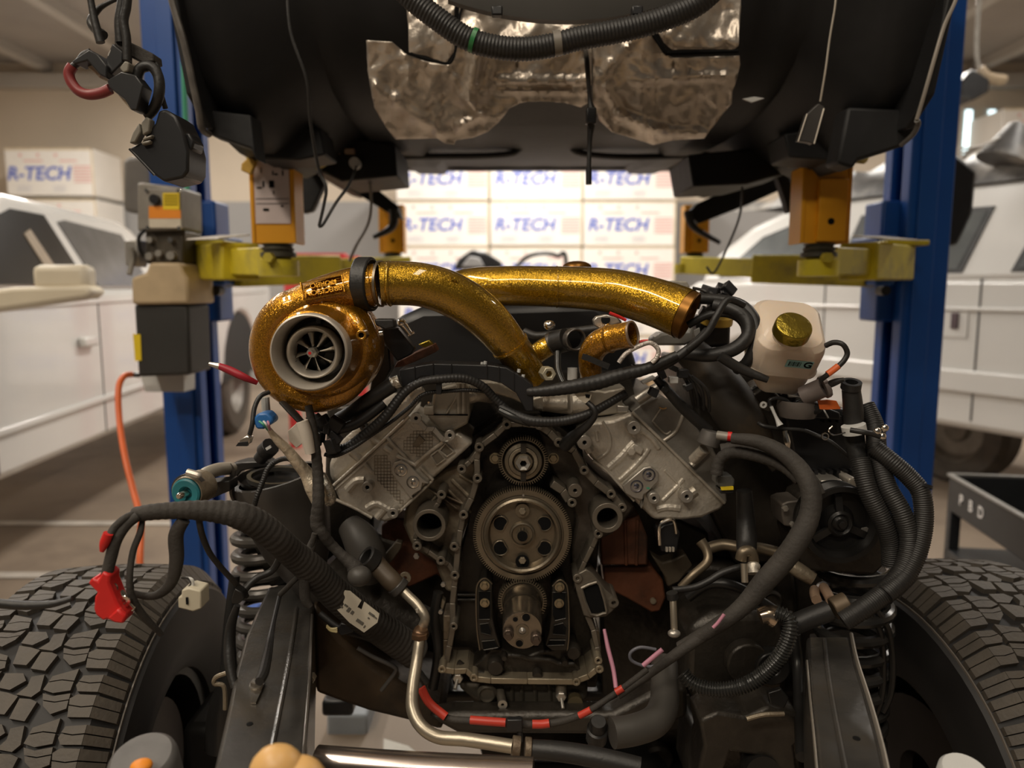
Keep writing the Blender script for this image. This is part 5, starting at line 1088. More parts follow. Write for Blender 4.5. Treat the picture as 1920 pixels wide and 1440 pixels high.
obj('shaft_tip', MB().cyl(ct + Vector((0, -.0115, 0)), .0048, .004), alu3, cw_); obj('red_mark', MB().cyl(ct + Vector((0, -.0157, 0)), .0024, .0006), redp, cw_)
pb = W(*A_(1060, 815), 1.165)
obj('boss_arm', MB().tube([W(*A_(900, 640), 1.22), W(*A_(980, 700), 1.20), W(*A_(1050, 800), 1.19)], [.012, .012, .009], 14), gold2, tb)
obj('pressure_boss', MB().ring(pb, M(5, 1.17), M(9.5, 1.17), .025, (0, -1, 0), 20), gold2, tb, bev=.001); obj('boss_bore', MB().cyl(pb + Vector((0, .002 - .02, 0)), M(5, 1.17), .002), ink_hole, tb)
# embossed badge, cast upside down
bM = FACE(W(606, 540, 1.199), rx=-R(24), rz=R(3)) @ Matrix.Rotation(R(180 + 12), 4, 'Z')
t_ = text('embossed_lettering', 'PRECISION\nTURBO', .0122, bM, gold2, tb, .0036, .004)
mb = MB()
for (x0, y0, x1, y1) in ((-.033, .0145, .033, .0145), (-.033, -.0155, .033, -.0155), (-.033, -.0155, -.033, .0145), (.033, -.0155, .033, .0145), (-.033, -.007, -.022, -.007), (-.033, -.0115, -.022, -.0115)):
    a = bM @ Vector((x0, y0, 0)); b = bM @ Vector((x1, y1, 0)); mb.beam(a, b, .0012, .008, (0, 1, 0))
bf = obj('badge_frame', mb, gold2, tb); bf['kind'] = 'stuff'
obj('outlet_collar', MB().tube([W(672, 538, 1.24), W(698, 534, 1.242)], M(41, 1.24), 32), gold2, tb, bev=.001)
# black silicone/v-band clamp
cl = thing('band_clamp', 'black band clamp joining the turbo outlet to the gold charge pipe', 'clamp', W(710, 590, 1.24))
obj('band', MB().ring(W(700, 533, 1.243), M(43, 1.24), M(50.5, 1.24), .026, (-1, .16, .0), 48), rubber, cl, bev=.003)
# make ring oval look: hangs below with a bolt block
obj('bolt_block', MB().prism(KL(A_, [(1140, 690), (1300, 690), (1310, 760), (1230, 780), (1150, 740)]), 1.22, 1.25), rubber, cl, bev=.003)
obj('inner_lip', MB().ring(W(716, 532, 1.235), M(40, 1.24), M(43, 1.24), .004, (-1, .16, 0), 48), steel, cl)
obj('clamp_bolt', MB().tube([W(*A_(1185, 805), 1.235), W(*A_(1215, 800), 1.235)], .0055, 12), chrome, cl)
# turbine/actuator side plates
ah = thing('actuator_bracket', 'flat black bracket with a bolt behind the turbo housing', 'bracket', W(760, 690, 1.3))
obj('plate', MB().prism(KL(A_, [(1180, 760), (1330, 760), (1470, 930), (1450, 980), (1330, 1040), (1200, 860)]), 1.30, 1.33), plas, ah, bev=.003)
obj('lower_plate', MB().prism(KL(A_, [(1170, 900), (1260, 900), (1280, 1100), (1200, 1250), (1100, 1300)]), 1.32, 1.36), rubber, ah, bev=.003)
ft = thing('banjo_fitting', 'small shiny steel fitting behind the black clamp', 'fitting', W(757, 620, 1.32))
obj('body', MB().tube([W(*A_(1360, 720), 1.3), W(*A_(1400, 760), 1.3), W(*A_(1445, 820), 1.3)], [.007, .0055, .0045], 12), chrome, ft); obj('head', MB().ell(W(*A_(1365, 722), 1.3), .008, .008, .008), chrome, ft)
obj('tee', MB().tube([W(*A_(1420, 825), 1.3), W(*A_(1470, 800), 1.3)], .003, 8), chrome, ft)
bp_ = thing('turbo_pedestal', 'rusty bronze pedestal block behind the black wiring channel', 'pedestal', W(780, 690, 1.42))
obj('block', MB().prism(KL(A_, [(1330, 1040), (1480, 960), (1620, 900), (1650, 960), (1500, 1030), (1380, 1080), (1300, 1090)]), 1.36, 1.42), rust, bp_, bev=.002)
obj('notch', MB().prism(KL(A_, [(1500, 900), (1590, 860), (1640, 910), (1560, 930)]), 1.38, 1.40), brass, bp_, bev=.002)

# ============================================================ GOLD PIPES
gp = thing('charge_pipe', 'gold metalflake pipe curving down from the turbo clamp to the engine valley', 'pipe', W(1000, 720, 1.35))
pts = [(712, 532, 1.24), (745, 531, 1.245), (790, 534, 1.25), (835, 547, 1.26), (878, 570, 1.27), (915, 600, 1.285), (948, 637, 1.30), (975, 672, 1.32), (1000, 712, 1.34)]
obj('tube', MB().tube([W(*p) for p in pts], [M(q, 1.27) for q in (40, 40, 40, 41, 41, 40, 37, 34, 31)], 36, sub=8), gold, gp, smooth=1.3)
obj('rolled_bead', MB().tube([W(727, 532, 1.24), W(731, 532, 1.24), W(735, 532, 1.24)], [M(40.5, 1.24), M(42.5, 1.24), M(40.5, 1.24)], 36), gold, gp)
obj('weld_line', MB().tube([W(956, 647, 1.305), W(958, 650, 1.306)], M(37.4, 1.3), 36), gold, gp)
fb = obj('port_boss', MB().ring(W(1022, 698, 1.28), .006, .0125, .03, (0.2, -1, 0), 6), mat('pale_bung', (.52, .48, .36), .6, .4), gp, bev=.001)
obj('tab', MB().prism([(845, 520), (860, 518), (861, 524), (846, 526)], 1.228, 1.232), gold, gp)
g2_ = thing('intake_pipe', 'upper gold metalflake intake pipe ending in an open mouth near the reservoir', 'pipe', W(1285, 590, 1.35))
pts = [(850, 545, 1.50), (885, 538, 1.47), (950, 536, 1.45), (1020, 537, 1.44), (1090, 540, 1.42), (1150, 546, 1.40), (1205, 560, 1.37), (1250, 575, 1.34), (1284, 589, 1.32)]
obj('tube', MB().tube([W(*p) for p in pts], [M(q, 1.4) for q in (34, 37, 38, 38.5, 39.5, 41, 43, 44, 45.5)], 36, sub=8, cap=False), gold, g2_, smooth=1.3)
e0, e1 = W(1277, 586, 1.323), W(1290, 591.5, 1.318)
obj('mouth_lip', MB().lathe([(M(41, 1.32), .0), (M(46.5, 1.32), .0), (M(46.8, 1.32), .016), (M(45, 1.32), .018), (M(42, 1.32), .012)], e0, e1 - e0, 40, close=True), mat('bronze_edge', (.22, .10, .02), .8, .35), g2_)
obj('mouth_inside', MB().cyl(e0, M(42, 1.32), .001, e1 - e0), ink_hole, g2_)
obj('weld_line', MB().tube([W(1043, 538, 1.432), W(1045, 538, 1.432)], M(39.0, 1.43), 36), gold, g2_)
tag(obj('bronze_cap', MB().ell(W(1082, 500, 1.55), .030, .03, .012), mat('bronze_edge', (.22, .10, .02))), 'bronze dome peeking over the upper gold pipe', 'cap')
el = thing('gold_elbow', 'short gold elbow pipe with an open end pointing right', 'elbow pipe', W(1115, 705, 1.3))
obj('bend', MB().tube([W(1112, 712, 1.31), W(1107, 690, 1.30), W(1109, 664, 1.29), W(1122, 645, 1.28), W(1143, 634, 1.27)], [M(q, 1.28) for q in (19, 22, 24, 25, 25)], 28, sub=8), gold2, el, smooth=1.3)
ea, eb_ = W(1140, 635, 1.27), W(1184, 627, 1.245); dax = eb_ - ea
obj('spigot', MB().tube([ea, ea.lerp(eb_, .1), ea.lerp(eb_, .2), eb_], [M(26, 1.27), M(28, 1.27), M(25, 1.26), M(25, 1.25)], 28, sub=3, cap=False), gold2, el)
obj('open_rim', MB().ring(eb_, M(21.5, 1.25), M(26, 1.25), .004, dax, 32), mat('raw_rim', (.40, .30, .22), .8, .35), el, bev=.0008); obj('bore', MB().cyl(ea.lerp(eb_, .6), M(21.8, 1.25), .001, dax), grey, el)
obj('retaining_strap', MB().band([(1092, 668), (1104, 672), (1122, 680), (1142, 688)], 11, 1.262, 1.268), rubber, el)
cg = thing('coupler_pipe', 'small gold pipe with black coupler ring between the big gold pipes', 'pipe', W(1040, 670, 1.4))
obj('tube', MB().tube([W(1000, 668, 1.37), W(1018, 655, 1.36), W(1036, 645, 1.36)], M(19, 1.37), 24), gold, cg)
obj('clamp_ring', MB().tube([W(1032, 647, 1.355), W(1042, 642, 1.352)], M(23, 1.36), 24), mat('dark_clamp', (.12, .11, .10), .7, .35), cg, bev=.002)
obj('coupler', MB().tube([W(1040, 643, 1.35), W(1062, 637, 1.335)], M(22, 1.34), 24), rubber, cg)
obj('coupler_rim', MB().ring(W(1073, 636, 1.325), M(17, 1.33), M(21, 1.33), .018, (.35, -1, 0), 28), mat('dark_clamp', (.12, .11, .10)), cg, bev=.002); obj('coupler_bore', MB().cyl(W(1073, 636, 1.345), M(18, 1.33), .001, (.35, -1, 0)), ink_hole, cg)
obj('thumb_bolt', MB().ell(W(1030, 610, 1.345), .011, .009, .009), chrome, cg)
le = thing('lifting_eye', 'bright steel lifting eye plate under the upper gold pipe', 'bracket', W(1140, 605, 1.33))
obj('plate', MB().prism(KL(B_, [(1055, 670), (1080, 640), (1160, 625), (1240, 650), (1270, 690), (1200, 710), (1100, 735), (1065, 710)]), 1.30, 1.325), alu3, le, bev=.002); obj('hole', MB().cyl(W(*B_(1150, 665), 1.30), .008, .001, (0, -1, .3)), ink_hole, le)
obj('red_edge', MB().tube([W(*B_(1180, 612), 1.33), W(*B_(1250, 640), 1.33), W(*B_(1310, 670), 1.33)], .003, 6), redp, le)

# ============================================================ RESERVOIR
rs = thing('fluid_reservoir', 'translucent brake fluid reservoir with gold cap and pale blue G sticker', 'reservoir', W(1480, 735, 1.25))
upv = Vector((.02, -.70, .71)).normalized(); rxv = Vector((1, 0, .24)).normalized(); fyv = upv.cross(rxv).normalized(); rxv = fyv.cross(upv).normalized()
yaw = R(-16); rx2 = (rxv * math.cos(yaw) + fyv * math.sin(yaw)); fy2 = upv.cross(rx2).normalized()
cR = W(*c7(760, 535), 1.26) + Vector((0, .03, .014))
fs_ = -1 if (-fy2).y < 0 else 1
def sect(w_, d_, h_, ch, off=(0, 0)):
    pts = []
    for sx, sy in ((1, 1), (-1, 1), (-1, -1), (1, -1)):
        a = (sx * w_, sy * (d_ - ch)), (sx * (w_ - ch), sy * d_)
        if sx * sy < 0: a = a[::-1]
        for i in range(5):
            t = i / 4; x = a[0][0] * (1 - t) + a[1][0] * t; y = a[0][1] * (1 - t) + a[1][1] * t
            bul = math.sin(PI * t) * ch * .2; q = Vector((x, y)).normalized() * bul; pts.append((x + q.x + off[0], y + q.y + off[1]))
    return [cR + rx2 * x + fy2 * y + upv * h_ for x, y in pts]
S_ = [sect(.034, .036, .038, .022), sect(.050, .052, .034, .022), sect(.057, .059, .026, .022), sect(.059, .061, .012, .020), sect(.059, .061, -.028, .018), sect(.061, .063, -.032, .018), sect(.061, .063, -.036, .018), sect(.054, .052, -.040, .018, (0, .006 * fs_)), sect(.050, .046, -.060, .018, (.004, .014 * fs_)), sect(.038, .036, -.082, .015, (.008, .026 * fs_)), sect(.022, .022, -.092, .010, (.010, .030 * fs_))]
mb = MB(); nS = len(S_[0]); mb.add([p for s_ in S_ for p in s_], [(i * nS + k, i * nS + (k + 1) % nS, (i + 1) * nS + (k + 1) % nS, (i + 1) * nS + k) for i in range(len(S_) - 1) for k in range(nS)] + [tuple(range(nS)), tuple((len(S_) - 1) * nS + k for k in range(nS))])
obj('tank', mb, resv, rs, smooth=.5, bev=.0012)
ccap = W(*c7(778, 400), 1.20)
obj('neck', MB().cyl(ccap - upv * .022, .026, .02, upv), resv, rs)
rc = M(145 / 4.174, 1.19)
obj('cap', MB().lathe([(0, -.012), (rc, -.012), (rc, .004), (rc * .96, .008), (rc * .9, .0085), (0, .0085)], ccap, upv, 48), brass, rs, bev=.001)
spos = W(*c7(880, 650), 1.165)
fr_ = Matrix((rx2, upv * .72 + fy2 * 0, (rx2.cross(upv)))).transposed().to_4x4()
nrm = -fy2 if (-fy2).y < 0 else fy2
upS = nrm.cross(rx2).normalized();
if upS.z < 0: upS = -upS
nr = rx2.cross(upS)
fm = Matrix.Translation(cR + nrm * .0615 + rx2 * .018 + upv * .000) @ Matrix((rx2, upS, nr)).transposed().to_4x4()
st_ = obj('pale_blue_sticker', MB().wprism([fm @ Vector(p) for p in ((-.022, -.009, 0), (.022, -.009, 0), (.022, .009, 0), (-.022, .009, 0))], nr * .0006), mat('pale_blue_sticker', (.30, .55, .55), 0, .5), rs)
text('letter', 'G', .020, fm @ Matrix.Translation((.014, 0, .001)), ink_hole, st_, .0003, .02)
mb = MB()
for k in range(9): mb.wprism([fm @ Vector(p) for p in ((-.018 + k * .0024, -.005, .0007), (-.018 + k * .0024 + (.0008 if k % 3 else .0015), -.005, .0007), (-.018 + k * .0024 + (.0008 if k % 3 else .0015), .006, .0007), (-.018 + k * .0024, .006, .0007))], nr * .0003)
obj('bar_print', mb, ink_hole, st_)['kind'] = 'stuff'
mc = thing('master_cylinder', 'dull metal master cylinder under the translucent reservoir', 'cylinder', W(1530, 740, 1.26))
obj('barrel', MB().tube([W(*c7(860, 930), 1.27), W(*c7(1020, 860), 1.25)], .017, 16), mat('grey_pink_metal', (.20, .17, .16), .4, .45), mc)
obj('collar', MB().tube([W(*c7(1010, 865), 1.25), W(*c7(1045, 850), 1.25)], .020, 12), mat('grey_pink_metal', (.20, .17, .16)), mc, bev=.001)
obj('lower_cup', MB().lathe([(.034, 0), (.036, -.012), (.03, -.03), (0, -.035)], W(*c7(820, 960), 1.29), (0, 0, 1), 24), mat('smoky_plastic', (.10, .085, .075), 0, .4), mc)
obj('skirt_disc', MB().ell(W(*c7(900, 1020), 1.27), .026, .012, .014), rubber, mc)
def hose(name, label, cat, m, r_, pts, k=None, corr=None, seg=10, sub=6, group=None, parent=None, flat=1.):
    P_ = [W(*(k(p[0], p[1]) if k else p[:2]), p[2]) for p in pts]
    o_ = obj(name, MB().tube(P_, r_ if isinstance(r_, list) else r_, seg, sub, corr, flat=flat), m, parent, smooth=1.2)
    if parent is None: tag(o_, label, cat, group)
    return o_
h1 = hose('overflow_hose', 'thin black hose looping right of the reservoir with orange sleeve', 'hose', rubber, .0045, [(1035, 535, 1.24), (1100, 510, 1.23), (1170, 525, 1.22), (1205, 590, 1.22), (1180, 650, 1.22), (1130, 700, 1.22), (1060, 755, 1.22), (1000, 800, 1.23)], c7)
hose('orange_sleeve', '', '', orap, .0056, [(1135, 694, 1.22), (1100, 722, 1.22), (1050, 758, 1.22)], c7, parent=h1)
hose('wire_stub', 'short black wire stub pointing right under the reservoir', 'wire', rubber, [.006, .006, .003], [(1040, 850, 1.24), (1110, 820, 1.23), (1180, 798, 1.22)], c7)
# ============================================================ RIGHT SIDE MODULES
ab = thing('control_module', 'finned black control module under the reservoir on the right', 'module', W(1560, 900, 1.35))
obj('case', MB().prism([(1470, 770), (1520, 755), (1600, 770), (1608, 860), (1600, 895), (1520, 893), (1490, 870)], 1.34, 1.46), plas, ab, bev=.006)
for k in range(7): obj('fin', MB().box(W(1512 + k * 14, 888, 1.33), (.007, .02, .016)), plas, ab)
for k in range(5): obj('fin', MB().box(W(1545 + k * 13, 785, 1.33), (.007, .02, .012)), plas, ab)
obj('side_lug', MB().prism([(1400, 745), (1440, 720), (1480, 760), (1490, 860), (1450, 890), (1410, 830)], 1.36, 1.45), dsteel, ab, bev=.006)
obj('bracket_tab', MB().prism(KL(c7, [(800, 960), (860, 940), (990, 1000), (1150, 1060), (1160, 1120), (900, 1100), (790, 1050)]), 1.31, 1.33), plas, ab, bev=.003)
tg_ = tag(obj('orange_tag', MB().prism(KL(c7, [(975, 965), (1050, 958), (1120, 966), (1155, 1030), (1040, 1035), (990, 1032)]), 1.26, 1.262), mat('orange_tag', (.85, .17, .03), 0, .5, .15, 40)), 'bright orange folded tag stuck beside the upright black hose', 'tag')
hose('cable_tie', 'thin pale tie wire below the orange tag', 'wire', lb, .0014, [(988, 955, 1.27), (1000, 1000, 1.27), (1030, 1050, 1.26), (1055, 1098, 1.27)], c7)
hose('small_pipe_bracket', 'black bent metal rod with pale ring left of the control module', 'bracket', plas, .0035, [(600, 1000, 1.28), (600, 960, 1.28), (660, 945, 1.28), (720, 960, 1.28), (745, 985, 1.28)], c7)
rg = thing('vacuum_port', 'small grey ringed port pointing forward left of the control module', 'port', W(1432, 760, 1.3))
obj('barrel', MB().tube([W(*c7(548, 998), 1.28), W(*c7(590, 1020), 1.31)], .0065, 12), grey, rg); obj('ring', MB().ring(W(*c7(548, 998), 1.277), .0028, .0055, .002), lb, rg)
rf = thing('round_cover', 'black round cover with small studs behind the reservoir base', 'cover', W(1430, 780, 1.42))
obj('disc', MB().cyl(W(1432, 758, 1.40), .045, .02), plas, rf, bev=.003)
for k in range(9): obj('stud', MB().cyl(W(1432 + 38 * math.cos(R(200 + k * 16)), 758 + 38 * math.sin(R(200 + k * 16)), 1.375), .0016, .003), lb, rf)
# intake duct (dusty black elbow)
hose('intake_duct', 'wide dusty black duct sloping down right of the right head', 'duct', mat('dusty_black_duct', (.040, .032, .024), 0, .55, .25, 8, dirt=(.08, .055, .03), dscale=9), [.030, .036, .042, .044, .040, .030], [(1290, 655, 1.42), (1325, 690, 1.40), (1355, 730, 1.38), (1380, 770, 1.37), (1400, 800, 1.37), (1425, 830, 1.38)], seg=24)
cn_ = thing('filler_neck', 'black filler housing with yellow ring cap behind the hose coil', 'filler', W(1335, 640, 1.48))
obj('housing', MB().prism([(1305, 600), (1322, 590), (1372, 598), (1370, 650), (1312, 655)], 1.48, 1.56), plas, cn_, bev=.008); obj('yellow_ring', MB().cyl(W(1342, 607, 1.47), .032, .018, (.05, -.25, 1)), mat('mustard_cap', (.50, .32, .05), 0, .45), cn_, bev=.002)
obj('white_clip', MB().prism([(1300, 620), (1312, 614), (1313, 624), (1304, 636)], 1.36, 1.365), lb, cn_, bev=.001)
bt = tag(obj('washer_bottle', MB().prism([(1225, 635), (1240, 625), (1290, 620), (1302, 580), (1302, 640), (1285, 648), (1225, 648)], 1.44, 1.5), mat('clear_grey_plastic', (.40, .40, .38), 0, .3), bev=.005), 'clear grey plastic bottle under the mouth of the upper gold pipe', 'bottle')
tag(obj('junction_lid', MB().prism(KL(B_, [(1640, 375), (1680, 360), (1790, 365), (1815, 420), (1640, 400)]), 1.50, 1.58), mat('speckled_lid', (.30, .28, .24), .2, .5, .4, 60), bev=.003), 'speckled grey lid behind the upper gold pipe mouth', 'lid')
# power steering pulley
pp = thing('steering_pulley', 'black grooved steering pump pulley low on the right', 'pulley', W(1580, 1065, 1.22))
pc = W(1580, 985, 1.215); r_ = M(77, 1.215)
obj('pulley', MB().lathe([(r_, -.045), (r_, -.035), (r_ * .93, -.030), (r_, -.025), (r_ * .93, -.020), (r_, -.015), (r_ * .93, -.010), (r_, -.005), (r_ * .99, 0), (r_ * .86, 0), (r_ * .84, -.006), (r_ * .78, -.012), (r_ * .74, -.022), (r_ * .45, -.024), (r_ * .34, -.012), (r_ * .30, -.012), (r_ * .28, -.018), (.0, -.018)], pc, (0, -1, 0), 64), mat('pulley_black', (.018, .017, .016), .3, .38, .2, 10), pp, smooth=.5)
obj('hub', MB().lathe([(.022, -.014), (.022, -.008), (.018, -.004), (.014, -.008), (.010, -.004), (.0, -.004)], pc, (0, -1, 0), 28), satin, pp); obj('hub_nut', hexnut(MB(), pc + Vector((0, .004, 0)), .007, .006), satin, pp)
obj('pump_bracket', MB().prism([(1480, 1000), (1500, 930), (1560, 905), (1660, 930), (1680, 1040), (1640, 1080), (1500, 1070)], 1.29, 1.36), dsteel, pp, bev=.006)
obj('pale_chip', MB().cyl(W(1622, 998, 1.232), .010, .003, (0, -1, 0), 7), mat('pale_chip', (.22, .21, .19), .3, .5), pp)
for a in (95, 215, 335): obj('spoke', MB().beam(pc + Vector((.018 * math.cos(R(a)), .012, .018 * math.sin(R(a)))), pc + Vector((r_ * .76 * math.cos(R(a)), .016, r_ * .76 * math.sin(R(a)))), .012, .008, (0, 1, 0)), satin, pp)
tag(obj('alloy_bracket', MB().prism(KL(d2, [(1000, 505), (1160, 500), (1190, 525), (1180, 540), (1000, 555)]), 1.28, 1.34), alu3, bev=.003), 'bright alloy bracket just above the steering pulley', 'bracket')
tag(obj('alloy_bracket', MB().prism(KL(d2, [(1215, 490), (1270, 485), (1310, 520), (1330, 580), (1290, 575), (1220, 540)]), 1.28, 1.34), alu, bev=.003), 'rough alloy bracket piece right of the pulley top', 'bracket')
sbk = tag(obj('alloy_bracket', MB().prism(KL(d2, [(690, 690), (740, 670), (840, 660), (850, 740), (800, 830), (760, 870), (710, 860), (695, 780)]), 1.27, 1.33), mat('grey_bracket', (.16, .14, .12), .5, .5), bev=.003), 'grey alloy bracket with two bolts left of the pulley', 'bracket')
for x, y in ((715, 720), (775, 845)): obj('bolt', hexnut(MB(), W(*d2(x, y), 1.262), .006, .006), alu3, sbk)
# low right metal pipes
brm = mat('brown_steel_line', (.20, .16, .11), .7, .4, .2, 20)
hose('steel_line', 'brown steel pipe bending down left of the right harness', 'pipe', brm, [.010, .008, .008, .0075, .007], [(820, 230, 1.28), (870, 310, 1.27), (870, 400, 1.26), (760, 500, 1.25), (660, 600, 1.25)], d4)
hose('steel_line', 'thin dark line crossing from the harness to the vertical rod', 'pipe', rubber, .006, [(600, 620, 1.24), (760, 600, 1.24), (880, 550, 1.24), (1000, 480, 1.24), (1160, 430, 1.24)], d4)
vr = hose('dipstick_rod', 'short pale vertical rod with round nut above the loom', 'rod', mat('pale_rod', (.36, .31, .24), .7, .35), .006, [(600, 660, 1.22), (605, 780, 1.21), (612, 940, 1.20)], d4)
obj('rubber_top', MB().tube([W(*d4(592, 640), 1.22), W(*d4(600, 690), 1.22)], .010, 12), rubber, vr); obj('round_nut', MB().ell(W(*d4(610, 965), 1.19), .011, .009, .007), alu3, vr)
fp = thing('pipe_fitting', 'pale steel pipe fitting with a ribbed collar beside the right harness', 'fitting', W(1400, 1070, 1.2))
obj('tube', MB().tube([W(*d4(1165, 410), 1.2), W(*d4(1172, 560), 1.19)], .0058, 12), mat('pale_rod', (.36, .31, .24)), fp)
obj('collar', MB().tube([W(*d4(1235, 400), 1.22), W(*d4(1238, 430), 1.215), W(*d4(1236, 450), 1.21), W(*d4(1240, 490), 1.205)], [.008, .012, .008, .011], 14), alu, fp); obj('elbow', MB().tube([W(*d4(1140, 380), 1.22), W(*d4(1160, 320), 1.22), W(*d4(1220, 320), 1.22), W(*d4(1240, 400), 1.22)], .010, 12), brm, fp)
hose('steel_line', 'brown flattened pipe running right behind the loom', 'pipe', brm, .011, [(880, 290, 1.36), (1000, 260, 1.36), (1140, 280, 1.35), (1300, 290, 1.35), (1480, 340, 1.34), (1590, 400, 1.33)], d4)
hose('steel_line', 'pale bent rod between the pulley and the frame rail', 'pipe', alu2, [.012, .014, .012], [(740, 1150, 1.28), (830, 1210, 1.27), (940, 1280, 1.26)], d2)
hose('steel_line', 'small tan pipe stub over the right frame rail', 'pipe', mat('tan_pipe', (.38, .26, .18), .5, .4), .0085, [(1020, 1340, 1.25), (1050, 1390, 1.22), (1075, 1440, 1.2)], d2)
hose('steel_line', 'second tan pipe stub over the right frame rail', 'pipe', mat('tan_pipe', (.38, .26, .18)), .0085, [(950, 1360, 1.25), (950, 1400, 1.22), (965, 1440, 1.2)], d2)
tag(obj('worm_clamp', MB().tube([W(*d4(1290, 830), 1.14), W(*d4(1350, 815), 1.14), W(*d4(1400, 830), 1.14)], [.013, .015, .018], 16), mat('shiny_clamp', (.55, .44, .33), .95, .2)), 'shiny hose clamp at the top of the corrugated hose', 'clamp')
hose('corrugated_hose', 'glossy corrugated hose curving under the right loom', 'hose', mat('gloss_black_hose', (.03, .03, .028), .2, .22), .0115, [(1280, 1262, 1.16), (1300, 1282, 1.15), (1340, 1293, 1.14), (1390, 1287, 1.13), (1430, 1265, 1.12), (1463, 1230, 1.11), (1480, 1190, 1.11), (1478, 1160, 1.12), (1455, 1148, 1.13)], corr=(.0048, .12), seg=14)
# big elbow at the bottom
hose('rubber_elbow', 'thick grey black rubber elbow hose at the bottom right of the engine', 'hose', mat('greyish_rubber', (.055, .050, .044), 0, .5), [.024, .0245, .025, .025, .024, .024], [(1148, 1375, 1.12), (1190, 1368, 1.13), (1228, 1352, 1.15), (1245, 1322, 1.18), (1246, 1285, 1.22), (1246, 1245, 1.27)], seg=20)
tag(obj('drain_knob', MB().lathe([(.0, .03), (.012, .03), (.014, .026), (.0145, .01), (.018, .008), (.018, -.02), (0, -.02)], W(1120, 1372, 1.15), (0, -.5, 1), 20), satin), 'round black knob left of the rubber elbow', 'knob')
# ============================================================ RIGHT HOSES / HARNESSES
hose('radiator_hose', 'upright black hose with a pale clamp behind the loom on the right', 'hose', rubber, [.015, .0165, .0165, .016, .016], [(1596, 730, 1.24), (1600, 770, 1.24), (1602, 820, 1.24), (1610, 860, 1.23), (1630, 920, 1.22)], seg=18)
tag(obj('hose_mouth', MB().ring(W(1595, 728, 1.238), .010, .0165, .012, (-.05, -.35, 1), 24), plas), 'dark open mouth ring topping the upright hose', 'ring')
cpc = thing('hose_clip', 'pale silver clip round the upright hose on the right', 'clip', W(1600, 810, 1.2))
obj('band', MB().tube([W(1600, 797, 1.222), W(1603, 812, 1.222)], .0195, 20), lb, cpc); obj('arms', MB().tube([W(*c7(1090, 1165), 1.2), W(*c7(1060, 1200), 1.2), (W(*c7(1100, 1235), 1.2)), W(*c7(1190, 1215), 1.2)], .0012, 6), chrome, cpc); obj('eyelet', MB().ring(W(*c7(1028, 1243), 1.2), .0045, .0062, .003), chrome, cpc)
hose('corrugated_hose', 'long ribbed hose falling from the upright hose past the pulley to the frame', 'hose', rubber, .0155, [(1612, 860, 1.2), (1628, 920, 1.18), (1655, 975, 1.17), (1670, 1020, 1.17), (1672, 1060, 1.17)], corr=(.0036, .03), seg=16)
hose('corrugated_hose', 'middle ribbed hose bowing right around the pulley', 'hose', rubber, .0155, [(1622, 760, 1.26), (1640, 800, 1.24), (1645, 850, 1.21), (1662, 910, 1.18), (1690, 960, 1.16), (1706, 1010, 1.15), (1698, 1060, 1.14), (1665, 1105, 1.13), (1620, 1140, 1.12), (1580, 1165, 1.12)], corr=(.0036, .03), seg=16)
hose('corrugated_hose', 'outermost ribbed hose bulging toward the right post and cart', 'hose', rubber, .0145, [(1640, 840, 1.2), (1675, 868, 1.18), (1705, 895, 1.17), (1727, 925, 1.16), (1732, 975, 1.15), (1722, 1030, 1.14), (1698, 1080, 1.13), (1660, 1115, 1.12)], corr=(.0036, .03), seg=16)
tag(obj('cable_tie', MB().ring(W(1726, 912, 1.165), .0155, .0175, .005, (.3, .2, 1), 20), plas), 'black cable tie round the outermost ribbed hose', 'cable tie')
hose('heater_hose', 'fat black hose running left under the ribbed hoses to a brown end', 'hose', rubber, .0165, [(1480, 1175, 1.14), (1515, 1160, 1.14), (1555, 1145, 1.14)], seg=16)
tag(obj('brown_coupling', MB().tube([W(1562, 1142, 1.14), W(1590, 1130, 1.14)], .018, 18), mat('brown_coupling', (.13, .095, .06), .4, .5), bev=.002), 'brown coupling on the end of the fat hose over the right rail', 'coupling')
hl_ = hose('wire_loom', 'thick dusty taped loom sweeping down the right side of the engine', 'wire loom', tape, [.009, .0115, .013, .0145, .0155, .016, .017, .017, .0165, .0145, .0125, .011, .010], [(1372, 822, 1.22), (1420, 828, 1.2), (1465, 848, 1.18), (1500, 880, 1.16), (1520, 920, 1.14), (1518, 965, 1.13), (1498, 1010, 1.12), (1468, 1052, 1.12), (1432, 1092, 1.12), (1400, 1130, 1.12), (1365, 1160, 1.12), (1318, 1190, 1.13), (1275, 1215, 1.14)], corr=(.012, .007), seg=18)
hose('pink_wire', '', '', pink, .0028, [(1358, 1152, 1.095), (1346, 1168, 1.095), (1337, 1177, 1.095)], parent=hl_); hose('pink_wire', '', '', pink, .0038, [(1242, 1218, 1.1), (1225, 1232, 1.1), (1206, 1248, 1.1)], parent=hl_)
hose('wire_loom', 'taped loop of loom arching above the thick right loom', 'wire loom', tape, .010, [(1343, 890, 1.24), (1350, 862, 1.24), (1375, 848, 1.23), (1430, 858, 1.21), (1470, 875, 1.19), (1500, 900, 1.17)], corr=(.010, .02), seg=14)
hose('wire_loom', 'second taped loop of loom joining the thick right loom from above', 'wire loom', tape, .012, [(1352, 845, 1.26), (1400, 840, 1.25), (1460, 862, 1.22), (1510, 890, 1.19), (1535, 930, 1.17)], corr=(.010, .02), seg=14)
hose('wire_loom', 'dark loom with pink wires dropping under the oil cooler port', 'wire loom', tape, [.010, .009, .007, .006], [(1318, 1192, 1.13), (1270, 1225, 1.13), (1220, 1262, 1.14), (1160, 1305, 1.15)], seg=12)
mb_ = thing('rubber_boot', 'grey cylindrical cap with red tipped plug on the right valve cover', 'cap', W(1330, 860, 1.33))
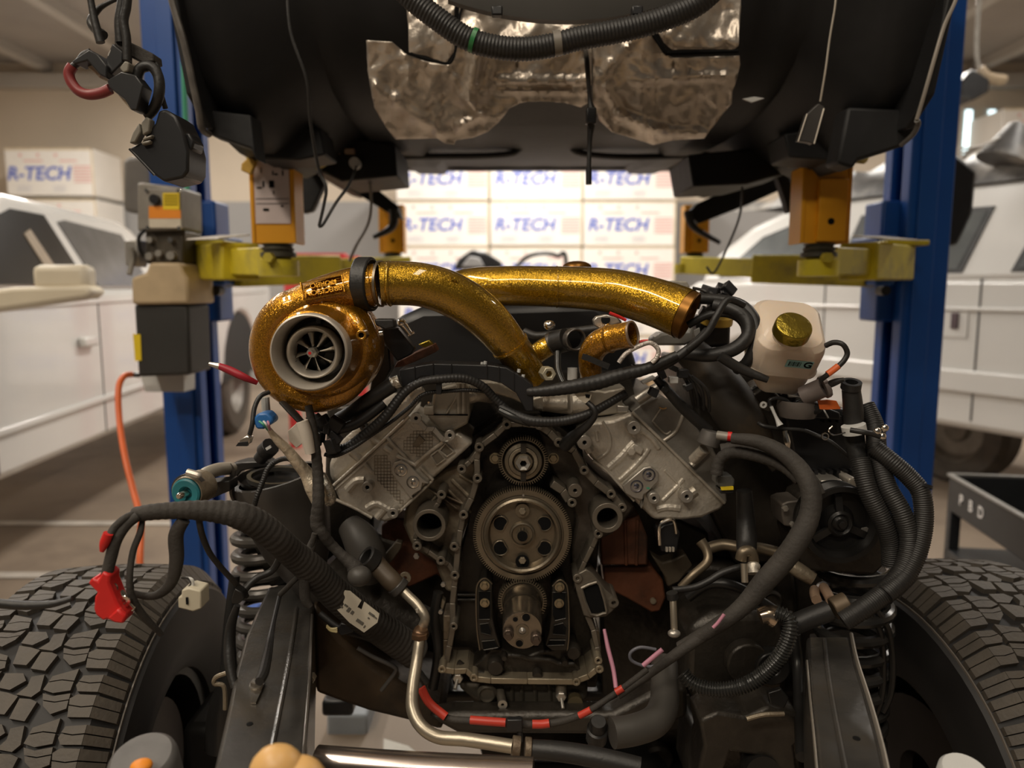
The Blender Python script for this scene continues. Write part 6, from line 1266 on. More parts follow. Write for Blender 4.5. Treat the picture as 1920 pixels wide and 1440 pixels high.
obj('cap', MB().tube([W(1334, 808, 1.3), W(1330, 822, 1.3), W(1326, 834, 1.3)], [.017, .0195, .0195], 20), mat('grey_cap', (.13, .12, .11), .2, .5), mb_, bev=.002); obj('nozzle', MB().tube([W(1345, 816, 1.27), W(1366, 819, 1.26)], .008, 12), grey, mb_); obj('red_ring', MB().tube([W(1364, 818, 1.26), W(1372, 819, 1.258)], .0085, 14), redp, mb_)
obj('stem', MB().tube([W(1320, 842, 1.31), W(1300, 862, 1.33)], .010, 12), alu, mb_)
cnn = thing('engine_connector', 'grey and black plug with a yellow lock beside the right head', 'connector', W(1362, 915, 1.26))
obj('shell', MB().prism(KL(d2, [(180, 480), (200, 462), (300, 465), (325, 500), (325, 550), (310, 560), (210, 565), (178, 535)]), 1.25, 1.28), mat('grey_shell', (.09, .09, .085), 0, .4), cnn, bev=.003); obj('yellow_lock', MB().prism(KL(d2, [(218, 560), (315, 553), (315, 578), (222, 582)]), 1.245, 1.25), yelp, cnn); obj('black_base', MB().prism(KL(d2, [(205, 575), (325, 575), (315, 610), (215, 610)]), 1.25, 1.28), plas, cnn, bev=.002)
hose('rubber_pipe', 'dark vertical rubber pipe descending behind the right loom', 'pipe', rubber, [.014, .016, .018, .014], [(1395, 920, 1.3), (1398, 970, 1.3), (1400, 1020, 1.28), (1398, 1045, 1.25)], seg=16)
inj = thing('injector_plug', 'shiny black connector under the right cylinder head', 'connector', W(1250, 1040, 1.36))
obj('body', MB().prism([(1232, 995), (1245, 985), (1265, 980), (1275, 1000), (1270, 1035), (1240, 1035)], 1.36, 1.40), plas, inj, bev=.003); obj('hook', MB().tube([W(1237, 1022, 1.35), W(1236, 990, 1.35), W(1245, 978, 1.35), W(1262, 975, 1.35), W(1268, 1000, 1.35)], .0035, 8), chrome, inj)
for k in range(3): obj('pin', MB().box(W(1250 + k * 6, 1030, 1.35), (.004, .006, .008)), alu, inj)
hose('hose_coil', 'black hose coil looping behind the gold mouth toward the reservoir', 'hose', rubber, .012, [(1285, 662, 1.3), (1330, 666, 1.28), (1375, 655, 1.27), (1402, 630, 1.27), (1400, 600, 1.28), (1375, 580, 1.3), (1340, 572, 1.32)], seg=14)
hose('hose_coil', 'outer black hose loop hugging the left side of the reservoir', 'hose', rubber, .010, [(1310, 560, 1.36), (1350, 562, 1.33), (1390, 572, 1.3), (1415, 600, 1.28), (1418, 640, 1.27), (1400, 680, 1.28), (1380, 692, 1.3)], seg=14)
hose('hose_coil', 'lower thin hose crossing behind the coil to the gold mouth', 'hose', rubber, .007, [(1290, 610, 1.33), (1330, 590, 1.32), (1370, 590, 1.31), (1395, 610, 1.3), (1398, 650, 1.3)], seg=12)
hose('hose_coil', 'black cable rising from the loom over the hose coil', 'cable', rubber, .006, [(1290, 655, 1.25), (1325, 625, 1.24), (1345, 590, 1.24), (1365, 562, 1.25), (1395, 572, 1.26)], seg=10)
hose('hose_coil', 'black hose running right below the coil to the reservoir base', 'hose', rubber, [.009, .009, .006], [(1350, 668, 1.26), (1390, 692, 1.26), (1440, 712, 1.25)], seg=12)
cc = thing('cable_cluster', 'knot of small black plugs and wires at the gold pipe mouth', 'connector', W(1320, 560, 1.38))
rnd = random.Random(11)
for k in range(12):
    x = 1303 + rnd.random() * 75; y = 542 + rnd.random() * 45; obj('plug', MB().box(W(x, y, 1.38 + rnd.random() * .05), (.014 + rnd.random() * .012, .02, .010 + rnd.random() * .012), (rnd.random(), rnd.random() * 2, 0)), plas if k % 4 else satin, cc, bev=.002)
for k in range(4): obj('wire', MB().tube([W(1300 + k * 16, 540 + k * 4, 1.38), W(1325 + k * 12, 548 + k * 9, 1.36), W(1350 + k * 8, 575 + k * 5, 1.38)], .003, 6), rubber, cc)
# wires near control module
hose('sensor_wire', 'thin black wire from the vacuum port down over the control module', 'wire', rubber, .0035, [(510, 1140, 1.28), (560, 1165, 1.27), (700, 1185, 1.27), (850, 1195, 1.27), (950, 1230, 1.27), (1080, 1290, 1.26), (1210, 1400, 1.26)], c7)
hose('sensor_wire', 'black cable from the pale clip to bright bolt at the blue post', 'wire', rubber, .0045, [(1230, 1195, 1.19), (1320, 1210, 1.18), (1400, 1225, 1.18), (1460, 1245, 1.18)], c7)
bb_ = thing('clamp_bolt', 'bright bolt heads in front of the right blue post', 'bolt', W(1655, 810, 1.18))
for x, y in ((1500, 1180), (1480, 1245), (1440, 1205)): obj('bolt_head', MB().ell(W(*c7(x, y), 1.18), .0062, .005, .0062), chrome, bb_)
sr = thing('needle_sensor', 'slim pale needle sensor with wire left of the control module', 'sensor', W(1475, 830, 1.26))
obj('stem', MB().tube([W(*c7(610, 1010), 1.27), W(*c7(650, 1100), 1.265), W(*c7(680, 1160), 1.26)], [.003, .003, .006], 8), lb, sr); obj('lower_stem', MB().tube([W(*c7(715, 1200), 1.26), W(*c7(735, 1290), 1.26), W(*c7(745, 1340), 1.26)], [.004, .0055, .003], 8), chrome, sr)
# ============================================================ CENTRE HARNESSES
ch_ = thing('wiring_channel', 'black plastic wiring channel bending over the engine valley', 'channel', W(900, 720, 1.28))
cpts = [(820, 60), (1000, 20), (1100, 5), (1560, 20), (1700, 40), (1850, 130), (1920, 190), (1920, 400), (1860, 400), (1780, 250), (1660, 170), (1560, 145), (1100, 110), (1000, 115), (850, 215), (820, 215)]
obj('channel_body', MB().prism(KL(c3, cpts), 1.265, 1.32), plas, ch_, bev=.002)
for x, y0, y1 in ((950, 35, 150), (1100, 5, 110), (1250, 12, 120), (1540, 20, 140), (1640, 35, 165), (1760, 80, 235)): obj('rib', MB().tube([W(*c3(x, y0), 1.264), W(*c3(x, y1), 1.264)], .0012, 6), plas, ch_)
obj('clip', MB().box(W(*c3(1140, 130), 1.26), (.012, .01, .012)), satin, ch_, bev=.001)
obj('end_clip', MB().prism(KL(c3, [(1120, 100), (1170, 105), (1168, 260), (1125, 260)]), 1.25, 1.262), plas, ch_, bev=.001)
for x, y in ((1525, 0), (1500, 8), (1800, 65), (1835, 110)): obj('stud', MB().tube([W(*c3(x, y + 15), 1.28), W(*c3(x + 4, y - 12), 1.28)], .003, 8), lb, ch_)
tag(obj('foil_wrap_end', MB().tube([W(*c3(760, 175), 1.25), W(*c3(830, 150), 1.25)], [.011, .012], 12), mat('crinkled_foil', (.6, .57, .5), .95, .25, .2, 80, bump=.8, bscale=200)), 'crinkled foil wrap on the hose end by the turbo', 'foil')
hose('coolant_hose', 'thick black hose running from under the turbo up to the foil wrap', 'hose', rubber, .0135, [(330, 470, 1.27), (450, 400, 1.26), (600, 290, 1.25), (770, 180, 1.25)], c3, seg=14)
hose('wire_loom', 'taped loom arching over the left head to the timing cover top', 'wire loom', rubber, [.008, .0085, .009, .009, .008, .007, .0075, .0075, .0075, .0075, .007], [(230, 700, 1.24), (380, 700, 1.24), (540, 590, 1.24), (700, 450, 1.24), (860, 250, 1.25), (1000, 160, 1.25), (1150, 135, 1.25), (1350, 130, 1.26), (1500, 190, 1.27), (1600, 290, 1.28), (1720, 400, 1.28)], c3, corr=(.006, .03), seg=12)
hose('wire_loom', 'thin convoluted wire arching below the thick loom on the left head', 'wire loom', rubber, .0035, [(210, 750, 1.23), (290, 765, 1.23), (420, 710, 1.23), (600, 590, 1.24), (760, 480, 1.25), (900, 370, 1.26), (1020, 260, 1.26), (1200, 235, 1.27), (1400, 225, 1.27), (1550, 245, 1.28), (1600, 300, 1.28), (1640, 400, 1.29)], c3, corr=(.004, .06))
hose('wire_loom', 'black cables bunched along the lower edge of the turbo', 'wire loom', rubber, .009, [(130, 440, 1.22), (260, 540, 1.22), (420, 520, 1.23), (560, 440, 1.24), (700, 330, 1.25)], c3, seg=12)
hose('wire_loom', 'loom drooping over the timing cover top between the heads', 'wire loom', rubber, [.007, .0085, .009, .0085, .008, .0075, .007], [(-100, 360, 1.28), (30, 430, 1.27), (180, 480, 1.26), (400, 480, 1.26), (600, 430, 1.26), (760, 350, 1.27), (930, 250, 1.28)], c4, corr=(.006, .02), seg=12)
hose('wire_loom', 'short glossy loom segment crossing the cover bolt at top left', 'wire loom', mat('gloss_black_hose', (.03, .03, .028)), [.006, .0075, .006], [(1640, 390, 1.27), (1760, 450, 1.265), (1900, 500, 1.265), (1960, 500, 1.265)], c3, seg=12)
hose('wire_loom', 'thick taped loom rising right above the valley past the gold elbow', 'wire loom', rubber, [.008, .010, .012, .013, .012, .010, .008], [(130, 240, 1.27), (280, 230, 1.26), (480, 200, 1.25), (700, 160, 1.25), (900, 100, 1.25), (1100, 50, 1.25), (1350, -60, 1.25)], c4, corr=(.010, .02), seg=14)
hose('wire_loom', 'black cable rising to the hose coil right of the gold elbow', 'wire loom', rubber, .008, [(1100, 60, 1.26), (1250, 20, 1.26), (1400, -80, 1.26), (1500, -160, 1.26), (1600, -260, 1.27)], c4)
hose('black_hose', 'black hose sloping down across the right valve cover', 'hose', rubber, [.008, .009, .010, .010], [(1180, 120, 1.3), (1290, 250, 1.3), (1420, 390, 1.31), (1610, 560, 1.32)], c4, seg=14)
sp_ = hose('cam_sensor', 'black cable ending in a sensor plug at the cover edge', 'sensor', rubber, [.0045, .005, .005, .0065, .008, .011, .012], [(600, 310, 1.26), (665, 370, 1.25), (680, 430, 1.25), (630, 500, 1.26), (560, 560, 1.27), (500, 610, 1.29), (430, 680, 1.31)], c4, seg=14)
tgp = tag(obj('wire_label', MB().prism(KL(c4, [(510, 255), (560, 235), (655, 250), (640, 300), (600, 335), (545, 295)]), 1.252, 1.256), paper), 'white printed label wrapped round a cable over the valley', 'label')
obj('print', MB().prism(KL(c4, [(600, 262), (640, 265), (632, 290), (604, 284)]), 1.2505, 1.252), ink_hole, tgp)
hose('hose_bend', 'glossy black tube dropping from the coupler ring into the valley', 'hose', mat('gloss_black_hose', (.03, .03, .028)), .006, [(1046, 660, 1.33), (1046, 690, 1.31), (1050, 705, 1.3), (1056, 718, 1.29)])
hose('black_hose', 'black hose passing behind the thumb bolt and coupler', 'hose', rubber, .0085, [(983, 622, 1.40), (1005, 630, 1.39), (1035, 628, 1.38), (1075, 622, 1.37), (1130, 615, 1.36)])
hose('braided_wire', 'silver and white braided wire loop right of the gold elbow', 'wire', mat('braid', (.6, .55, .5), .6, .4, .3, 120, bump=.6, bscale=300), .004, [(1160, 680, 1.24), (1175, 662, 1.24), (1200, 648, 1.24), (1220, 643, 1.24), (1234, 655, 1.24), (1232, 670, 1.24), (1222, 680, 1.24)])
hose('red_wire', 'short red wire behind the gold elbow mouth', 'wire', redp, .0035, [(1180, 655, 1.28), (1200, 642, 1.28), (1215, 640, 1.28)])
cx = thing('valley_connectors', 'cluster of black and clear plugs at the right end of the valley loom', 'connector', W(1250, 720, 1.3))
for k, (x, y, w_, h_, m_) in enumerate([(1240, 700, 12, 20, plas), (1262, 712, 16, 12, lb), (1245, 730, 14, 10, satin), (1215, 712, 26, 6, lb), (1280, 700, 18, 16, plas), (1225, 735, 16, 16, plas), (1290, 725, 14, 12, plas), (1200, 690, 22, 14, plas), (1262, 690, 14, 10, satin), (1180, 695, 20, 16, plas)]):
    obj('plug', MB().box(W(x, y, 1.29), (M(w_, 1.3), .02, M(h_, 1.3)), (0, R(25 * (k % 3 - 1)), 0)), m_, cx, bev=.0015)
for k in range(4): obj('wire', MB().tube([W(1270 + k * 9, 690 + k * 5, 1.3), W(1290 + k * 12, 720 + k * 4, 1.3), W(1300 + k * 10, 760 + k * 4, 1.32)], .003, 6), rubber, cx)
st = thing('standoff_studs', 'two pale studs behind the loom below the gold elbow', 'stud', W(1075, 705, 1.36))
obj('stud', MB().cyl(W(1073, 712, 1.35), .009, .022, (0, 0, 1)), lb, st); obj('stud', MB().cyl(W(1094, 708, 1.35), .006, .016, (0, 0, 1)), alu, st)

# ============================================================ LEFT FOREGROUND WIRING
ml = hose('main_harness', 'thick ribbed taped wire trunk arching over the left tyre', 'harness', tape, [.0105, .0115, .0125, .0145, .017, .020, .0215, .0215, .022, .024, .026, .028, .029, .030], [(252, 965, 1.02), (285, 960, 1.02), (330, 957, 1.03), (375, 957, 1.04), (415, 960, 1.05), (452, 967, 1.06), (487, 985, 1.08), (518, 1010, 1.1), (545, 1035, 1.13), (577, 1062, 1.16), (615, 1100, 1.2), (660, 1140, 1.24), (715, 1180, 1.28), (780, 1225, 1.32)], corr=(.010, .020), seg=20)
lbm = mat('printed_paper', (.62, .56, .45))
def lbl(k, pts, Y):
    return obj('paper_label', MB().prism(KL(k, pts), Y, Y + .002), lbm, ml)
l1 = lbl(d3, [(270, 715), (345, 590), (385, 595), (470, 665), (440, 715), (470, 735), (490, 675), (605, 765), (590, 830), (490, 905), (380, 830)], 1.195)
mb = MB()
for (x, y, a, b) in ((300, 690, 40, 16), (345, 690, 30, 14), (375, 715, 22, 40), (400, 740, 20, 30), (440, 800, 60, 26), (530, 750, 50, 18), (520, 790, 14, 10), (555, 775, 40, 10), (495, 850, 8, 24)): mb.prism(KL(d3, [(x, y), (x + a * .8, y + a * .55), (x + a * .8 - b * .5, y + a * .55 + b * .7), (x - b * .5, y + b * .7)]), 1.1935, 1.195)
obj('label_print', mb, mat('faded_ink', (.14, .13, .11)), l1)['kind'] = 'stuff'
hose('cable', 'black cable branch ending in a red heat shrink above the left tyre', 'cable', tape, [.006, .0055, .0055, .005], [(258, 963, 1.02), (234, 972, 1.0), (214, 990, .99), (202, 1010, .98)])
tag(obj('heat_shrink', MB().tube([W(203, 1000, .98), W(196, 1018, .98), W(191, 1034, .98)], [.0065, .0065, .003], 12), redp), 'red heat shrink on a cable end above the left tyre', 'heat shrink')
hose('cable', 'black battery cable dropping into the red clamp cover', 'cable', tape, [.007, .0075, .008, .008, .0075], [(258, 968, 1.01), (236, 985, 1.0), (218, 1012, .99), (208, 1045, .985), (200, 1078, .98)])
hose('cable', 'thin black cable falling past the red clamp cover', 'cable', tape, [.0035, .0045, .0045, .0045, .005, .0055, .004], [(267, 975, 1.02), (262, 1000, 1.01), (249, 1035, 1.0), (243, 1080, .99), (246, 1115, .99), (265, 1150, 1.0), (303, 1190, 1.02)])
hose('cable', 'thick taped loop hanging below the wire trunk over the tyre', 'cable', tape, [.009, .0105, .010, .0085, .0065, .0055, .005], [(345, 975, 1.03), (330, 1003, 1.03), (331, 1050, 1.03), (322, 1090, 1.03), (300, 1113, 1.03), (275, 1118, 1.03), (245, 1112, 1.02)])
hose('cable', 'slim grey cable from the trunk down to the rail connector', 'cable', tape, .0045, [(372, 968, 1.04), (378, 1000, 1.05), (392, 1035, 1.07), (415, 1065, 1.09), (440, 1092, 1.11), (462, 1118, 1.14)])
hose('cable', 'black cable entering at the left edge toward the red clamp', 'cable', rubber, [.006, .0065, .005, .004], [(-40, 1128, .96), (40, 1135, .96), (95, 1133, .96), (135, 1122, .965), (180, 1113, .97)])
rc_ = thing('battery_clamp', 'bright red battery terminal cover with chrome clamp bar', 'battery clamp', W(205, 1165, .98))
obj('cover', MB().prism(KL(t6, [(575, 335), (615, 360), (612, 400), (655, 510), (705, 585), (688, 630), (640, 622), (600, 605), (578, 615), (535, 580), (525, 545), (530, 480), (545, 455), (490, 400), (520, 370), (548, 388)]), .97, 1.0), redp, rc_, bev=.004)
obj('lower_lip', MB().prism(KL(t6, [(600, 600), (660, 545), (705, 590), (690, 632), (640, 624)]), .962, .972), redp, rc_, bev=.003)
obj('clamp_bar', MB().prism(KL(t6, [(598, 405), (622, 392), (760, 545), (740, 565), (690, 535)]), .985, .995), chrome, rc_, bev=.002)
for x, y in ((632, 425), (705, 500)): obj('eye', MB().ring(W(*t6(x, y), .983), .0035, .008, .003), chrome, rc_)
wc = thing('white_connector', 'cream plastic connector block hanging before the left tyre sidewall', 'connector', W(355, 1145, 1.0))
obj('block', MB().prism(KL(t6, [(1000, 480), (1018, 475), (1020, 440), (1060, 428), (1128, 445), (1132, 545), (1085, 562), (1000, 540)]), 1.0, 1.03), mat('cream_connector', (.55, .50, .38), 0, .5), wc, bev=.002); obj('slot', MB().box(W(*t6(1052, 500), .999), (.003, .002, .010)), ink_hole, wc)
for k in range(3): obj('lead', MB().tube([W(*t6(1040 + k * 18, 440), 1.01), W(*t6(1075 + k * 6, 405), 1.01), W(*t6(1060 + k * 8, 375), 1.01), W(*t6(1020, 370), 1.02)], .0016, 6), lb if k else rubber, wc)
hc = thing('cable_plug', 'dark rectangular plug on the cable beside the left coil spring', 'connector', W(443, 1120, 1.1))
obj('body', MB().prism(KL(t6, [(1300, 490), (1320, 430), (1365, 455), (1375, 490), (1340, 520), (1300, 520)]), 1.1, 1.12), satin, hc, bev=.002)
hose('cable', 'cables dropping from the plug along the left rail edge', 'cable', rubber, [.005, .008, .0085, .006], [(445, 1135, 1.12), (432, 1180, 1.12), (430, 1240, 1.1), (440, 1290, 1.08)])
hose('cable', 'cable arching from the rail plug up to the trunk', 'cable', rubber, .0055, [(460, 1105, 1.12), (480, 1085, 1.13), (510, 1070, 1.14), (525, 1045, 1.14)])
hose('cable', 'taped cable from the vertical loom down to the rail ground', 'cable', tape, .0045, [(590, 1000, 1.16), (570, 1065, 1.16), (545, 1095, 1.16), (525, 1115, 1.17)])
vl = hose('wire_loom', 'vertical taped loom dropping from the turbo to the rubber boot', 'wire loom', tape, [.006, .007, .008, .009, .010, .0105, .0095, .0085, .009, .012, .017], [(578, 760, 1.18), (586, 800, 1.18), (592, 845, 1.18), (596, 890, 1.18), (597, 940, 1.17), (594, 980, 1.17), (604, 1000, 1.17), (622, 1022, 1.18), (645, 1045, 1.18), (662, 1060, 1.18), (672, 1078, 1.18)], corr=(.012, .025), seg=14)
obj('boot', MB().ell(W(674, 1080, 1.17), .020, .018, .017), mat('greyish_rubber', (.055, .05, .044)), vl)
hose('cable', 'taped tail falling from the vertical loom beside the rail', 'cable', tape, [.006, .008, .008, .0085, .005], [(592, 1005, 1.17), (580, 1035, 1.16), (572, 1075, 1.15), (572, 1120, 1.15), (582, 1138, 1.15)])
tag(obj('white_tape', MB().tube([W(566, 790, 1.17), W(574, 815, 1.17), W(582, 850, 1.17)], [.010, .0105, .008], 12), mat('white_tape', (.62, .56, .48), 0, .6)), 'white tape wrapped around the vertical loom', 'tape')
tag(obj('white_flag', MB().prism(KL(c3, [(-90, 560), (20, 460), (90, 470), (80, 560), (130, 720), (90, 760), (60, 640), (-20, 700), (-80, 640)]), 1.2, 1.205), mat('white_tape', (.62, .56, .48)), bev=.001), 'torn white sleeve flap left of the vertical loom', 'sleeve')
hose('foil_sleeve', 'crinkled clear and foil sleeved wires from the blue plug', 'sleeve', wrap, [.0035, .007, .0085, .010, .012, .016, .012], [(503, 803, 1.16), (520, 825, 1.17), (540, 845, 1.18), (558, 868, 1.19), (575, 888, 1.2), (590, 915, 1.2), (600, 945, 1.2)], seg=12)
hose('foil_tube', 'bright crinkled foil tube hanging against the left head', 'foil', mat('crinkled_foil', (.6, .57, .5)), [.007, .009, .0095, .006], [(603, 890, 1.22), (612, 910, 1.21), (620, 935, 1.21), (612, 945, 1.21)], seg=12)
bc = thing('blue_connector', 'blue round plug with coloured leads left of the turbo base', 'connector', W(490, 800, 1.15))
obj('shell', MB().prism(KL(K(0, 480, 3), [(1430, 905), (1450, 885), (1500, 880), (1535, 915), (1535, 940), (1480, 975), (1440, 975), (1425, 940)]), 1.15, 1.18), bluep, bc, bev=.004)
for k in range(3): obj('lead', MB().tube([W(486 + k * 8, 790, 1.145), W(494 + k * 5, 796, 1.14), W(502 + k * 2, 806, 1.15)], .0018, 6), [green, lb, pink][k], bc)
hose('cable', 'black cable arching from the turbo base to a small clip', 'cable', rubber, .0038, [(505, 735, 1.18), (488, 743, 1.17), (477, 765, 1.16), (473, 795, 1.15), (468, 815, 1.15)])
kc = thing('small_clip', 'small black and silver clip dangling before the blue post', 'clip', W(455, 835, 1.15))
obj('clip', MB().prism(KL(K(0, 480, 3), [(1340, 1040), (1390, 1010), (1412, 1020), (1400, 1060), (1340, 1068)]), 1.15, 1.165), chrome, kc, bev=.002); obj('lug', MB().prism(KL(K(0, 480, 3), [(1340, 1050), (1395, 1045), (1390, 1070), (1325, 1070)]), 1.148, 1.155), plas, kc)
tag(obj('clear_tube', MB().tube([W(499, 770, 1.2), W(497, 745, 1.2)], .007, 10), mat('clear_grey_plastic', (.4, .4, .38))), 'clear plastic tube end beside the turbo base', 'tube')
rl = hose('red_lead', 'red test lead with metal clip sticking out left of turbo', 'lead', mat('crimson_rubber', (.35, .015, .03), 0, .45), [.0055, .007, .0065, .004], [(410, 686, 1.22), (430, 694, 1.22), (455, 706, 1.22), (482, 718, 1.23)])
obj('jaw', MB().tube([W(392, 682, 1.22), W(412, 687, 1.22)], [.003, .006], 8), alu3, rl)
hose('cable', 'convoluted wire looping over the spring tower cup', 'cable', rubber, .0045, [(556, 870, 1.26), (540, 860, 1.27), (520, 864, 1.28), (503, 878, 1.27), (492, 905, 1.26), (482, 930, 1.25), (477, 948, 1.25)], corr=(.004, .06))
# black strap from turbo base down
hose('strap', 'flat black strap hanging from the turbo base to the white tape', 'strap', rubber, [.010, .012, .010], [(530, 755, 1.2), (550, 775, 1.19), (568, 795, 1.18)], flat=.4)
lc = thing('loose_connectors', 'tangle of small black plugs under the turbo base', 'connector', W(600, 800, 1.22))
for k in range(9): obj('plug', MB().box(W(582 + rnd.random() * 55, 785 + rnd.random() * 55, 1.21 + rnd.random() * .03), (.012 + rnd.random() * .014, .015, .010 + rnd.random() * .014), (rnd.random(), rnd.random() * 3, 0)), plas, lc, bev=.002)
# lower-left: black hoses, knuckles
hose('exhaust_elbow', 'dark bulging rubber elbow beneath the left head', 'elbow', mat('greyish_rubber', (.055, .05, .044)), [.024, .033, .034, .028], [(655, 985, 1.38), (675, 1010, 1.36), (690, 1045, 1.35), (690, 1080, 1.36)], seg=20)
hose('brown_hose', 'brown rubber hose joining the alloy pipe by the left mount', 'hose', mat('brown_rubber', (.085, .062, .04), .1, .5), [.017, .017, .0175, .015], [(703, 1055, 1.27), (718, 1072, 1.26), (735, 1090, 1.25), (748, 1100, 1.25)], seg=18)
tag(obj('hose_collar', MB().ring(W(702, 1054, 1.265), .014, .021, .022, (-.7, -.4, .7), 24), rubber, bev=.002), 'black collar at the upper end of the brown hose', 'collar')
tag(obj('brown_clamp', MB().tube([W(742, 1096, 1.25), W(752, 1106, 1.25)], .019, 16), mat('dull_bracket', (.07, .065, .06)), bev=.002), 'dull clamp between the brown hose and alloy pipe', 'clamp')
ap = hose('alloy_pipe', 'dull aluminium pipe bending down and along the bottom', 'pipe', mat('dull_pipe_aluminium', (.42, .37, .29), .75, .38, .12, 12, bump=.15), [.0085, .0085, .0088, .0085, .0088, .0095, .010, .0100, .0105, .0105, .0105, .0105, .0105], [(748, 1100, 1.25), (765, 1117, 1.24), (783, 1135, 1.23), (797, 1158, 1.22), (792, 1178, 1.22), (787, 1200, 1.2), (781, 1243, 1.18), (774, 1290, 1.15), (774, 1330, 1.12), (790, 1362, 1.1), (822, 1382, 1.09), (875, 1387, 1.08), (962, 1400, 1.06)], seg=18)
obj('copper_joint', MB().tube([W(791, 1178, 1.21), W(789, 1186, 1.21), W(788, 1198, 1.205)], [.0105, .014, .012], 16), mat('copper_joint', (.20, .12, .07), .7, .4), ap); obj('joint_nut', MB().cyl(W(787, 1196, 1.203), .0145, .008, (0, 0, 1), 6), mat('copper_joint', (.20, .12, .07)), ap)
obj('crimp_ferrule', MB().tube([W(960, 1400, 1.06), W(975, 1402, 1.06)], .0165, 18), alu2, ap, bev=.001); obj('crimp_ferrule', MB().tube([W(984, 1403, 1.06), W(996, 1404, 1.06)], .0165, 18), alu2, ap, bev=.001)
obj('tube_tab', MB().tube([W(783, 1148, 1.2), W(782, 1142, 1.2)], .003, 8), alu, ap)
hose('pressure_hose', 'smooth black hose continuing right from the alloy pipe ferrule', 'hose', rubber, [.014, .0145, .015, .015, .015], [(998, 1405, 1.06), (1040, 1408, 1.05), (1090, 1415, 1.04), (1140, 1425, 1.03), (1200, 1440, 1.02)], seg=16)
cond = hose('battery_loom', 'black loom with red sleeve pieces sagging below the oil pan', 'wire loom', tape, [.004, .0055, .006, .0062, .0065, .0062, .0055, .005, .005], [(785, 1280, 1.2), (800, 1310, 1.19), (835, 1345, 1.18), (885, 1352, 1.17), (970, 1358, 1.16), (1030, 1357, 1.16), (1090, 1340, 1.15), (1150, 1303, 1.15), (1215, 1255, 1.14)])
for a in ([(790, 1290, 1.19), (805, 1318, 1.185), (836, 1344, 1.175)], [(882, 1350, 1.165), (920, 1353, 1.16), (948, 1355, 1.158)], [(998, 1358, 1.155), (1015, 1358, 1.155), (1030, 1356, 1.155)], [(1086, 1342, 1.148), (1108, 1331, 1.146)], [(1155, 1298, 1.145), (1168, 1290, 1.145)]):
    hose('red_sleeve', '', '', mat('red_sleeve', (.55, .05, .03), 0, .4), (.0075 if a[0][0] < 800 else .0070) if a[0][0] < 1080 else .0058, a, parent=cond)
obj('tee_holder', MB().box(W(965, 1358, 1.15), (.026, .012, .022)), plas, cond, bev=.002); obj('holder_stem', MB().tube([W(972, 1345, 1.155), W(976, 1390, 1.15)], .005, 8), plas, cond)
hose('pink_wires', 'bundle of pink wires dropping right of the oil pan', 'wires', pink, [.003, .004, .004, .004], [(1133, 1180, 1.3), (1140, 1215, 1.28), (1150, 1255, 1.26), (1155, 1290, 1.24)])
hose('wire_loop', 'loop of thin grey black wire right of the oil pan', 'wire', mat('slate_wire', (.12, .12, .14), 0, .4), .003, [(1230, 1218, 1.25), (1200, 1214, 1.25), (1182, 1225, 1.25), (1186, 1240, 1.25), (1215, 1250, 1.25), (1240, 1246, 1.25)])
yc = thing('yellow_lead_plug', 'black plug with two cream leads below the printed label', 'connector', W(640, 1190, 1.3))
obj('body', MB().prism(KL(d3, [(290, 870), (320, 835), (410, 850), (410, 905), (320, 930), (295, 910)]), 1.28, 1.3), plas, yc, bev=.002)
for k in range(3): obj('lead', MB().tube([W(*d3(210, 850 + k * 6), 1.28), W(*d3(240, 875 + k * 8), 1.28), W(*d3(290, 872 + k * 14), 1.28)], .0018, 6), mat('cream_lead', (.6, .5, .25)), yc)
hose('brake_line', 'thin dark brake line zigzagging below the wire trunk', 'pipe', mat('dull_bracket', (.07, .065, .06)), .004, [(670, 1215, 1.3), (700, 1232, 1.3), (738, 1250, 1.3), (740, 1262, 1.3), (715, 1295, 1.3)])
sbx = tag(obj('trans_tube', MB().tube([W(610, 1060, 1.42), W(660, 1110, 1.42), (W(720, 1150, 1.42)), W(800, 1190, 1.42)], [.045, .05, .052, .05], 22), dsteel), 'wide dark pipe housing behind the label wrapped trunk', 'pipe')
rb = thing('frame_bolt', 'pale bolt pair on the inner side of left frame rail', 'bolt', W(575, 1268, 1.2))
for x, y in ((568, 1262), (585, 1268)): obj('bolt', hexnut(MB(), W(x, y, 1.15), .008, .012), mat('pale_rod', (.36, .31, .24)), rb)
# bottom edge objects
tag(obj('chrome_bar', MB().tube([W(595, 1428, .98), W(760, 1440, .96), W(1000, 1452, .94)], .022, 24), mat('pinkish_chrome', (.55, .47, .42), .95, .22, .1, 20)), 'shiny metal crossbar along the bottom edge', 'bar')
tag(obj('tan_cover', MB().ell(W(520, 1452, .72), .030, .025, .032).ell(W(560, 1468, .72), .030, .025, .028), tan), 'amber tan plastic knob at the bottom edge on left frame rail', 'knob')
bs = thing('bump_stop', 'grey round bump stop with an orange centre at bottom left', 'bump stop', W(265, 1470, .85))
obj('puck', MB().lathe([(.0, .0), (.035, .0), (.040, -.005), (.0415, -.012), (.0415, -.05), (0, -.05)], W(265, 1418, .86), (0, -.30, 1), 40), mat('grey_puck', (.15, .145, .14), .1, .4, .15, 30), bs); obj('orange_centre', MB().ell(W(265, 1436, .83), .013, .012, .007), oras, bs); obj('stem', MB().cyl(W(265, 1418, .86) + Vector((0, .01, -.35)), .02, .31, (0, -.03, 1)), satin, bs)
tag(obj('pale_cap', MB().lathe([(0, 0), (.028, 0), (.032, -.006), (.032, -.03), (0, -.03)], W(1812, 1446, .9), (0, -.3, 1), 30), lb), 'pale round cap peeking in at bottom right edge', 'cap')
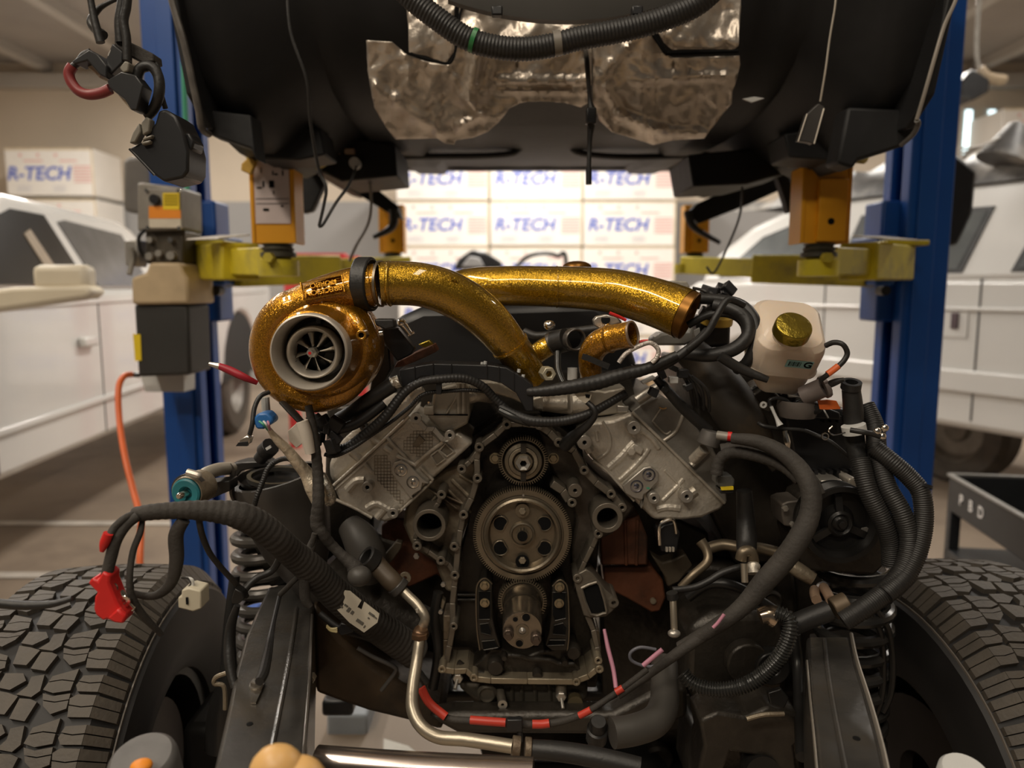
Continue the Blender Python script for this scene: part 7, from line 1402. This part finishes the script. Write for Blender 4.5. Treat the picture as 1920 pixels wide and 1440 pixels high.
tag(obj('white_board', MB().wprism([Vector((W(718, 1325, 2.28).x, 2.28, .03)), Vector((W(765, 1335, 2.25).x, 2.24, .03)), Vector((W(895, 1400, 2.0).x, 1.98, .03)), Vector((W(905, 1500, 1.7).x, 1.6, .03)), Vector((W(722, 1500, 1.7).x, 1.6, .03))], (0, 0, -.01)), mat('stained_board', (.62, .60, .54), 0, .6, .06, 4, dirt=(.42, .38, .32), dscale=5)), 'stained white board lying on the floor under the engine', 'board')
tag(obj('blue_grey_bin', MB().prism([(612, 1340), (688, 1342), (690, 1420), (612, 1420)], 2.35, 2.6), mat('blue_grey', (.30, .33, .36), 0, .5), bev=.01), 'pale blue grey bin below the engine left of the white board', 'bin')
tag(obj('dark_bin_lid', MB().prism([(602, 1315), (660, 1312), (662, 1345), (602, 1345)], 1.85, 1.95), plas, bev=.01), 'black block standing above the pale blue grey bin', 'block')

# ============================================================ DANGLING HARNESS, TOP LEFT
rb_ = thing('relay_block', 'black relay block dangling on a cable in front of the blue post', 'relay block', W(300, 338, 1.2))
obj('case', MB().prism(KL(t0, [(720, 835), (790, 800), (870, 690), (890, 620), (930, 612), (985, 650), (1030, 740), (1060, 850), (1058, 960), (1030, 1000), (920, 1022), (860, 980)]), 1.18, 1.25), plas, rb_, bev=.004)
obj('side_lug', MB().prism(KL(t0, [(1030, 745), (1060, 745), (1092, 795), (1080, 840), (1050, 860)]), 1.19, 1.23), plas, rb_, bev=.003)
obj('edge_rib', MB().tube([W(*t0(728, 838), 1.178), W(*t0(800, 912), 1.178), W(*t0(868, 985), 1.178)], .002, 6), satin, rb_)
for q in ([(745, 745), (780, 690), (792, 740), (760, 800), (725, 805)], [(792, 690), (820, 655), (842, 668), (838, 740), (800, 760)], [(800, 775), (855, 755), (850, 775), (800, 792)], [(795, 797), (845, 785), (842, 805), (795, 815)]): obj('relay', MB().prism(KL(t0, q), 1.172, 1.19), mat('grey_relay', (.22, .205, .17), 0, .4), rb_, bev=.002)
cls = thing('plug_cluster', 'cluster of black plugs with metal tabs on the dangling loom', 'connector', W(225, 200, 1.18))
for k, (q, m_) in enumerate([([(500, 275), (545, 300), (600, 370), (600, 440), (560, 420), (490, 340), (420, 360), (400, 345), (450, 310)], plas), ([(595, 330), (630, 240), (690, 290), (690, 350), (620, 420), (600, 400)], plas), ([(640, 200), (720, 230), (860, 300), (865, 345), (800, 350), (700, 300), (640, 250)], tape),
                             ([(600, 450), (680, 400), (760, 420), (805, 480), (770, 620), (735, 618), (700, 560), (610, 490)], plas), ([(628, 490), (660, 480), (735, 570), (730, 615), (700, 580)], mat('tan_tab', (.45, .37, .27))), ([(490, 350), (530, 345), (570, 410), (560, 440), (530, 410), (490, 380)], mat('tan_tab', (.45, .37, .27))),
                             ([(670, 380), (700, 340), (725, 350), (720, 400), (690, 410)], mat('grey_relay', (.22, .205, .17))), ([(600, 310), (630, 250), (640, 260), (610, 330)], alu3)]):
    obj('plug', MB().prism(KL(t0, q), 1.16 + .01 * (k % 3), 1.19 + .01 * (k % 3)), m_, cls, bev=.002)
hose('red_cable', 'dark red cable looping below the plug cluster', 'cable', mat('dark_red_cable', (.22, .03, .03), 0, .45), .0078, [(410, 370, 1.17), (388, 410, 1.17), (400, 460, 1.17), (440, 510, 1.17), (500, 532, 1.17), (570, 522, 1.17), (620, 500, 1.17)], t0, seg=12)
hose('cable', 'black cable curling from the top of the red loop', 'cable', rubber, .005, [(410, 375, 1.17), (440, 350, 1.17), (470, 310, 1.17), (510, 290, 1.17)], t0)
hose('cable', 'leftmost black cable descending to the plug cluster', 'cable', rubber, [.005, .005, .006, .0065], [(500, -60, 1.18), (515, 30, 1.18), (535, 130, 1.18), (565, 240, 1.18), (590, 330, 1.18)], t0)
hose('cable', 'black cable looping beside the leftmost dangling cable', 'cable', rubber, [.003, .0035, .005, .006, .008], [(690, -20, 1.2), (600, 20, 1.2), (545, 60, 1.2), (510, 130, 1.2), (580, 200, 1.19)], t0)
hose('cable', 'middle black cable dropping straight to the plug cluster', 'cable', rubber, .0075, [(700, -60, 1.18), (685, 40, 1.18), (672, 130, 1.18), (680, 240, 1.18)], t0)
hose('cable', 'right black cable dropping beside the middle one', 'cable', rubber, .0065, [(722, -60, 1.17), (712, 40, 1.17), (697, 120, 1.17), (712, 220, 1.17), (715, 340, 1.17)], t0)
hose('cable', 'thick black cable arching down to the relay block', 'cable', rubber, [.0075, .0085, .0085, .0085, .007], [(765, 450, 1.18), (790, 385, 1.18), (850, 375, 1.18), (890, 430, 1.18), (895, 520, 1.18), (870, 600, 1.19), (830, 650, 1.2)], t0, seg=12) if False else hose('cable', 'thick black cable arching down to the relay block', 'cable', rubber, .008, [(765, 450, 1.18), (790, 385, 1.18), (850, 375, 1.18), (890, 430, 1.18), (895, 520, 1.18), (870, 600, 1.19), (830, 650, 1.2)], t0, seg=12)
hose('cable', 'thin cable beside the thick one above the relay block', 'cable', rubber, .004, [(860, 340, 1.19), (895, 400, 1.19), (905, 520, 1.19), (930, 610, 1.2)], t0)

# ---- dark hardware and added gap fills deep in the lower right and lower left of the bay
gb = obj('transfer_case', MB().prism([(1170, 1345), (1290, 1300), (1500, 1300), (1515, 1400), (1520, 1500), (1160, 1500)], 1.56, 1.75), dsteel, en, bev=.01)
obj('case_ear', MB().prism([(1240, 1080), (1330, 1060), (1490, 1070), (1500, 1180), (1300, 1190)], 1.50, 1.6), dsteel, gb, bev=.01)
obj('case_gap_fill', MB().prism([(1455, 1060), (1580, 1075), (1600, 1180), (1520, 1190), (1520, 1310), (1440, 1320)], 1.62, 1.66), dsteel, gb, bev=.004)  # dark sheet added to close a gap that let bright floor through
obj('pan_gap_fill', MB().prism([(830, 1270), (1190, 1262), (1190, 1350), (850, 1352)], 1.62, 1.66), dsteel, gb, bev=.004)  # added dark sheet, darkens the bright slit under the oil pan
obj('floor_gap_fill', MB().prism([(868, 1372), (1190, 1365), (1190, 1500), (925, 1500), (900, 1405)], 1.62, 1.66), dsteel, gb, bev=.004)  # added dark sheet, covers the bright floor strip below the crossmember
for x, y, q in ((1230, 1415, 30), (1330, 1400, 24), (1420, 1425, 34), (1350, 1110, 30), (1440, 1120, 22)):
    obj('round_boss', MB().lathe([(M(q, 1.5), 0), (M(q, 1.5), .02), (M(q * .8, 1.5), .026), (M(q * .5, 1.5), .02), (0, .02)], W(x, y, 1.5), seg=24), dsteel, gb)
hose('black_hose', 'dark hose curling under the right loom above the steering box', 'hose', satin, .010, [(1290, 1120, 1.34), (1330, 1095, 1.33), (1380, 1100, 1.32), (1430, 1130, 1.32), (1460, 1150, 1.32)])
hose('black_hose', 'dark hose running down beside the left mount behind the alloy pipe', 'hose', satin, .010, [(822, 1110, 1.36), (815, 1160, 1.36), (822, 1220, 1.36), (812, 1290, 1.36)])
hose('wire_loom', 'thin loom crossing the dark pipe housing above the brown crossmember', 'wire loom', rubber, .006, [(600, 1150, 1.32), (640, 1180, 1.31), (700, 1200, 1.31), (760, 1230, 1.31), (800, 1280, 1.31)])
hose('black_hose', 'dark vertical hose between the steering box and the right rail', 'hose', satin, .011, [(1490, 1190, 1.3), (1497, 1250, 1.28), (1500, 1330, 1.2), (1505, 1420, 1.1)])
ss = thing('shift_bracket', 'ribbed silver bracket with bolts under the left head beside the dark elbow', 'bracket', W(760, 1100, 1.36))
obj('plate', MB().prism(KL(d3, [(640, 330), (730, 225), (775, 235), (765, 280), (700, 370), (655, 400)]), 1.40, 1.42), mat('brown_casting', (.10, .08, .055)), ss, bev=.002)
obj('washer', MB().ring(W(*d3(800, 490), 1.36), .004, .011, .004), alu2, ss); obj('bolt', hexnut(MB(), W(*d3(885, 328), 1.36), .006, .006), alu3, ss); obj('bolt', hexnut(MB(), W(*d3(1085, 540), 1.36), .005, .006), alu3, ss)
wg = thing('wing_lug', 'small wing shaped alloy lug with bolt left of the timing cover flange', 'lug', W(818, 1145, 1.36))
obj('lug', MB().prism(KL(d3, [(1025, 640), (1060, 630), (1100, 680), (1080, 740), (1050, 700)]), 1.36, 1.38), alu2, wg, bev=.002); obj('bolt', hexnut(MB(), W(*d3(1065, 742), 1.36), .005, .007), alu3, wg)
